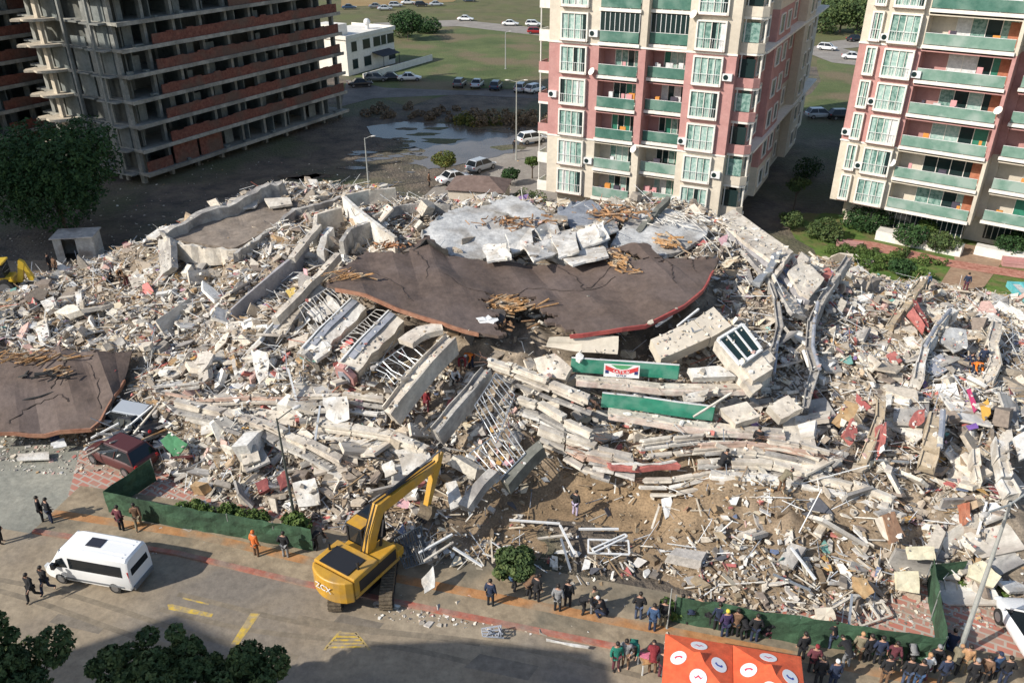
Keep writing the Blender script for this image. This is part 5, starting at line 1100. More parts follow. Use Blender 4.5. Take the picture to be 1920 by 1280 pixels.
for i, (a_, b_) in enumerate([((955,973,.6),(1050,980,.6)),((1008,1008,.6),(1072,1000,.7)),((1050,983,.8),(1078,1038,.5)),((1052,1008,.7),(1070,1068,.4)),((1085,990,.7),(1160,990,.7)),((1236,948,1.0),(1222,990,.5)),((1290,1005,.9),(1315,1045,.5)),
     ((1450,1075,1.2),(1520,1105,.8)),((1484,1025,1.6),(1530,1085,.9)),((1508,1170,.4),(1600,1115,.9)),((1850,940,2.6),(1830,1010,1.8)),((1640,860,3.2),(1705,865,3.1)),((785,1035,1.4),(848,1000,1.6)),((795,1050,1.3),(850,1015,1.4)),((850,1025,1.3),(905,1060,.7)),
     ((1592,1170,.6),(1598,1112,1.2)),((285,760,2.6),(232,805,1.8)),((300,752,2.8),(250,812,1.7)),((170,820,1.2),(222,792,2.0)),((600,760,3.8),(590,830,2.4)),((540,690,4.6),(560,765,3.2)),((1300,780,4.6),(1372,735,5.4))]):
    strip3('long_bar', BARS[i], 'bar', [a_, b_], .11, .09, [M_metal, M_cream, M_metal, M_grey_metal][i % 4], jag=0, sub=1, group='long bars on the rubble')
grille('rebar_tangle','tangle of dark reinforcing bars beside the excavator track','rebar',[(740,1010,1.8),(790,985,2.0),(810,1050,1.0),(760,1065,.8)],14,mat('dark_steel',(.07,.08,.09),rough=.5),.03,3)
grille('rebar_tangle','blue-grey crushed frame on the kerb below the trees shadow','metal frame',[(903,1178,.4),(940,1172,.6),(945,1195,.2),(905,1192,.2)],6,M_slate,.03,3)

# medium blocks, individually built, grouped by colour and part of the pile
ZONES = [('left slope', 60, 560, 560, 740), ('left front', 320, 800, 760, 960), ('centre', 560, 1200, 640, 860), ('right side', 1460, 1900, 560, 900), ('front right', 1300, 1880, 930, 1120)]
KINDS = [('white', M_white), ('cream', M_cream), ('grey', M_conc), ('red-brown', M_red)]
r = random.Random(77)
protos = []
for i in range(10):
    v, f = prism_variant(r.choice([4,4,5,6]), r.choice([.2,.35,.6]), .25); me = bpy.data.meshes.new('broken_block'); me.from_pydata([tuple(q) for q in v], [], f); me.update(); protos.append(me)
for zi, (zn, x0, x1, y0, y1) in enumerate(ZONES):
    for ci, (cn, cm) in enumerate(KINDS):
        for k in range([16,17,12,5][ci]):
            p = on(r.uniform(x0, x1), r.uniform(y0, y1)); s_ = r.uniform(.45, .95)*(.85 if zn.startswith('front') else 1)
            if PM[min(int((p.y-GY0)/GS),ny-1), min(int((p.x-GX0)/GS),nx-1)]: continue
            o = bpy.data.objects.new('broken_block', protos[r.randrange(10)]); C.objects.link(o)
            if not o.data.materials: o.data.materials.append(M_white)
            o.material_slots[0].link = 'OBJECT'; o.material_slots[0].material = cm
            o.location = p+Vector((0,0,s_*.12)); o.rotation_euler = (r.gauss(0,.45), r.gauss(0,.45), r.uniform(0,6.28)); o.scale = (s_*r.uniform(.8,1.9), s_*r.uniform(.5,.9), s_*r.uniform(.35,.7))
            e_ = o.rotation_euler; tag(o, '%s %s %s masonry block in the rubble, %s of the pile' % ('bigger' if s_ > .72 else 'small', 'steeply tipped' if max(abs(e_[0]),abs(e_[1])) > .6 else 'tilted' if max(abs(e_[0]),abs(e_[1])) > .3 else 'flat lying', cn, zn), 'broken block', '%s broken blocks, %s' % (cn, zn))

# large flat wall slabs, leaning every way
r = random.Random(123); sl = []
for i in range(8):
    n = r.choice([4,4,4,5]); v, f = prism_variant(n, .16, .1, .97)
    if n == 4: v = np.array([(x*1.25+r.uniform(-.06,.06), y*1.25+r.uniform(-.06,.06), z) for x, y, z in np.array([(-.5,-.5,-.08),(.5,-.5,-.08),(.5,.5,-.08),(-.5,.5,-.08),(-.5,-.5,.08),(.5,-.5,.08),(.5,.5,.08),(-.5,.5,.08)])]); v[4:,:2] = v[:4,:2]
    me = bpy.data.meshes.new('concrete_slab'); me.from_pydata([tuple(q) for q in v], [], f); me.update(); sl.append(me)
SZ = [('left slope',60,600,560,760,26,None),('left front',300,820,790,940,22,0),('middle below the brown roof',560,1060,640,860,20,.9),('front floor stack',1060,1560,760,900,24,0),
      ('right side',1470,1910,570,920,46,1.45),('lower right',1400,1900,930,1120,22,.2),('rear ridge',640,1400,380,470,20,None),('top left',300,640,400,560,14,.9),('beside the curving column',1380,1560,480,740,16,1.2)]
for zn, x0, x1, y0, y1, cnt, ang in SZ:
    for k in range(cnt):
        p = on(r.uniform(x0, x1), r.uniform(y0, y1)); big = r.random() < .35
        if PM[min(int((p.y-GY0)/GS),ny-1), min(int((p.x-GX0)/GS),nx-1)]: continue
        if abs(p.x-4.6) < 7.5 and abs(p.y-34.3) < 3.8: continue
        ci = r.choice([0,0,1,1,1,2,2]); cn, cm = KINDS[ci]
        o = bpy.data.objects.new('concrete_slab', sl[r.randrange(8)]); C.objects.link(o)
        if not o.data.materials: o.data.materials.append(M_white)
        o.material_slots[0].link = 'OBJECT'; o.material_slots[0].material = cm
        L_ = r.uniform(1.6, 3.0) if big else r.uniform(.9, 1.7); fs = .8 if zn in ('lower right', 'left front') else 1
        o.scale = (L_*fs, L_*fs*r.uniform(.35,.65), r.uniform(.7,1.5)); rz = r.uniform(0,6.28) if ang is None else ang+r.gauss(0,.4)
        o.location = p+Vector((0,0,.25)); o.rotation_euler = (r.gauss(0,.5), r.gauss(0,.28), rz)
        e_ = o.rotation_euler; tag(o, '%s %s %s slab %s in the rubble, %s' % ('large' if big else 'small', cn, 'leaning steeply' if abs(e_[0]) > .55 else 'tilted' if abs(e_[0]) > .25 else 'lying flat', 'pointing away' if abs(math.sin(rz)) > .7 else 'crosswise', zn), 'wall slab', '%s wall slabs, %s' % (cn, zn))

# finer dust and scraps that lie on top of the beams, plates and walls as well
_dg = bpy.context.evaluated_depsgraph_get(); _dg.update()
def drop(n, on_roof=.02, thr=.0):
    out = []
    P_ = sites(n, .05, dirt_keep=.10)
    for x, y, h in P_:
        ok, loc, nr, fi, ob, mx = sc.ray_cast(_dg, Vector((x, y, 13)), Vector((0,0,-1)))
        if not ok or ob is None: continue
        nm = ob.name
        if nm.startswith(('rubble', 'splint', 'bent_metal_s', 'torn_sheets', 'loose')): continue
        if nm.startswith(('roof_slab', 'membrane', 'flat_roof')) and rng.random() > on_roof: continue
        if abs(nr.z) < .25 or (nm != 'rubble_mound' and rng.random() < (.8 if nm.startswith('concrete_slab') else .65)): continue
        out.append(loc)
    return np.array(out)
pos = drop(36000); n = len(pos); s = np.exp(rng.normal(-1.95, .5, n)).clip(.05, .55)
merged('rubble_crumbs', CHUNKS, rng.integers(0, len(CHUNKS), n), pos+np.array([0,0,.03]), rots(n, .5), np.stack([s*1.3, s*.9, s*.7], 1), pick(PALE, [18,15,20,15,9,5,3,3,3], n), M_attr)
# ------------------------------------------------------------------ foliage
def leaf_mat(name, c1, c2, c3):
    m = bpy.data.materials.new(name); m.use_nodes = True; t = m.node_tree; N = t.nodes; L = t.links; p = N['Principled BSDF']; p.inputs['Roughness'].default_value = .7
    p.inputs['Specular IOR Level'].default_value = .25
    a_ = N.new('ShaderNodeAttribute'); a_.attribute_name = 'Col'; r = N.new('ShaderNodeValToRGB'); L.new(a_.outputs['Fac'], r.inputs[0])
    r.color_ramp.elements[0].color = (*c1,1); r.color_ramp.elements[1].color = (*c3,1); e_ = r.color_ramp.elements.new(.5); e_.color = (*c2,1)
    L.new(r.outputs[0], p.inputs['Base Color']); return m
L_dark = leaf_mat('pine_foliage', (.018,.045,.016), (.03,.07,.022), (.055,.105,.03))
L_mid = leaf_mat('olive_foliage', (.035,.06,.022), (.065,.10,.032), (.13,.155,.05))
L_yel = leaf_mat('yellowing_foliage', (.05,.08,.02), (.11,.13,.03), (.26,.19,.04))
L_lite = leaf_mat('bright_foliage', (.04,.08,.018), (.08,.13,.03), (.14,.19,.05))
L_dry = leaf_mat('dry_brush_twigs', (.10,.08,.05), (.17,.13,.09), (.24,.19,.12))
M_bark = mat('bark', (.10,.07,.05), (.17,.13,.10), 6, .9, .5)
def leaves_mesh(name, blobs, n, size, seed=0, up=.35):
    g = np.random.default_rng(seed); B_ = np.array(blobs, float); w = B_[:,3]**2; k = g.choice(len(B_), n, p=w/w.sum())
    d = g.normal(size=(n,3)); d /= np.linalg.norm(d, axis=1)[:,None]; rad = B_[k,3]*(1.06-np.abs(g.normal(0,.22,n))).clip(.2,1.1)
    sq = B_[k,4] if B_.shape[1] > 4 else np.ones(n)
    # sub clumps: pull the leaves to a few twigs of each blob
    tw = g.normal(size=(len(B_), 26, 3)); tw /= np.linalg.norm(tw, axis=2)[...,None]; dots = np.einsum('nij,nj->ni', tw[k], d); bi = dots.argmax(1)
    d = d*.72+tw[k, bi]*.28; d /= np.linalg.norm(d, axis=1)[:,None]
    P_ = B_[k,:3]+d*rad[:,None]*np.stack([np.ones(n), np.ones(n), sq], 1)
    nr = d*.6+g.normal(size=(n,3))*.6+[0,0,up]; nr /= np.linalg.norm(nr, axis=1)[:,None]; t = np.cross(nr, g.normal(size=(n,3))); t /= np.linalg.norm(t, axis=1)[:,None]; b = np.cross(nr, t)
    s = size*g.uniform(.6,1.4,n)[:,None]; V = np.stack([P_-t*s, P_-b*s*.55, P_+t*s, P_+b*s*.55], 1).reshape(-1,3)
    me = bpy.data.meshes.new(name); me.vertices.add(4*n); me.vertices.foreach_set('co', V.ravel().astype(np.float32)); me.loops.add(4*n); me.loops.foreach_set('vertex_index', np.arange(4*n, dtype=np.int32))
    me.polygons.add(n); me.polygons.foreach_set('loop_start', (np.arange(n)*4).astype(np.int32)); me.update(calc_edges=True); me.polygons.foreach_set('use_smooth', [False]*n)
    c = (g.random((len(B_), 26))[k, bi]*.6+g.random(n)*.4).repeat(4); ca = me.color_attributes.new('Col', 'FLOAT_COLOR', 'POINT'); ca.data.foreach_set('color', np.stack([c,c,c,c*0+1],1).ravel().astype(np.float32))
    return me
def tree(name, loc, h, r, label, cat, lm, n=2500, leaf=.16, trunk=.35, seed=1, group=None, flat=.8, nb=9, trunk_r=.16, loose=False):
    g = random.Random(seed); root = empty(name, loc, g.uniform(0, 6), label, cat, group); bl = [(0,0,h-r*flat,r*.72,flat)]
    if loose:
        bl = [(0,0,h-r*flat,r*.42,flat)]
        for i in range(22): a_ = g.uniform(0,6.28); q = r*g.uniform(.25,.95); bl.append((q*math.cos(a_), q*math.sin(a_), h-r*flat*g.uniform(.25,1.5), r*g.uniform(.14,.32), g.uniform(.6,1.1)))
        nb = 0
    for i in range(nb): a_ = 6.28*i/nb+g.uniform(-.4,.4); q = r*g.uniform(.35,.7); bl.append((q*math.cos(a_), q*math.sin(a_), h-r*flat*g.uniform(.6,1.35), r*g.uniform(.28,.5), flat))
    link('crown', leaves_mesh('crown', bl, n, leaf, seed), lm, root)
    mb = MB(); top = Vector((0,0,h-r*flat)); mb.cyl((0,0,-.2), top*.6, trunk_r, trunk_r*.7, 8); mb.cyl(top*.6, top, trunk_r*.7, trunk_r*.35, 8)
    for b in bl[1:6]: mb.cyl(top*.55, Vector(b[:3]), trunk_r*.45, trunk_r*.12, 6)
    mb.build('trunk', M_bark, root); return root
p = at(128,432); tree('pine_tree', (p.x, p.y-.5, 0), 12.5, 6.2, 'big dark green tree in front of the unfinished block at the left', 'tree', L_dark, 26000, .17, seed=3, flat=1.0, nb=22, trunk_r=.3)
for i, (px, py, z, h, r_, lb, lm, n, lf) in enumerate([
  (270,1262,6.4,8.2,2.1,'dark bushy street tree at the bottom left, left of the pair by the shadow edge', L_mid, 20000, .085),
  (425,1275,5.9,7.3,1.75,'lower olive green street tree, right of the pair at the bottom left', L_mid, 15000, .085),
  (5,1262,6.6,8.6,2.0,'street tree cut off by the bottom left corner', L_mid, 17000, .085)]):
    p = at(px, py, z); tree('street_tree', (p.x, p.y, 0), h, r_, lb, 'tree', lm, n, lf, seed=20+i, flat=.9, nb=10, loose=True)
for i, (px, py, h, r_, lb, lm, n, nm) in enumerate([
  (836,338,3.9,1.75,'round yellowing tree beside the white parked car behind the rubble', L_yel, 3200, 'small_tree'),
  (765,76,7.5,4.6,'big round green tree beside the white villa', L_dark, 4500, 'tree'),
  (805,62,4.5,4.0,'lower dark bush right of the villa tree', L_dark, 2500, 'bush'),
  (748,70,4.0,3.0,'small bush between villa and tree', L_mid, 1200, 'bush'),
  (957,347,2.3,1.3,'dark green shrub left of the centre apartment block', L_dark, 1500, 'shrub'),
  (998,335,2.9,1.0,'upright yellow-green shrub touching the centre apartment block', L_lite, 1300, 'shrub'),
  (920,352,1.3,1.1,'low wide shrub by the service road', L_lite, 900, 'shrub'),
  (985,388,2.2,2.4,'overgrown bush at the foot of the centre apartment block', L_mid, 2600, 'bush'),
  (1620,428,3.0,2.5,'big dark bush against the right apartment block', L_dark, 4200, 'bush'),
  (1545,450,2.6,2.0,'round green bush left of the garden path', L_mid, 2600, 'bush'),
  (1700,462,2.6,1.8,'dark bush in front of the terrace of the right block', L_dark, 2200, 'bush'),
  (1757,472,2.4,1.7,'olive bush beside the brown garden path', L_mid, 2200, 'bush'),
  (1735,450,2.3,1.0,'light feathery shrub before the terrace', L_lite, 900, 'shrub'),
  (1480,432,2.2,1.4,'grey-green shrub in the shade between the two blocks', L_mid, 1300, 'shrub'),
  (1488,395,4.0,1.3,'tall palm-like tree in the shade between the two blocks', L_mid, 1500, 'small_tree'),
  (1512,330,2.6,2.2,'dark bush deep in the gap between the two blocks', L_dark, 1300, 'bush'),
  (1895,480,2.6,1.9,'dark bush by the red path at the right edge', L_dark, 2200, 'bush'),
  (1632,500,1.5,1.7,'low shrub behind the right end of the rubble', L_lite, 1600, 'shrub'),
  (1690,512,1.6,1.5,'rounded shrub left of the brown path', L_dark, 1400, 'shrub'),
  (1730,525,1.2,1.2,'small shrub nearest the rubble beside the brown path', L_lite, 900, 'shrub'),
  (968,1085,2.0,1.25,'uprooted green tree lying at the front of the rubble beside the onlookers', L_mid, 4200, 'small_tree'),
  (558,996,1.3,.75,'small bush at the foot of the front lamp post', L_lite, 1500, 'shrub'),
  (1255,1160,1.0,.6,'little bright bush where the right green fence starts', L_lite, 700, 'shrub')]):
    p = at(px, py); tree(nm, (p.x, p.y, 0), h, r_, lb, 'tree' if 'tree' in nm else 'shrub', lm, n, .12 if r_ < 3 else .22, seed=60+i, flat=.75, nb=8, trunk_r=.1)
for i, (px, py, w_, d_, h_, lb, lm, n, nm) in enumerate([
  (385,966,1.5,.35,.7,'strip of green shrubs behind the left green fence', L_lite, 2600, 'hedge'),(460,975,1.1,.35,.7,'second strip of shrubs behind the left green fence, towards the lamp', L_lite, 2200, 'hedge'),
  (1630,1068,1.6,.5,.35,'patch of low green planting in the front right rubble', L_lite, 2600, 'hedge'),(1830,1100,1.6,.4,.4,'green planting strip right of the green fence corner', L_lite, 2400, 'hedge'),
  (1640,474,3.2,.6,.7,'clipped hedge along the red garden path', L_mid, 2200, 'hedge'),(1715,492,3.0,.6,.7,'hedge continuing along the red path towards the brown path', L_lite, 2200, 'hedge'),(1600,480,2.2,.8,.8,'loose hedge at the left end of the red path', L_lite, 1800, 'hedge'),
  (965,232,7,3.2,1.9,'dry leafless brushwood beside the puddle', L_dry, 7000, 'brushwood'),(900,232,3.0,2.0,1.5,'yellow-green weeds at the left of the dry brushwood', L_yel, 2600, 'brushwood'),(800,215,9,4,1.2,'dark scrub in the shade behind the puddle', L_dry, 4500, 'brushwood')]):
    g = random.Random(i); p = at(px, py); root = empty(nm, (p.x, p.y, 0), math.radians(-14), lb, 'hedge' if nm == 'hedge' else 'bush')
    bl = [(g.uniform(-w_, w_), g.uniform(-d_, d_), h_*g.uniform(.2,.6), h_*g.uniform(.25,.75), .8) for _ in range(26 if h_ > 1 else 14)]
    link('foliage', leaves_mesh('foliage', bl, n, .09 if h_ < 1 else .16, 90+i), lm, root)
    mb = MB()
    for b in bl: mb.cyl((b[0], b[1], -.05), b[:3], .03, .01, 5)
    mb.build('stems', M_bark, root)
# wooded strip at the top right
g = random.Random(5)
for i in range(9):
    p = at(1540+i*11+g.uniform(-4,4), 62+(i % 3)*(-22)); tree('woodland_tree', (p.x, p.y, 0), g.uniform(6,9), g.uniform(5,6.5), 'olive green tree in the thicket beyond the road between the two right blocks', 'tree', L_mid, 1500, .35, seed=200+i, group='thicket trees at the top right', trunk_r=.25)

# ------------------------------------------------------------------ vehicles
M_tyre = mat('tyre_rubber', (.02,.02,.02), rough=.8); M_rim = mat('wheel_rim', (.3,.3,.31), rough=.4, metal=.7)
M_glass = mat('car_glass', (.012,.016,.02), rough=.06)
M_lamp = mat('headlight_glass', (.6,.62,.62), rough=.15); M_tail = mat('tail_light_red', (.45,.02,.02), rough=.25)
def paint(name, c, rough=.28):
    m = mat(name, c, rough=rough); m.node_tree.nodes['Principled BSDF'].inputs['Coat Weight'].default_value = .3; return m
P_white = paint('white_car_paint', (.78,.78,.77)); P_silver = paint('silver_car_paint', (.42,.45,.48)); P_black = paint('black_car_paint', (.02,.02,.022))
P_blue = paint('dark_blue_car_paint', (.03,.06,.11)); P_redp = paint('red_car_paint', (.32,.02,.02)); P_grey = paint('grey_car_paint', (.16,.17,.18)); P_dred = paint('dusty_dark_red_paint', (.075,.016,.015), .6); P_van = paint('van_white_paint', (.84,.84,.83))
def loft(sections, caps=True):
    """sections: lists of points of equal count"""
    mb = MB(); n = len(sections[0]); vs = [p for s in sections for p in s]; fs = []
    for i in range(len(sections)-1):
        for j in range(n): fs.append((i*n+j, (i+1)*n+j, (i+1)*n+(j+1) % n, i*n+(j+1) % n))
    fs += [tuple(range(n)), tuple(range(len(vs)-1, len(vs)-n-1, -1))]
    mb.add(vs, [tuple(reversed(f)) for f in fs]); return mb
def wheel(parent, x, y, r, w):
    mb = MB(); mb.cyl((x, y-w/2, r), (x, y+w/2, r), r, n=18); o = mb.build('wheel', M_tyre, parent)
    s = 1 if y > 0 else -1; mb = MB(); mb.cyl((x, y+s*w/2, r), (x, y+s*(w/2+.012), r), r*.62, n=12); mb.build('rim', M_rim, o); return o
def make_car(kind='sedan', L=4.45, W=1.78, H=1.46):
    root = empty('parked_car'); h = L/2
    st = {'sedan': [(-h,.45,.62,.72),(-h+.08,.35,.86,.80),(-h+.75,.24,.95,.88),(-.9,.22,.95,.89),(.7,.22,.93,.89),(h-1.0,.24,.88,.87),(h-.25,.3,.70,.78),(h,.38,.58,.66)],
          'hatch': [(-h,.45,.85,.74),(-h+.08,.35,.98,.84),(-h+.7,.24,1.0,.88),(-.6,.22,.99,.89),(.8,.22,.95,.89),(h-.85,.24,.90,.87),(h-.22,.3,.74,.78),(h,.38,.6,.66)]}[kind]
    secs = []
    for x, z0, z1, hw in st:
        hw = hw*W/1.78; secs.append([(x,-hw*.92,z0),(x,-hw,z0+.12),(x,-hw,(z0+z1)/2+.1),(x,-hw*.93,z1-.03),(x,-hw*.75,z1),(x,hw*.75,z1),(x,hw*.93,z1-.03),(x,hw,(z0+z1)/2+.1),(x,hw,z0+.12),(x,hw*.92,z0)])
    b = loft(secs).build('body', P_white, root, smooth=True); b.modifiers.new('sub', 'SUBSURF').levels = 1; b.modifiers['sub'].render_levels = 1
    if kind == 'sedan': a0, a1, a2, a3 = -h+.85, -h+1.45, .35, 1.05
    else: a0, a1, a2, a3 = -h+.15, -h+.6, .45, 1.2
    k = W/2
    def frus(z0, z1, x0, x1, x2, x3, w0, w1, name, m):
        return loft([[(x0,-w0,z0),(x0,w0,z0)],[(x0,-w0,z0),(x0,w0,z0)]]) if 0 else None
    mb = MB(); w0, w1 = k*.90, k*.68; zt = H-.05
    mb.add([(a0,-w0,.9),(a3,-w0,.88),(a3,w0,.88),(a0,w0,.9),(a1,-w1,zt),(a2,-w1,zt),(a2,w1,zt),(a1,w1,zt)], [(0,3,2,1),(4,5,6,7),(0,1,5,4),(1,2,6,5),(2,3,7,6),(3,0,4,7)])
    mb.build('windows', M_glass, root)
    mb = MB(); mb.add([(a1-.03,-w1-.02,zt-.03),(a2+.03,-w1-.02,zt-.03),(a2+.03,w1+.02,zt-.03),(a1-.03,w1+.02,zt-.03),(a1+.06,-w1+.08,H),(a2-.08,-w1+.08,H-.01),(a2-.08,w1-.08,H-.01),(a1+.06,w1-.08,H)], [(0,3,2,1),(4,5,6,7),(0,1,5,4),(1,2,6,5),(2,3,7,6),(3,0,4,7)])
    for s in (-1, 1):
        for (xa, xb) in ((a3,a2),(a0,a1),((a0+a3)/2-.1,(a1+a2)/2-.1)): mb.cyl((xa, s*(w0+.005), .9), (xb, s*(w1+.01), zt), .035, n=5)
    mb.build('roof', P_white, root)
    for x in (h-.82, -h+.85):
        for s in (-1, 1): wheel(root, x, s*(W/2-.09), .32, .2)
    for s in (-1, 1):
        mb = MB(); mb.sph((h-.14, s*W*.36, .63), .16, 8, 5, sc_=(.6,1.2,.6)); mb.build('headlight', M_lamp, root)
        mb = MB(); mb.sph((-h+.07, s*W*.38, .80), .13, 8, 5, sc_=(.6,1,.9)); mb.build('tail_light', M_tail, root)
        mb = MB(); mb.sph((a3-.12, s*(W/2+.06), .95), .09, 6, 4, sc_=(.6,1,.8)); mb.build('mirror', P_white, root)
    return root
PROTO = {'sedan': make_car('sedan'), 'hatch': make_car('hatch', 4.2, 1.76, 1.55)}
used = set()
def place_car(kind, px, py, az, pnt, label, group=None, sc_=1.0, dz=0, tilt=(0,0), loc=None):
    o = PROTO[kind] if kind not in used else copy_tree(PROTO[kind]); used.add(kind)
    p = at(px, py) if loc is None else Vector(loc); o.location = (p.x, p.y, .06+dz); o.rotation_euler = (tilt[0], tilt[1], math.radians(90-az)); o.scale = (sc_,)*3
    for c in o.children:
        if c.name.split('.')[0] in ('body', 'roof', 'mirror'): c.material_slots[0].link = 'OBJECT'; c.material_slots[0].material = pnt
    tag(o, label, 'car', group)
    if dz == 0: o.name = 'parked_car'
    return o
for kind, px, py, az, pnt, lb in [
  ('sedan',852,343,55,P_white,'white sedan parked beside the yellowing tree behind the rubble'),('hatch',902,320,40,P_silver,'silver hatchback parked right of the yellowing tree'),
  ('hatch',997,268,60,P_white,'white estate car parked by the tall lamp post left of the centre block'),
  ('sedan',873,40,95,P_white,'white sedan on the far field road, left one'),('sedan',957,49,95,P_white,'white sedan on the far field road, middle one'),('hatch',1000,50,95,P_white,'white hatchback on the far road, almost behind the red car'),
  ('hatch',1004,64,90,P_redp,'red hatchback partly hidden by the corner of the centre block'),
  ('sedan',768,152,85,P_white,'white sedan in the shaded car park near the villa'),('sedan',735,152,85,P_black,'black sedan left of the white one in the shaded car park'),('hatch',706,153,85,P_grey,'grey hatchback in the shaded car park, third from its right end'),
  ('sedan',676,163,70,P_black,'black car nearest the brick-banded block in the car park'),
  ('hatch',862,163,10,P_grey,'grey car at the left of the row by the gravel road'),('sedan',895,164,10,P_silver,'silver car, second in the row by the gravel road'),('hatch',930,168,10,P_blue,'dark blue car in the row by the gravel road'),
  ('hatch',977,172,15,P_silver,'silver car near the centre block in the gravel road row'),('hatch',1003,174,40,P_white,'white car half hidden by the small side balconies of the centre block'),
  ('hatch',1550,95,120,P_white,'white car on the side road in the gap between the two blocks'),('sedan',1598,112,110,P_white,'white sedan touching the edge of the right block on the lower side road'),('sedan',1602,78,60,P_black,'dark car on the upper side road'),
  ('hatch',1535,222,85,P_silver,'silver car in the shade at the far end of the gap between blocks'),('hatch',1577,224,85,P_black,'dark car in the shade beside the right block'),
  ('sedan',655,18,80,P_blue,'dark blue car behind the roof of the villa'),('hatch',742,14,85,P_silver,'silver van-like car in the far upper car park'),('sedan',765,9,80,P_white,'white car in the far upper car park, right one'),('sedan',705,16,85,P_grey,'grey car in the far upper car park, left of the silver ones'),
  ('hatch',790,13,80,P_black,'black car at the right of the far upper car park'),('sedan',722,20,85,P_silver,'silver sedan in front of the far upper car park'),('sedan',818,12,80,P_silver,'silver sedan further right on the far upper road'),('hatch',880,4,90,P_blue,'blue-grey car at the very top near the field')]:
    place_car(kind, px, py, az, pnt, lb, 'cars parked behind the rubble')
place_car('hatch', 0, 0, 3, P_white, 'white car cut off by the right edge beside the leaning lamp post', sc_=1.18, loc=(23.6,25.9,0))
o = place_car('hatch', 232, 868, -62, P_dred, 'dark red car crushed under debris beside the red paving', sc_=1.1, dz=.02); o.name = 'crushed_car'
p = on(250, 812); o = place_car('sedan', 0, 0, -70, P_black, 'black crushed car behind the dark red one', dz=p.z*.6+.1, tilt=(.1,.12), loc=p); o.name = 'crushed_car'
p = on(238, 790); o = place_car('hatch', 0, 0, -80, P_silver, 'silver crushed car at the edge of the left brown roof', dz=p.z*.5+.2, tilt=(-.1,-.1), loc=p); o.name = 'crushed_car'
o = place_car('sedan', 0, 0, 80, P_silver, 'pale car roof just showing at the bottom edge between trees and shadow', loc=(-8.3,21.1,0))

# white minibus
a_, b_ = at(228,1103), at(128,1085); vz = math.atan2(b_.y-a_.y, b_.x-a_.x); c_ = (a_+b_)/2; fwd = Vector((math.cos(vz), math.sin(vz), 0)); lft = Vector((-fwd.y, fwd.x, 0))
van = empty('minibus', c_-lft*.55, vz, 'white minibus with a dark roof hatch parked on the street', 'minibus')
h = 2.75; W_ = 1.0
def vsec(x, z0, z1, hw, tw): return [(x,-hw*.95,z0),(x,-hw,z0+.2),(x,-hw,1.25),(x,-(hw+tw)/2,z1*.62+.5),(x,-tw,z1-.12),(x,-tw*.82,z1),(x,tw*.82,z1),(x,tw,z1-.12),(x,(hw+tw)/2,z1*.62+.5),(x,hw,1.25),(x,hw,z0+.2),(x,hw*.95,z0)]
secs = [vsec(-h,.5,2.35,W_*.94,W_*.84), vsec(-h+.12,.36,2.45,W_,W_*.88), vsec(-1,.34,2.5,W_,W_*.9), vsec(1.0,.34,2.5,W_,W_*.9), vsec(1.45,.34,2.42,W_,W_*.86)]
b = loft(secs).build('body', P_van, van, smooth=True); b.modifiers.new('e', 'EDGE_SPLIT').split_angle = math.radians(35)
nose = [[(1.45,-W_,.34),(1.45,-W_,1.2),(1.45,-W_*.86,2.42),(1.45,W_*.86,2.42),(1.45,W_,1.2),(1.45,W_,.34)],[(2.05,-W_*.98,.34),(2.05,-W_*.98,1.18),(1.95,-W_*.80,1.75),(1.95,W_*.80,1.75),(2.05,W_*.98,1.18),(2.05,W_*.98,.34)],
        [(2.5,-W_*.92,.36),(2.5,-W_*.92,1.0),(2.35,-W_*.8,1.18),(2.35,W_*.8,1.18),(2.5,W_*.92,1.0),(2.5,W_*.92,.36)],[(2.82,-W_*.8,.42),(2.82,-W_*.8,.72),(2.72,-W_*.7,.92),(2.72,W_*.7,.92),(2.82,W_*.8,.72),(2.82,W_*.8,.42)]]
loft(nose).build('nose', P_van, van)
mb = MB(); mb.add([(2.02,-.74,1.70),(2.02,.74,1.70),(1.53,.74,2.36),(1.53,-.74,2.36)], [(0,1,2,3)]); mb.add([(2.03,-.80,1.62),(2.03,.80,1.62),(2.28,.78,1.24),(2.28,-.78,1.24)],[(0,3,2,1)]); mb.build('windscreen', M_glass, van)
for s in (-1, 1):
    q = lambda x, z: (x, s*(1.014 if z < 1.24 else 1.0-(z-1.25)*.0625+.016), z)
    mb = MB(); mb.add([q(-2.35,1.3),q(.95,1.3),q(.95,2.03),q(-2.35,2.03)], [(0,1,2,3) if s < 0 else (3,2,1,0)]); mb.build('side_windows', M_glass, van)
    mb = MB(); mb.add([q(1.08,1.35),(1.95,s*.985,1.22),(1.8,s*.92,1.72),q(1.3,2.0)], [(0,1,2,3) if s < 0 else (3,2,1,0)]); mb.build('cab_window', M_glass, van)
    mb = MB(); mb.box(1.75,1.95,s*1.15-.11,s*1.15+.11,1.25,1.62); mb.build('mirror', P_black, van)
    mb = MB(); mb.box(-2.72,-2.6,s*.86-.1,s*.86+.1,.95,1.7); mb.build('tail_light', M_tail, van)
    mb = MB(); mb.box(2.4,2.78,s*.72-.13,s*.72+.13,.78,1.02); mb.build('headlight', M_lamp, van)
    mb = MB(); mb.box(-2.3,1.9,s*1.0-.02,s*1.0+.02,.5,.62); mb.build('rub_strip', P_grey, van)
    for x in (-1.65, 1.75): wheel(van, x, s*.87, .36, .26)
mb = MB(); mb.add([(-h-.012,-.74,1.3),(-h-.012,.74,1.3),(-h+.01,.70,2.12),(-h+.01,-.70,2.12)], [(0,3,2,1)]); mb.build('rear_window', M_glass, van)
mb = MB(); mb.box(-2.85,-2.7,-.85,.85,.36,.6); mb.build('bumper', P_grey, van)
mb = MB(); mb.box(-.75,.15,-.36,.3,2.49,2.55); mb.build('roof_hatch', mat('hatch_glass', (.03,.03,.04), rough=.35), van)
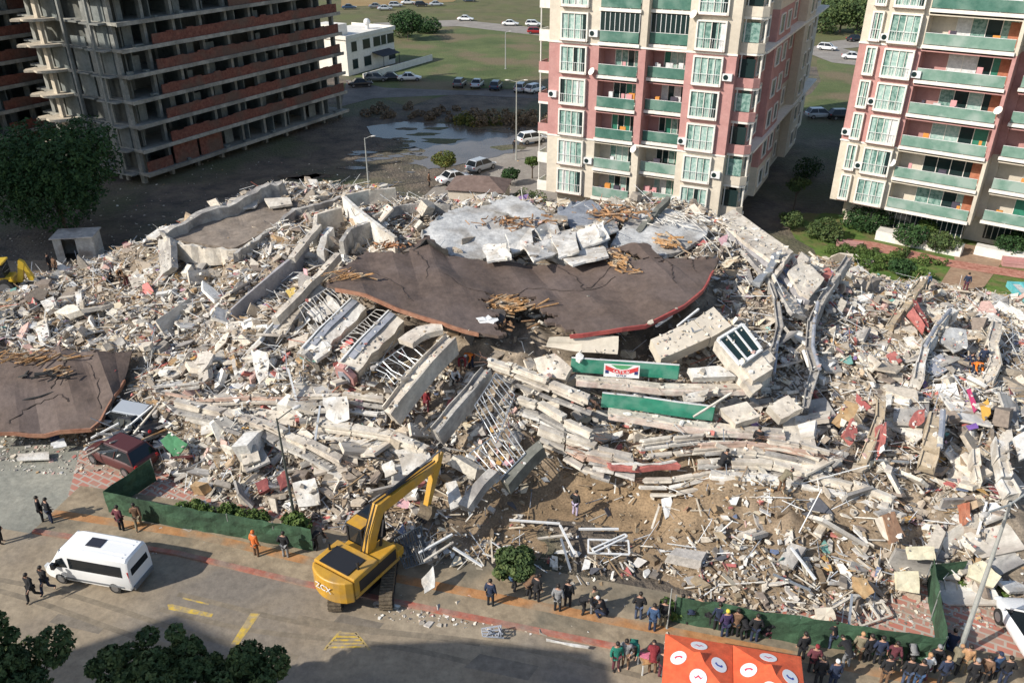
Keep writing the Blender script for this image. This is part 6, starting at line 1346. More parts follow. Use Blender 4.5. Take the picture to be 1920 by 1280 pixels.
mb = MB()
for y in (-.6,-.3,.45,.7): mb.box(-2.4, 1.1, y-.015, y+.015, 2.485, 2.515)
mb.build('roof_ribs', P_van, van)

van.scale = (.88,.88,.88)
# excavator
M_cat = mat('excavator_yellow', (.52,.27,.025), (.60,.33,.04), 2.2, .45, .05, c3=(.42,.25,.07), scale3=.8); M_blk = mat('machine_black', (.02,.02,.022), rough=.45)
M_trk = mat('muddy_track_steel', (.10,.075,.05), (.20,.155,.10), 6, .85, .3)
PH = math.radians(33); O = Vector((-7.25,30.25,0)); ex = empty('excavator', O, math.pi/2-PH, 'yellow crawler excavator working at the front edge of the rubble', 'excavator')
def trk(y):
    """a crawler under the house; x forward, turned back to the street-wise direction"""
    Rz = Matrix.Rotation(PH-math.radians(-2), 4, 'Z'); mb = MB(); pts = []
    for t in range(9): a_ = -math.pi/2+math.pi*t/8; pts.append((1.75+.42*math.cos(a_), .45+.42*math.sin(a_)))
    for t in range(9): a_ = math.pi/2+math.pi*t/8; pts.append((-1.75+.42*math.cos(a_), .45+.42*math.sin(a_)))
    n = len(pts); vs = [Rz @ Vector((x, y-.3, z)) for x, z in pts]+[Rz @ Vector((x, y+.3, z)) for x, z in pts]
    mb.add(vs, [list(range(n)), list(range(2*n-1, n-1, -1))]+[(i, n+i, n+(i+1) % n, (i+1) % n) for i in range(n)]); o = mb.build('track', M_trk, ex)
    mb = MB()
    for i in range(20): x = -1.75+3.5*i/19; mb.box(x-.05, x+.05, y-.31, y+.31, .872, .915, 0, Rz)
    for i in range(7): a_ = -1.2+2.4*i/6; mb.box(-1.83-.45*math.cos(a_), -1.72-.40*math.cos(a_), y-.31, y+.31, .45+.42*math.sin(a_)-.04, .45+.42*math.sin(a_)+.04, 0, Rz)
    mb.build('track_shoes', M_trk, o)
    mb = MB()
    for x in (-1.75, -1.1, -.5, .1, .7, 1.3, 1.75):
        a_ = Rz @ Vector((x, y-.33, .4)); b_ = Rz @ Vector((x, y+.33, .4)); mb.cyl(a_, b_, .2 if abs(x) < 1.7 else .32, n=12)
    mb.build('rollers', M_blk, o)
trk(-1.2); trk(1.2)
mb = MB(); mb.cyl((0,0,.5),(0,0,1.1),.6,n=16); mb.box(-.9,.9,-1,1,.4,.7); mb.build('undercarriage', M_blk, ex)
mb = MB(); mb.box(-2.0,1.35,-1.3,1.3,1.08,1.25); o = mb.build('deck', M_cat, ex); bevel(o, .04)
mb = MB()                                                # counterweight with rounded rear
pl = [(-2.05,-1.3)]+[(-2.05-.62*math.sin(math.pi*t/10)**.6, -1.3+2.6*t/10) for t in range(1,10)]+[(-2.05,1.3)]
mb.prism(pl, .95, 2.25); o = mb.build('counterweight', M_cat, ex); bevel(o, .09, 3)
mb = MB(); mb.box(-2.0,-.35,-1.29,1.29,1.252,2.3); mb.box(-.348,1.0,-1.29,-.3,1.252,2.15); mb.box(-.348,.4,-.298,1.29,1.252,1.75); o = mb.build('engine_house', M_cat, ex); bevel(o, .06)
mb = MB(); mb.box(-1.95,-.75,-.85,.95,2.302,2.36); mb.box(-.2,.35,-.28,.2,1.752,1.80); mb.build('hood_grille', M_blk, ex)
mb = MB(); mb.box(-1.4,-1.3,-1.0,-.9,2.3,2.75); mb.cyl((-1.1,1.1,2.3),(-1.1,1.1,2.7),.06,n=8); mb.build('exhaust', M_blk, ex)
mb = MB(); mb.box(1.02,1.5,-1.29,-.6,1.252,1.7); o = mb.build('tool_box', M_cat, ex); bevel(o, .04)
mb = MB(); mb.box(-1.7,.9,-1.312,-1.293,1.35,2.0); mb.build('side_vents', M_blk, ex)
# cab on the left
mb = MB()
for x, y in ((.35,.35),(1.95,.35),(.35,1.28),(1.95,1.28),(1.15,1.28),(1.15,.35)): mb.box(x-.05,x+.05,y-.05,y+.05,1.25,2.72)
mb.box(.3,2.0,.3,1.33,1.25,1.75); cab = mb.build('cab', M_blk, ex)
mb = MB(); mb.box(.34,1.96,.34,1.29,1.76,2.7); mb.build('cab_glass', M_glass, cab)
mb = MB(); mb.box(.27,2.03,.27,1.36,2.722,2.83); o = mb.build('cab_roof', M_blk, cab); bevel(o,.03)
mb = MB(); mb.box(.33,1.05,.34,1.29,2.832,2.86); mb.build('roof_panel', M_cat, cab)
mb = MB(); mb.box(1.3,1.85,.45,1.2,2.832,2.845); mb.build('roof_window', M_glass, cab)
# boom, stick, bucket, in the plane of heading
f0 = at(690,1035,2.0); Mi = ex.matrix_basis.inverted() if False else (Matrix.Translation(O) @ Matrix.Rotation(math.pi/2-PH, 4, 'Z')).inverted(); F = Mi @ f0
by = F.y-.02; B0 = Vector((F.x-.1, by, 1.7)); B1 = Vector((F.x+.95, by, 4.1)); B2 = Vector((F.x+5.5, by, 3.85)); S1 = Vector((F.x+4.55, by, 1.75))
def limb(name, P_, ws, t, m, parent, y0=None):
    """flat plate limb in the vertical plane: centre line P_, depth ws, thickness t"""
    up_, dn_ = [], []
    for i, p in enumerate(P_):
        d = (P_[min(i+1,len(P_)-1)]-P_[max(i-1,0)]).normalized(); n_ = Vector((-d.z, 0, d.x)); up_.append(p+n_*ws[i]/2); dn_.append(p-n_*ws[i]/2)
    q = up_+dn_[::-1]; n = len(q); mb = MB(); vs = [v+Vector((0,-t/2,0)) for v in q]+[v+Vector((0,t/2,0)) for v in q]
    fs = []
    k = len(P_)
    for i in range(k-1): fs += [(i, i+1, n-2-i, n-1-i), (n+i, n+n-1-i, n+n-2-i, n+i+1)]
    fs += [(i, n+i, n+(i+1) % n, (i+1) % n) for i in range(n)]
    mb.add(vs, fs); o = mb.build(name, m, parent); bm = bmesh.new(); bm.from_mesh(o.data); bmesh.ops.recalc_face_normals(bm, faces=bm.faces); bm.to_mesh(o.data); bm.free(); bevel(o, .025); return o
boom = limb('boom', [B0, B0.lerp(B1,.5)+Vector((-.1,0,.05)), B1, B1.lerp(B2,.35), B2], [.45,.6,.72,.62,.38], .42, M_cat, ex)
stick = limb('stick', [B2+Vector((.42,0,.55)), B2, B2.lerp(S1,.5), S1], [.2,.55,.42,.28], .32, M_cat, ex)
mb = MB()
for q in (-.1, .1):
    mb.tube([B0+Vector((-.3,q,.5)), B0.lerp(B1,.5)+Vector((-.42,q,.28)), B1+Vector((-.25,q,.5)), B1.lerp(B2,.35)+Vector((0,q,.42)), B2+Vector((-.2,q,.32))], .035, 6)
mb.build('hoses', M_blk, boom)
def ram(a, b, r, parent, name='hydraulic_cylinder'):
    a, b = Vector(a), Vector(b); mb = MB(); mb.cyl(a, a.lerp(b,.58), r, n=10); o = mb.build(name, M_blk, parent)
    mb = MB(); mb.cyl(a.lerp(b,.58), b, r*.55, n=8); mb.build('rod', M_rim, o)
ram(B1.lerp(B2,.15)+Vector((0,0,.42)), B2+Vector((.38,0,.6)), .09, boom)
for s in (-.28,.28): ram(B0+Vector((.5,s,-.3)), B0.lerp(B1,.75)+Vector((.25,s,0)), .08, boom)
ram(B2.lerp(S1,.1)+Vector((.35,0,.1)), S1+Vector((.25,0,.35)), .07, stick)
mb = MB(); bk = [S1+Vector(q)*.7 for q in ((-.1,0,.15),(.3,0,.0),(.42,0,-.5),(.15,0,-.95),(-.45,0,-1.0),(-.75,0,-.75),(-.4,0,-.7),(-.15,0,-.45))]
n = len(bk); mb.add([v+Vector((0,-.4,0)) for v in bk]+[v+Vector((0,.4,0)) for v in bk], [list(range(n)), list(range(2*n-1,n-1,-1))]+[(i, n+i, n+(i+1) % n, (i+1) % n) for i in range(n)])
bu = mb.build('bucket', M_trk, stick)
mb = MB()
for i in range(5): y = by-.42+i*.21; mb.box(S1.x-.70,S1.x-.48,y*.8+by*.2-.04,y*.8+by*.2+.04,S1.z-.62,S1.z-.54)
mb.build('bucket_teeth', M_blk, bu)
T4 = Matrix.Translation((-2.71,.05,1.72)) @ Matrix.Rotation(-math.pi/2,4,'Z') @ Matrix.Rotation(math.pi/2,4,'X'); text_mesh('lettering', 'ZCX', .48, P_white, T4, ex, .01)
# backhoe loader at the far left
p = at(8,548); bl = empty('backhoe_loader', (p.x,p.y,0), math.radians(10), 'yellow backhoe loader at the left edge beside the rubble', 'loader')
M_byel = mat('loader_yellow', (.60,.40,.03), (.66,.45,.05), 2, .45)
mb = MB(); mb.box(-1.6,1.2,-.6,.6,.8,1.6); mb.box(-3.0,-1.6,-.5,.5,.8,1.5); o = mb.build('body', M_byel, bl); bevel(o,.06)
mb = MB(); mb.box(-1.1,.8,-.8,.8,2.75,2.9); o = mb.build('cab_roof', M_byel, bl); bevel(o,.05)
mb = MB(); mb.box(-1.0,.7,-.7,.7,1.6,2.75); mb.build('cab_glass', M_glass, bl)
mb = MB(); mb.prism([(1.2,-.75),(1.2,.75),(0,.9),(-.2,.9),(-.2,-.9),(0,-.9)], 1.2, 1.32); mb.build('mudguard', M_byel, bl)
for x, r_ in ((.55,.72),(-2.4,.5)):
    for s in (-1,1): wheel(bl, x, s*.75, r_, .4)
mb = MB(); mb.add([(1.35,-.2,.9),(1.75,-.2,.9),(2.3,-.2,2.6),(1.9,-.2,2.9),(1.35,.2,.9),(1.75,.2,.9),(2.3,.2,2.6),(1.9,.2,2.9)], [(0,1,2,3),(7,6,5,4),(0,4,5,1),(1,5,6,2),(2,6,7,3),(3,7,4,0)])
mb.add([(2.25,-.18,2.7),(2.0,-.18,2.9),(2.3,-.18,.9),(2.75,-.18,1.0),(2.25,.18,2.7),(2.0,.18,2.9),(2.3,.18,.9),(2.75,.18,1.0)], [(0,1,2,3),(7,6,5,4),(0,4,5,1),(1,5,6,2),(2,6,7,3),(3,7,4,0)]); mb.build('digger_arm', M_byel, bl)
mb = MB(); mb.box(2.2,3.0,-.35,.35,.3,.95); mb.build('bucket', M_blk, bl)

# ------------------------------------------------------------------ street furniture, fences, shed, tent
M_cloth = mat('green_mesh_cloth', (.03,.075,.038), (.06,.13,.07), 1.6, .9, .3, c3=(.03,.065,.035), scale3=.7)
def mesh_fence(label, line, h=1.55, seed=1, lean=0):
    r = random.Random(seed); P_ = [at(*p) for p in line]; root = empty('mesh_fence', P_[0], 0, label, 'fence'); mb = MB(); pts = []
    for i in range(len(P_)-1):
        L_ = (P_[i+1]-P_[i]).length; k = max(1, int(L_/.5))
        for j in range(k): pts.append(P_[i].lerp(P_[i+1], j/k)-P_[0])
    pts.append(P_[-1]-P_[0]); n = len(pts); vs = []
    for j in range(5):
        for i, p in enumerate(pts): w = .07*math.sin(i*1.3+j)*math.sin(j*.8); vs.append(p+Vector((r.uniform(-.04,.04)+w, r.uniform(-.05,.05)-w+lean*j/4, .03+h*j/4+(r.uniform(-.05,.05) if j == 4 else 0))))
    fs = [(j*n+i, j*n+i+1, (j+1)*n+i+1, (j+1)*n+i) for j in range(4) for i in range(n-1)]; mb.add(vs, fs); o = mb.build('mesh_cloth', M_cloth, root); s = o.modifiers.new('s','SOLIDIFY'); s.thickness = .02
    for i in range(0, n, 5):
        mb = MB(); mb.cyl(pts[i]+Vector((0,.05,0)), pts[i]+Vector((0,.05,h+.05)), .03, n=6); mb.build('fence_post', M_grey_metal, root)
    return root
mesh_fence('dark green mesh fence round the left paved yard, bending back at its left end', [(292,902),(205,962),(300,985),(400,1002),(500,1020),(588,1036)], seed=2)
mesh_fence('green mesh fence along the front right pavement behind the crowd', [(1262,1168),(1400,1194),(1560,1218),(1690,1240),(1757,1248)], 1.7, 3)
mesh_fence('green mesh fence running back from the front right corner', [(1759,1246),(1752,1190),(1742,1130),(1737,1095)], 1.7, 4)
mesh_fence('short green mesh fence piece at the rear right of the corner enclosure', [(1735,1096),(1765,1094),(1800,1092)], 1.4, 5)
def lamp(label, base, h, arm=1.2, az=90, r=.07, tw=False, lean=0, name='lamp_post', heads=True, m=None):
    p = at(*base); root = empty(name, (p.x,p.y,0), math.radians(90-az), label, 'lamp post'); m = m or M_grey_metal
    mb = MB(); t = Vector((lean,0,h)); mb.cyl((0,0,0), t*.5, r*1.4, r*1.1, 10); mb.cyl(t*.5, t, r*1.1, r*.7, 10); mb.cyl((0,0,0),(0,0,.12),r*2.4,n=10); mb.build('pole', m, root)
    if heads:
        for s in ((1,-1) if tw else (1,)):
            mb = MB(); mb.cyl(t-Vector((0,0,.1)), t+Vector((s*arm,0,.15)), r*.5, n=7); mb.build('arm', m, root)
            mb = MB(); c = t+Vector((s*(arm+.25),0,.13)); mb.sph(c, .3, 8, 5, sc_=(1,.45,.28)); mb.build('lamp_head', M_white, root)
    return root
M_pole = mat('pale_grey_pole', (.30,.31,.29), (.40,.40,.37), 3, .6)
lamp('tall pale grey lamp post leaning over the white car at lower right', (1797,1228), 8.9, 1.5, 60, .085, True, -.4, m=M_pole)
lamp('thin dark lamp post standing in the left front rubble', (555,985), 7.0, .9, 45, .06, False, -.1, m=mat('dark_green_pole', (.07,.08,.07), rough=.6))
lamp('short lamp post with a drooping arm behind the left rubble ridge', (692,356), 6.0, .7, 75, .08, False, 0, m=M_pole)
lamp('tall thin lamp post beside the puddle left of the centre block', (968,300), 9.8, .9, 90, .07, True, 0, m=M_pole)
lamp('small lamp post in the far field', (948,130), 6.8, .6, 90, .09, False, 0, m=M_pole)
lamp('bare signal pole among the crowd at the fence', (1250,1180), 2.6, .4, 0, .03, False, 0, heads=False, m=M_pole)
# shed
p = at(110,492); sh = empty('shed', (p.x,p.y,0), math.radians(8), 'small open-fronted pale metal shed left of the rubble', 'shed')
M_shed = mat('pale_sheet_metal', (.42,.42,.40), (.55,.54,.50), 1.5, .7, .2, c3=(.30,.26,.22), scale3=.8)
mb = MB(); mb.box(-.05,0,0,2.2,0,2.3); mb.box(3.4,3.45,0,2.2,0,2.3); mb.box(0,3.4,2.15,2.2,0,2.3); mb.box(1.9,3.4,0,.05,0,2.3); mb.box(0,.7,0,.05,0,2.3); mb.build('wall', M_shed, sh)
mb = MB(); mb.box(-.2,3.6,-.25,2.4,2.302,2.4); mb.build('roof', M_conc, sh)
# little brown hipped roof behind the ridge
p = at(835,395); kr = empty('kiosk', (p.x,p.y,0), math.radians(-10), 'low kiosk with a brown hipped roof behind the rubble ridge', 'kiosk')
mb = MB(); mb.box(.3,6.2,.3,4.7,0,2.3); mb.build('wall', M_creamf, kr)
mb = MB(); mb.add([(0,0,2.3),(6.5,0,2.3),(6.5,5,2.3),(0,5,2.3),(2.2,2.5,3.3),(4.3,2.5,3.3)], [(0,3,2,1),(0,1,5,4),(1,2,5),(2,3,4,5),(3,0,4)]); mb.build('roof', mat('brown_kiosk_roof', (.16,.11,.09), (.21,.15,.125), 1, .85), kr)
# turquoise framed basin cover at the right edge
p = at(1930,588); tq = empty('basin_cover', (p.x,p.y,.1), math.radians(-8), 'turquoise framed grey cover at the right edge behind the rubble', 'pool cover')
mb = MB()
for i in range(8): mb.box(.25,5,.15+i*.6,.68+i*.6,.3,.36)
mb.build('cover_slats', M_grey_mem, tq)
mb = MB(); mb.box(0,.22,0,5,0,.5); mb.box(1.0,1.12,0,5,.3,.52); mb.box(0,5,-.12,0,0,.5); mb.box(0,5,5,5.12,0,.5); mb.build('frame', mat('turquoise_paint', (.10,.42,.45), (.16,.5,.52), 2, .6), tq)
for i, (px, py, lb) in enumerate(((1592,462,'red brick planter at the left end of the garden path'),(1905,500,'dark red bench by the path at the right edge'))):
    p = at(px, py); mb = MB(); mb.box(-1.2,1.2,-.3,.3,0,.45); mb.box(-1.25,1.25,-.35,-.31,.35,.5); mb.box(-1.25,1.25,.31,.35,.35,.8 if i else .5)
    o = tag(mb.build(['planter','bench'][i], M_redf), lb, ['planter','bench'][i]); o.location = p; o.rotation_euler = (0,0,-.3)
# orange double gazebo with round emblems
E0, E1 = at(1248,1187,2.55), at(1502,1230,2.55); ed = E1-E0; ed.z = 0; wid = ed.length/2; tz = math.atan2(ed.y, ed.x)
tent = empty('gazebo', (E0.x,E0.y,0), tz, 'orange double gazebo with round white emblems at the bottom edge', 'tent')
M_tent = mat('orange_tent_cloth', (.78,.115,.04), (.84,.15,.055), .8, .7, .1); M_logo = mat('emblem_white', (.75,.76,.76)); M_lred = mat('emblem_red', (.6,.05,.10)); M_lblue = mat('emblem_blue', (.05,.08,.35))
for k in range(2):
    x0, x1 = k*wid+(.02 if k else 0), (k+1)*wid; D = -wid; pk = Vector(((x0+x1)/2, D/2, 3.35)); B_ = [Vector((x0,0,2.55)),Vector((x1,0,2.55)),Vector((x1,D,2.55)),Vector((x0,D,2.55))]
    mb = MB(); fs = []; vs = list(B_)
    inner = [pk+(b-pk)*.16-Vector((0,0,0)) for b in B_]; inner = [Vector((q.x,q.y,3.02)) for q in inner]; vs += inner+[pk]+[b-Vector((0,0,.28)) for b in B_]
    for i in range(4): j = (i+1) % 4; fs += [(i,4+i,4+j,j),(4+i,8,4+j),(9+i,i,j,9+j)]
    mb.add(vs, fs); cn = mb.build('canopy', M_tent, tent); s = cn.modifiers.new('s','SOLIDIFY'); s.thickness = .015
    for i in range(4):
        j = (i+1) % 4; mid = (B_[i]+B_[j]+inner[i]+inner[j])/4; nrm = (B_[j]-B_[i]).cross(inner[i]-B_[i]).normalized(); nrm = nrm if nrm.z > 0 else -nrm
        ex_ = (B_[j]-B_[i]).normalized(); ey_ = nrm.cross(ex_); F4 = Matrix((ex_, ey_, nrm)).transposed().to_4x4(); F4.translation = mid+nrm*.014
        mb = MB(); mb.prism([(.34*math.cos(t*.3142), .34*math.sin(t*.3142)) for t in range(20)], 0, .01, 0, F4); e_ = mb.build('emblem', M_logo, cn)
        mb = MB()
        if i in (3, 1): mb.prism([(-.06,-.14),(.02,-.18),(.09,-.08),(.09,.1),(.03,.17),(-.05,.12),(.02,.06),(.02,-.06)], .011, .016, 0, F4); mb.build('emblem_mark', M_lred if i == 3 else M_lblue, e_)
        else: mb.prism([(-.2,-.05),(-.1,.06),(0,-.02),(.1,.06),(.2,-.05),(.1,.0),(0,-.1),(-.1,0)], .011, .016, 0, F4); mb.build('emblem_mark', M_lred, e_)
for x in (.04, wid, 2*wid-.04):
    for y in (-.04, -wid+.04): mb = MB(); mb.box(x-.03,x+.03,y-.03,y+.03,0,2.5); mb.build('leg', M_metal, tent)
# folding table with a pink cloth and things beside the gazebo
p = at(1218,1252); tb = empty('table', (p.x,p.y,0), .2, 'small table covered with a pink cloth beside the gazebo', 'table')
mb = MB(); mb.box(-.5,.5,-.35,.35,.7,.74); mb.build('table_top', M_wood, tb)
for x in (-.45,.45):
    for y in (-.3,.3): mb = MB(); mb.box(x-.025,x+.025,y-.025,y+.025,0,.7); mb.build('leg', M_metal, tb)
slab('tablecloth', 'crumpled pink cloth thrown over the small table', 'cloth', [(1195,1218,.8),(1215,1222,.82),(1240,1215,.85),(1236,1232,.78),(1215,1236,.8),(1200,1230,.8)], .03, mat('pink_fabric', (.60,.14,.22), (.65,.22,.30), 3, .9), jag=.08)

# debris heaped over the crushed cars
rr = random.Random(9)
for i in range(16):
    p = at(rr.uniform(205,300), rr.uniform(800,846), rr.uniform(1.1,1.7)); d = Vector((math.cos(.7+rr.gauss(0,.35)), math.sin(.7+rr.gauss(0,.35)), rr.uniform(-.3,.1)))*rr.uniform(.8,1.8)
    mb = MB(); sweep(mb, [p-d, p+d], .14, .08, rr.uniform(0,3), .02, 2, 0, i); tag(mb.build('fallen_board', [M_cream, M_white, M_wood, M_conc][i % 4]), 'board or rail fallen across the crushed cars at lower left', 'board', 'boards over the crushed cars')
slab('fallen_board', 'torn green panel edge resting on the dark red crushed car', 'board', [(240,822,1.5),(262,812,1.6),(286,836,1.3),(268,846,1.2)], .06, M_conc, jag=.1)
# ------------------------------------------------------------------ people
M_skin = mat('skin', (.42,.24,.16), rough=.55); M_hair = mat('dark_hair', (.02,.014,.01), rough=.6); M_shoe = mat('dark_shoes', (.03,.025,.02), rough=.6)
def skin_mesh(name, V, E_, R, root=0, sub=1):
    me = bpy.data.meshes.new(name); me.from_pydata(V, E_, []); o = bpy.data.objects.new(name, me); C.objects.link(o)
    bm = bmesh.new(); bm.from_mesh(me); lay = bm.verts.layers.skin.verify()
    for v, r_ in zip(bm.verts, R): v[lay].radius = r_ if isinstance(r_, tuple) else (r_, r_)
    bm.verts.ensure_lookup_table(); bm.verts[root][lay].use_root = True; bm.to_mesh(me); bm.free()
    o.modifiers.new('skin', 'SKIN'); s = o.modifiers.new('sub', 'SUBSURF'); s.levels = sub; s.render_levels = sub
    dg = bpy.context.evaluated_depsgraph_get(); out = bpy.data.meshes.new_from_object(o.evaluated_get(dg)); out.name = name; bpy.data.objects.remove(o); out.polygons.foreach_set('use_smooth', [True]*len(out.polygons)); return out
BASE = dict(pel=(0,0,.96), spi=(0,.0,1.14), che=(0,0,1.36), nec=(0,.01,1.50), hd0=(0,.03,1.58), hd1=(0,.035,1.66), hd2=(0,.02,1.73),
 shR=(.18,0,1.43), elR=(.25,-.03,1.15), wrR=(.27,.06,.92), shL=(-.18,0,1.43), elL=(-.25,-.03,1.15), wrL=(-.27,.06,.92),
 hiR=(.10,0,.90), knR=(.11,.02,.50), anR=(.12,-.02,.09), toR=(.13,.15,.04), hiL=(-.10,0,.90), knL=(-.11,.02,.50), anL=(-.12,-.02,.09), toL=(-.13,.15,.04))
POSES = {
 'stand': {},
 'pockets': dict(elR=(.31,-.08,1.18), wrR=(.20,.13,1.0), elL=(-.31,-.08,1.18), wrL=(-.20,.13,1.0), hd1=(.02,.05,1.65)),
 'phone': dict(elR=(.24,.2,1.2), wrR=(.10,.36,1.42), elL=(-.24,.18,1.2), wrL=(-.08,.36,1.42)),
 'walk': dict(elR=(.24,-.14,1.17), wrR=(.25,-.12,.93), elL=(-.24,.1,1.16), wrL=(-.24,.28,1.0), knR=(.1,.22,.52), anR=(.1,.26,.10), toR=(.1,.42,.09), knL=(-.1,-.05,.50), anL=(-.1,-.36,.16), toL=(-.1,-.24,.05)),
 'bend': dict(spi=(0,.12,1.10), che=(0,.34,1.20), nec=(0,.47,1.22), hd0=(0,.55,1.22), hd1=(0,.63,1.22), hd2=(0,.70,1.23), shR=(.18,.38,1.22), shL=(-.18,.38,1.22), elR=(.22,.46,.95), elL=(-.22,.46,.95), wrR=(.16,.60,.76), wrL=(-.16,.60,.76), knR=(.13,.1,.5), knL=(-.13,.1,.5)),
 'crouch': dict(pel=(0,-.12,.50), spi=(0,-.05,.68), che=(0,.08,.88), nec=(0,.16,1.0), hd0=(0,.2,1.07), hd1=(0,.23,1.15), hd2=(0,.22,1.22), shR=(.18,.1,.94), shL=(-.18,.1,.94), elR=(.24,.28,.72), elL=(-.24,.28,.72), wrR=(.14,.45,.62), wrL=(-.14,.45,.62),
     hiR=(.1,-.1,.47), hiL=(-.1,-.1,.47), knR=(.17,.28,.50), knL=(-.17,.28,.50), anR=(.14,.04,.10), anL=(-.14,.04,.10), toR=(.15,.2,.04), toL=(-.15,.2,.04)),
}
ORDER = ['pel','spi','che','nec','hd0','hd1','hd2','shR','elR','wrR','shL','elL','wrL','hiR','knR','anR','toR','hiL','knL','anL','toL']
EDG = [(0,1),(1,2),(2,3),(3,4),(4,5),(5,6),(2,7),(7,8),(8,9),(2,10),(10,11),(11,12),(0,13),(13,14),(14,15),(15,16),(0,17),(17,18),(18,19),(19,20)]
RAD = [.13,.12,.145,.055,.075,(.092,.085),.06,.07,.045,.03,.07,.045,.03,.085,.058,.038,.035,.085,.058,.038,.035]
HUM = {}
def lean_(v): return Vector(v)
for nm, ov in POSES.items():
    J = dict(BASE); J.update(ov); V = [Vector(J[k]) for k in ORDER]; E_ = list(EDG); R = list(RAD)
    for wi, ei, s in ((9,8,1),(12,11,-1)):                     # palm, four fingers with a bend, thumb leaving the side of the palm
        w = V[wi]; d = (w-V[ei]).normalized(); side = d.cross(Vector((0,1,0))).normalized()*s; fr_ = side.cross(d)
        i0 = len(V); V.append(w+d*.07); R.append((.036,.018)); E_.append((wi, i0))
        for k in range(4):
            L_ = (.075,.085,.08,.06)[k]; b0 = w+d*.105+fr_*(.03-.02*k); i1 = len(V); V += [b0, b0+d*L_*.5-side*.006, b0+d*L_-side*.022]; R += [.0095,.009,.0075]; E_ += [(i0, i1), (i1, i1+1), (i1+1, i1+2)]
        i1 = len(V); b0 = w+d*.045+fr_*.035; V += [b0, b0+d*.035+fr_*.022]; R += [.011,.009]; E_ += [(i0, i1), (i1, i1+1)]
    h0, h1, h2 = V[4], V[5], V[6]; upv = (h2-h0).normalized(); sd = Vector((1,0,0)); fw = upv.cross(sd)*-1
    if fw.y < 0 and nm != 'bend': fw = -fw
    if nm == 'bend': fw = Vector((0,.1,-1)).normalized()
    body = skin_mesh('body_'+nm, V, E_, R)
    hc = h1+Vector((0,0,.0))
    # nose and ears grown on as part of the body mesh
    mb = MB(); mb.sph(hc+fw*.098-upv*.02, .016, 6, 4); mb.sph(hc+sd*.09-upv*.01, .022, 6, 4, sc_=(.5,1,1.3)); mb.sph(hc-sd*.09-upv*.01, .022, 6, 4, sc_=(.5,1,1.3))
    bm = bmesh.new(); bm.from_mesh(body); t_ = mb.mesh('t', True); bm.from_mesh(t_); bm.to_mesh(body); bm.free(); bpy.data.meshes.remove(t_)
    body.polygons.foreach_set('use_smooth', [True]*len(body.polygons))
    ck = ['pel','spi','che','nec','shR','elR','wrR','shL','elL','wrL']; cv = [Vector(J[k]) for k in ck]; cv[3] = cv[2].lerp(cv[3], .75)
    cv[6] = cv[5].lerp(cv[6], .95); cv[9] = cv[8].lerp(cv[9], .95); pv = cv[0]; cv.append(pv+(pv-cv[1]).normalized()*.08)
    jacket = skin_mesh('jacket_'+nm, cv, [(0,1),(1,2),(2,3),(2,4),(4,5),(5,6),(2,7),(7,8),(8,9),(0,10)], [(.175,.145),(.165,.14),(.185,.155),.085,.095,.07,.052,.095,.07,.052,(.18,.15)])
    tk = ['pel','hiR','knR','anR','hiL','knL','anL']; tv = [Vector(J[k]) for k in tk]
    trousers = skin_mesh('trousers_'+nm, tv, [(0,1),(1,2),(2,3),(0,4),(4,5),(5,6)], [(.15,.13),.10,.075,.062,.10,.075,.062])
    shoes = skin_mesh('shoes_'+nm, [Vector(J['anR']), Vector(J['toR']), Vector(J['anL']), Vector(J['toL'])], [(0,1),(2,3)], [.055,.045,.055,.045], 0)
    mb = MB(); mb.sph(hc+upv*.03-fw*.018, .108, 10, 7, sc_=(.93,1.0,1.0)); hair = mb.mesh('hair_'+nm, True)
    mb = MB()
    for s in (-1, 1): mb.sph(hc+fw*.088+sd*.033*s+upv*.012, .011, 6, 4)
    eyes = mb.mesh('eyes_'+nm, True); mb = MB(); mb.sph(hc+fw*.084-upv*.052, .02, 6, 4, sc_=(1.3,.5,.35)); mouth = mb.mesh('mouth_'+nm, True)
    for m_, mm in ((body,M_skin),(jacket,M_skin),(trousers,M_skin),(shoes,M_shoe),(hair,M_hair),(eyes,mat('eye_dark', (.02,.02,.02))),(mouth,mat('lips', (.35,.12,.10)))): m_.materials.append(mm)
    HUM[nm] = (body, jacket, trousers, shoes, hair, eyes, mouth)
CL = {k: mat('cloth_'+k, c, tuple(min(1,q*1.35+.005) for q in c), 9, .9, .3) for k, c in dict(black=(.012,.012,.014), navy=(.018,.028,.06), grey=(.22,.22,.22), white=(.62,.62,.60), blue=(.04,.08,.16), orange=(.62,.15,.03), red=(.20,.02,.025), teal=(.015,.17,.12),
   brown=(.16,.09,.05), purple=(.04,.025,.08), yellow=(.62,.50,.05), khaki=(.20,.17,.11), maroon=(.12,.03,.04), jeans=(.05,.07,.12), lilac=(.45,.38,.50), hiorange=(.90,.20,.02), tan=(.42,.24,.12)).items()}
CLn = dict(black='black', navy='navy', grey='grey', white='white', blue='blue', orange='orange')
def person(px, py, az, pose, jk, tr, hair, label, s=1.0, dz=0, ground=True):
    p = at(px, py) if ground else on(px, py, dz)
    root = empty('person', p, math.radians(-az), label, 'person'); root.scale = (s, s, s)
    for nm, me, m in zip(('body','jacket','trousers','shoes','hair','eyes','mouth'), HUM[pose], (None, CL[jk], CL[tr], None, hair, None, None)):
        if nm == 'hair' and hair in CL: nm = 'hood'; m = CL[hair]
        o = bpy.data.objects.new(nm, me); C.objects.link(o); o.parent = root
        if m is not None and not isinstance(m, str): o.material_slots[0].link = 'OBJECT'; o.material_slots[0].material = m
    return root
H = M_hair
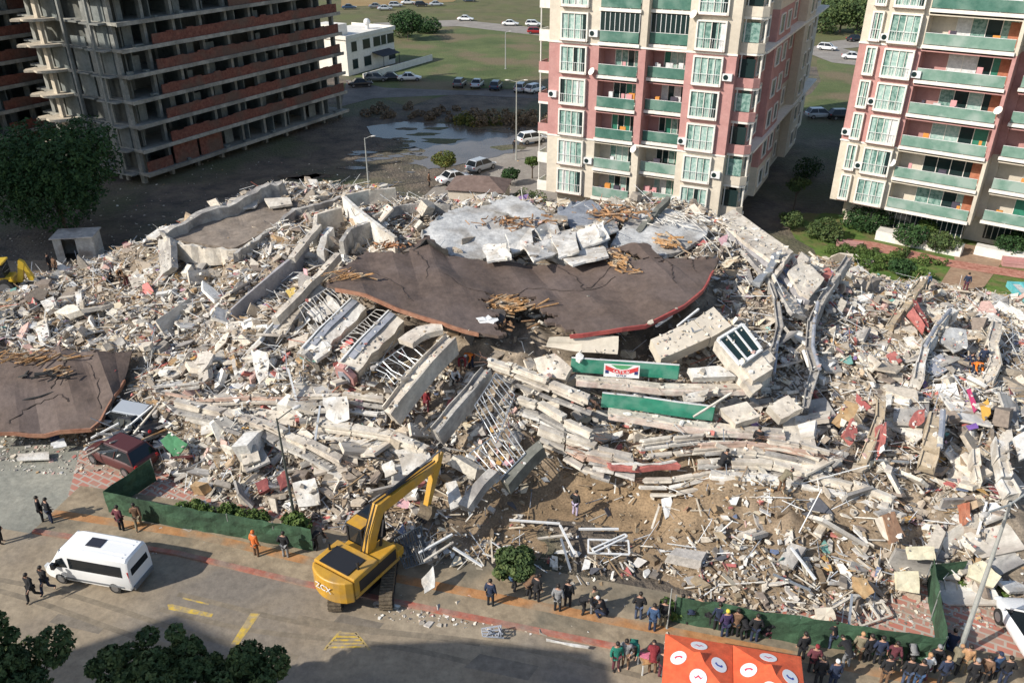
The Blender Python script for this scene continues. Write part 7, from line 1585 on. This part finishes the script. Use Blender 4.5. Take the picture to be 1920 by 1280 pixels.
PP = [
 (82,978,60,'stand','black','black',H,'person all in black, rear left of the close pair by the red paving'),
 (98,981,40,'pockets','black','navy',H,'person in black, right of the close pair by the red paving'),
 (4,1018,80,'stand','black','black',H,'person in black cut off by the left edge above the street shadow'),
 (230,996,20,'pockets','maroon','black',H,'person in dark maroon facing the left green fence'),
 (262,992,-20,'walk','brown','khaki',H,'person in brown with khaki trousers beside the left green fence'),
 (66,1125,200,'walk','black','black',H,'person in black walking on the street, left of the two by the minibus'),
 (92,1111,200,'walk','black','navy',H,'person in black walking on the street, nearer the minibus'),
 (482,1044,30,'stand','orange','brown','orange','person in an orange-brown hooded coat on the pavement left of the excavator'),
 (537,1046,10,'pockets','black','grey',H,'person in black with grey trousers between the orange coat and the excavator'),
 (592,1032,60,'bend','black','black',H,'person in dark clothes half hidden behind the excavator counterweight'),
 (1078,967,40,'pockets','black','lilac',H,'person in black jacket and lilac trousers standing alone on the dug earth'),
 (920,1137,20,'stand','navy','black',H,'person in navy standing on the orange strip, leftmost of the front onlookers'),
 (962,1108,70,'bend','blue','black','white','person in blue with a white cap near the uprooted tree'),
 (990,1122,60,'bend','brown','black',H,'person in brown bending beside the one in blue'),
 (1045,1147,15,'stand','grey','black',H,'person in a light grey top among the front onlookers'),
 (1064,1138,20,'stand','black','black',H,'person in black close behind the light grey top'),
 (1092,1152,100,'bend','black','black','white','person in black with a white head cover bending on the pavement'),
 (1112,1151,-30,'stand','khaki','grey',H,'person in khaki beside the one with the white head cover'),
 (1196,1162,10,'pockets','black','jeans',H,'person in black with blue jeans, left of the blue jacket'),
 (1222,1184,20,'stand','blue','navy',H,'person in a blue jacket right of the one in jeans'),
 (1275,1166,0,'stand','black','black',H,'person in black at the left end of the right green fence'),
 (1308,1168,30,'pockets','khaki','grey',H,'person in khaki with a dark backpack look at the right green fence'),
 (1343,1182,10,'stand','navy','black',H,'person in navy behind the left half of the gazebo'),
 (1357,1195,0,'stand','purple','navy','yellow','person in purple with a yellow collar directly behind the gazebo'),
 (1376,1194,20,'phone','brown','black',H,'person in brown behind the middle seam of the gazebo'),
 (1394,1200,-20,'bend','black','black',H,'person in black bending behind the gazebo seam'),
 (1436,1196,60,'crouch','black','maroon',H,'person crouching in black against the right green fence'),
 (1154,1256,170,'stand','teal','maroon',H,'person in a teal top and maroon trousers facing the camera by the table'),
 (1172,1250,200,'pockets','grey','brown',H,'person in grey beside the maroon trousers'),
 (1186,1232,190,'bend','teal','black',H,'person in a bright green top bending by the table'),
 (1222,1262,10,'bend','red','brown',H,'person in dark red leaning over the pink-covered table'),
 (1240,1272,30,'stand','black','maroon',H,'person in black beside the left leg of the gazebo'),
 (1557,1216,-20,'phone','black','jeans',H,'person in black with jeans right against the green fence, filming'),
 (1520,1262,10,'pockets','maroon','black','red','person with a red hood right of the gazebo'),
 (1532,1284,0,'stand','black','black',H,'person in black at the right corner post of the gazebo'),
 (1558,1290,0,'stand','navy','navy','white','person with a round white head scarf right of the gazebo'),
 (1585,1252,-10,'bend','black','grey',H,'person in black leaning forward right of the head scarf'),
 (1605,1238,20,'stand','khaki','brown','tan','person in a tan furry hood by the green fence'),
 (1642,1246,10,'pockets','navy','black',H,'person in navy third from the tan hood'),
 (1668,1255,190,'walk','maroon','black',H,'bald-looking person in maroon walking on the orange strip'),
 (1704,1248,0,'bend','grey','black','grey','person in a grey hooded coat before the fence corner'),
 (1695,1285,10,'stand','black','jeans',H,'person in black with pale jeans at the bottom edge'),
 (1728,1278,-10,'pockets','white','maroon','tan','person in a pinkish white top near the fence corner'),
 (1716,1290,10,'stand','black','blue',H,'person in black with bright blue trousers at the bottom edge'),
 (1762,1284,0,'stand','navy','black','tan','person in navy with a tan cap below the fence corner'),
 (1784,1265,40,'bend','khaki','black','tan','person in a tan cap at the foot of the leaning lamp post'),
 (1803,1262,200,'stand','tan','khaki',H,'person in tan right of the foot of the leaning lamp post'),
 (1815,1288,10,'pockets','black','black','grey','person in black with a grey cap at the bottom right'),
 (1838,1282,30,'stand','brown','black',H,'person in dark brown at the bottom right'),
 (1858,1276,-10,'stand','blue','black','navy','person in a blue hooded jacket near the white car'),
 (1876,1284,10,'pockets','black','navy',H,'person in black closest to the rear of the white car'),
 (1779,1222,30,'crouch','navy','blue',H,'person in blue crouching in the shade behind the corner fence'),
 (1006,1128,40,'stand','black','black',H,'person in black between the bending brown one and the grey top'),
 (1128,1158,-60,'crouch','black','navy',H,'person crouching in black right of the khaki one on the pavement'),
 (1242,1176,15,'stand','black','khaki',H,'person in black with khaki trousers beside the bare signal pole'),
 (1292,1172,0,'bend','navy','black',H,'person in navy leaning on the left end of the right green fence'),
 (1325,1176,20,'stand','black','black',H,'person in black left of the navy one behind the gazebo'),
 (1412,1204,10,'pockets','black','navy',H,'person in black with navy trousers behind the right half of the gazebo'),
 (1500,1238,-10,'stand','black','black',H,'person in black touching the upper right corner of the gazebo'),
 (1622,1242,-15,'pockets','black','black',H,'person in black between the tan hood and the navy one'),
 (1655,1282,10,'stand','black','brown',H,'person in black with brown trousers at the bottom edge, right of the orange strip'),
 (1745,1262,10,'pockets','black','black','grey','person in black with a grey hood before the fence corner post'),
 (965,286,10,'stand','black','black',H,'person in black standing by the tall lamp post near the puddle')]
for q in PP:
    g_ = on(q[0], q[1]).z > .08 and q[1] < 1100
    person(*q, ground=not g_)
PR2 = [
 (884,692,210,'bend','hiorange','navy','white','rescue worker in bright orange with a white helmet below the roof hole',1.0),
 (868,700,180,'bend','red','brown',H,'person in red beside the bright orange rescuer',1.0),
 (852,722,150,'crouch','white','black',H,'person in white in the hollow below the roof hole',1.0),
 (800,775,20,'stand','red','maroon',H,'person in dark red standing between the two big fallen beams',1.0),
 (838,690,200,'stand','black','black',H,'person in black in the hollow left of the rescuers',1.0),
 (1822,708,180,'bend','hiorange','navy',H,'rescue worker in orange in the right side rubble',1.0),
 (1836,694,190,'stand','navy','black',H,'person in navy behind the orange rescuer at right',1.0),
 (1812,690,150,'crouch','navy','navy',H,'person in navy crouching left of the right side rescuers',1.0),
 (1808,548,30,'stand','navy','maroon',H,'person in navy on the far edge of the rubble in front of the brown path',1.0),
 (1734,548,10,'stand','blue','black','grey','person in blue standing on top of the dusty brown column',1.0),
 (1354,880,60,'crouch','black','black',H,'person in black sitting above the dug earth on the floor edges',1.0),
 (1417,850,20,'stand','black','black',H,'person in black on the crushed floor edges right of centre',1.0),
 (1462,925,60,'bend','khaki','brown',H,'person in khaki bending near the end of the trench',1.0),
 (96,510,90,'stand','black','black',H,'person in black beside the shed',1.0),(108,516,200,'stand','brown','black',H,'person in brown beside the one by the shed',1.0),
 (228,530,150,'bend','tan','black',H,'person in tan bending on the left rear rubble',1.0),(208,536,60,'crouch','black','black',H,'person in black crouching on the left rear rubble',1.0),
 (240,540,190,'bend','brown','maroon',H,'person in brown next to the tan one on the left rear rubble',1.0),
 (862,345,100,'stand','brown','black',H,'person in brown standing by the yellowing tree',1.0) if 0 else (805,352,100,'stand','brown','black',H,'person in brown standing left of the yellowing tree',1.0)]
for q in PR2: person(*q, dz=.05, ground=False)
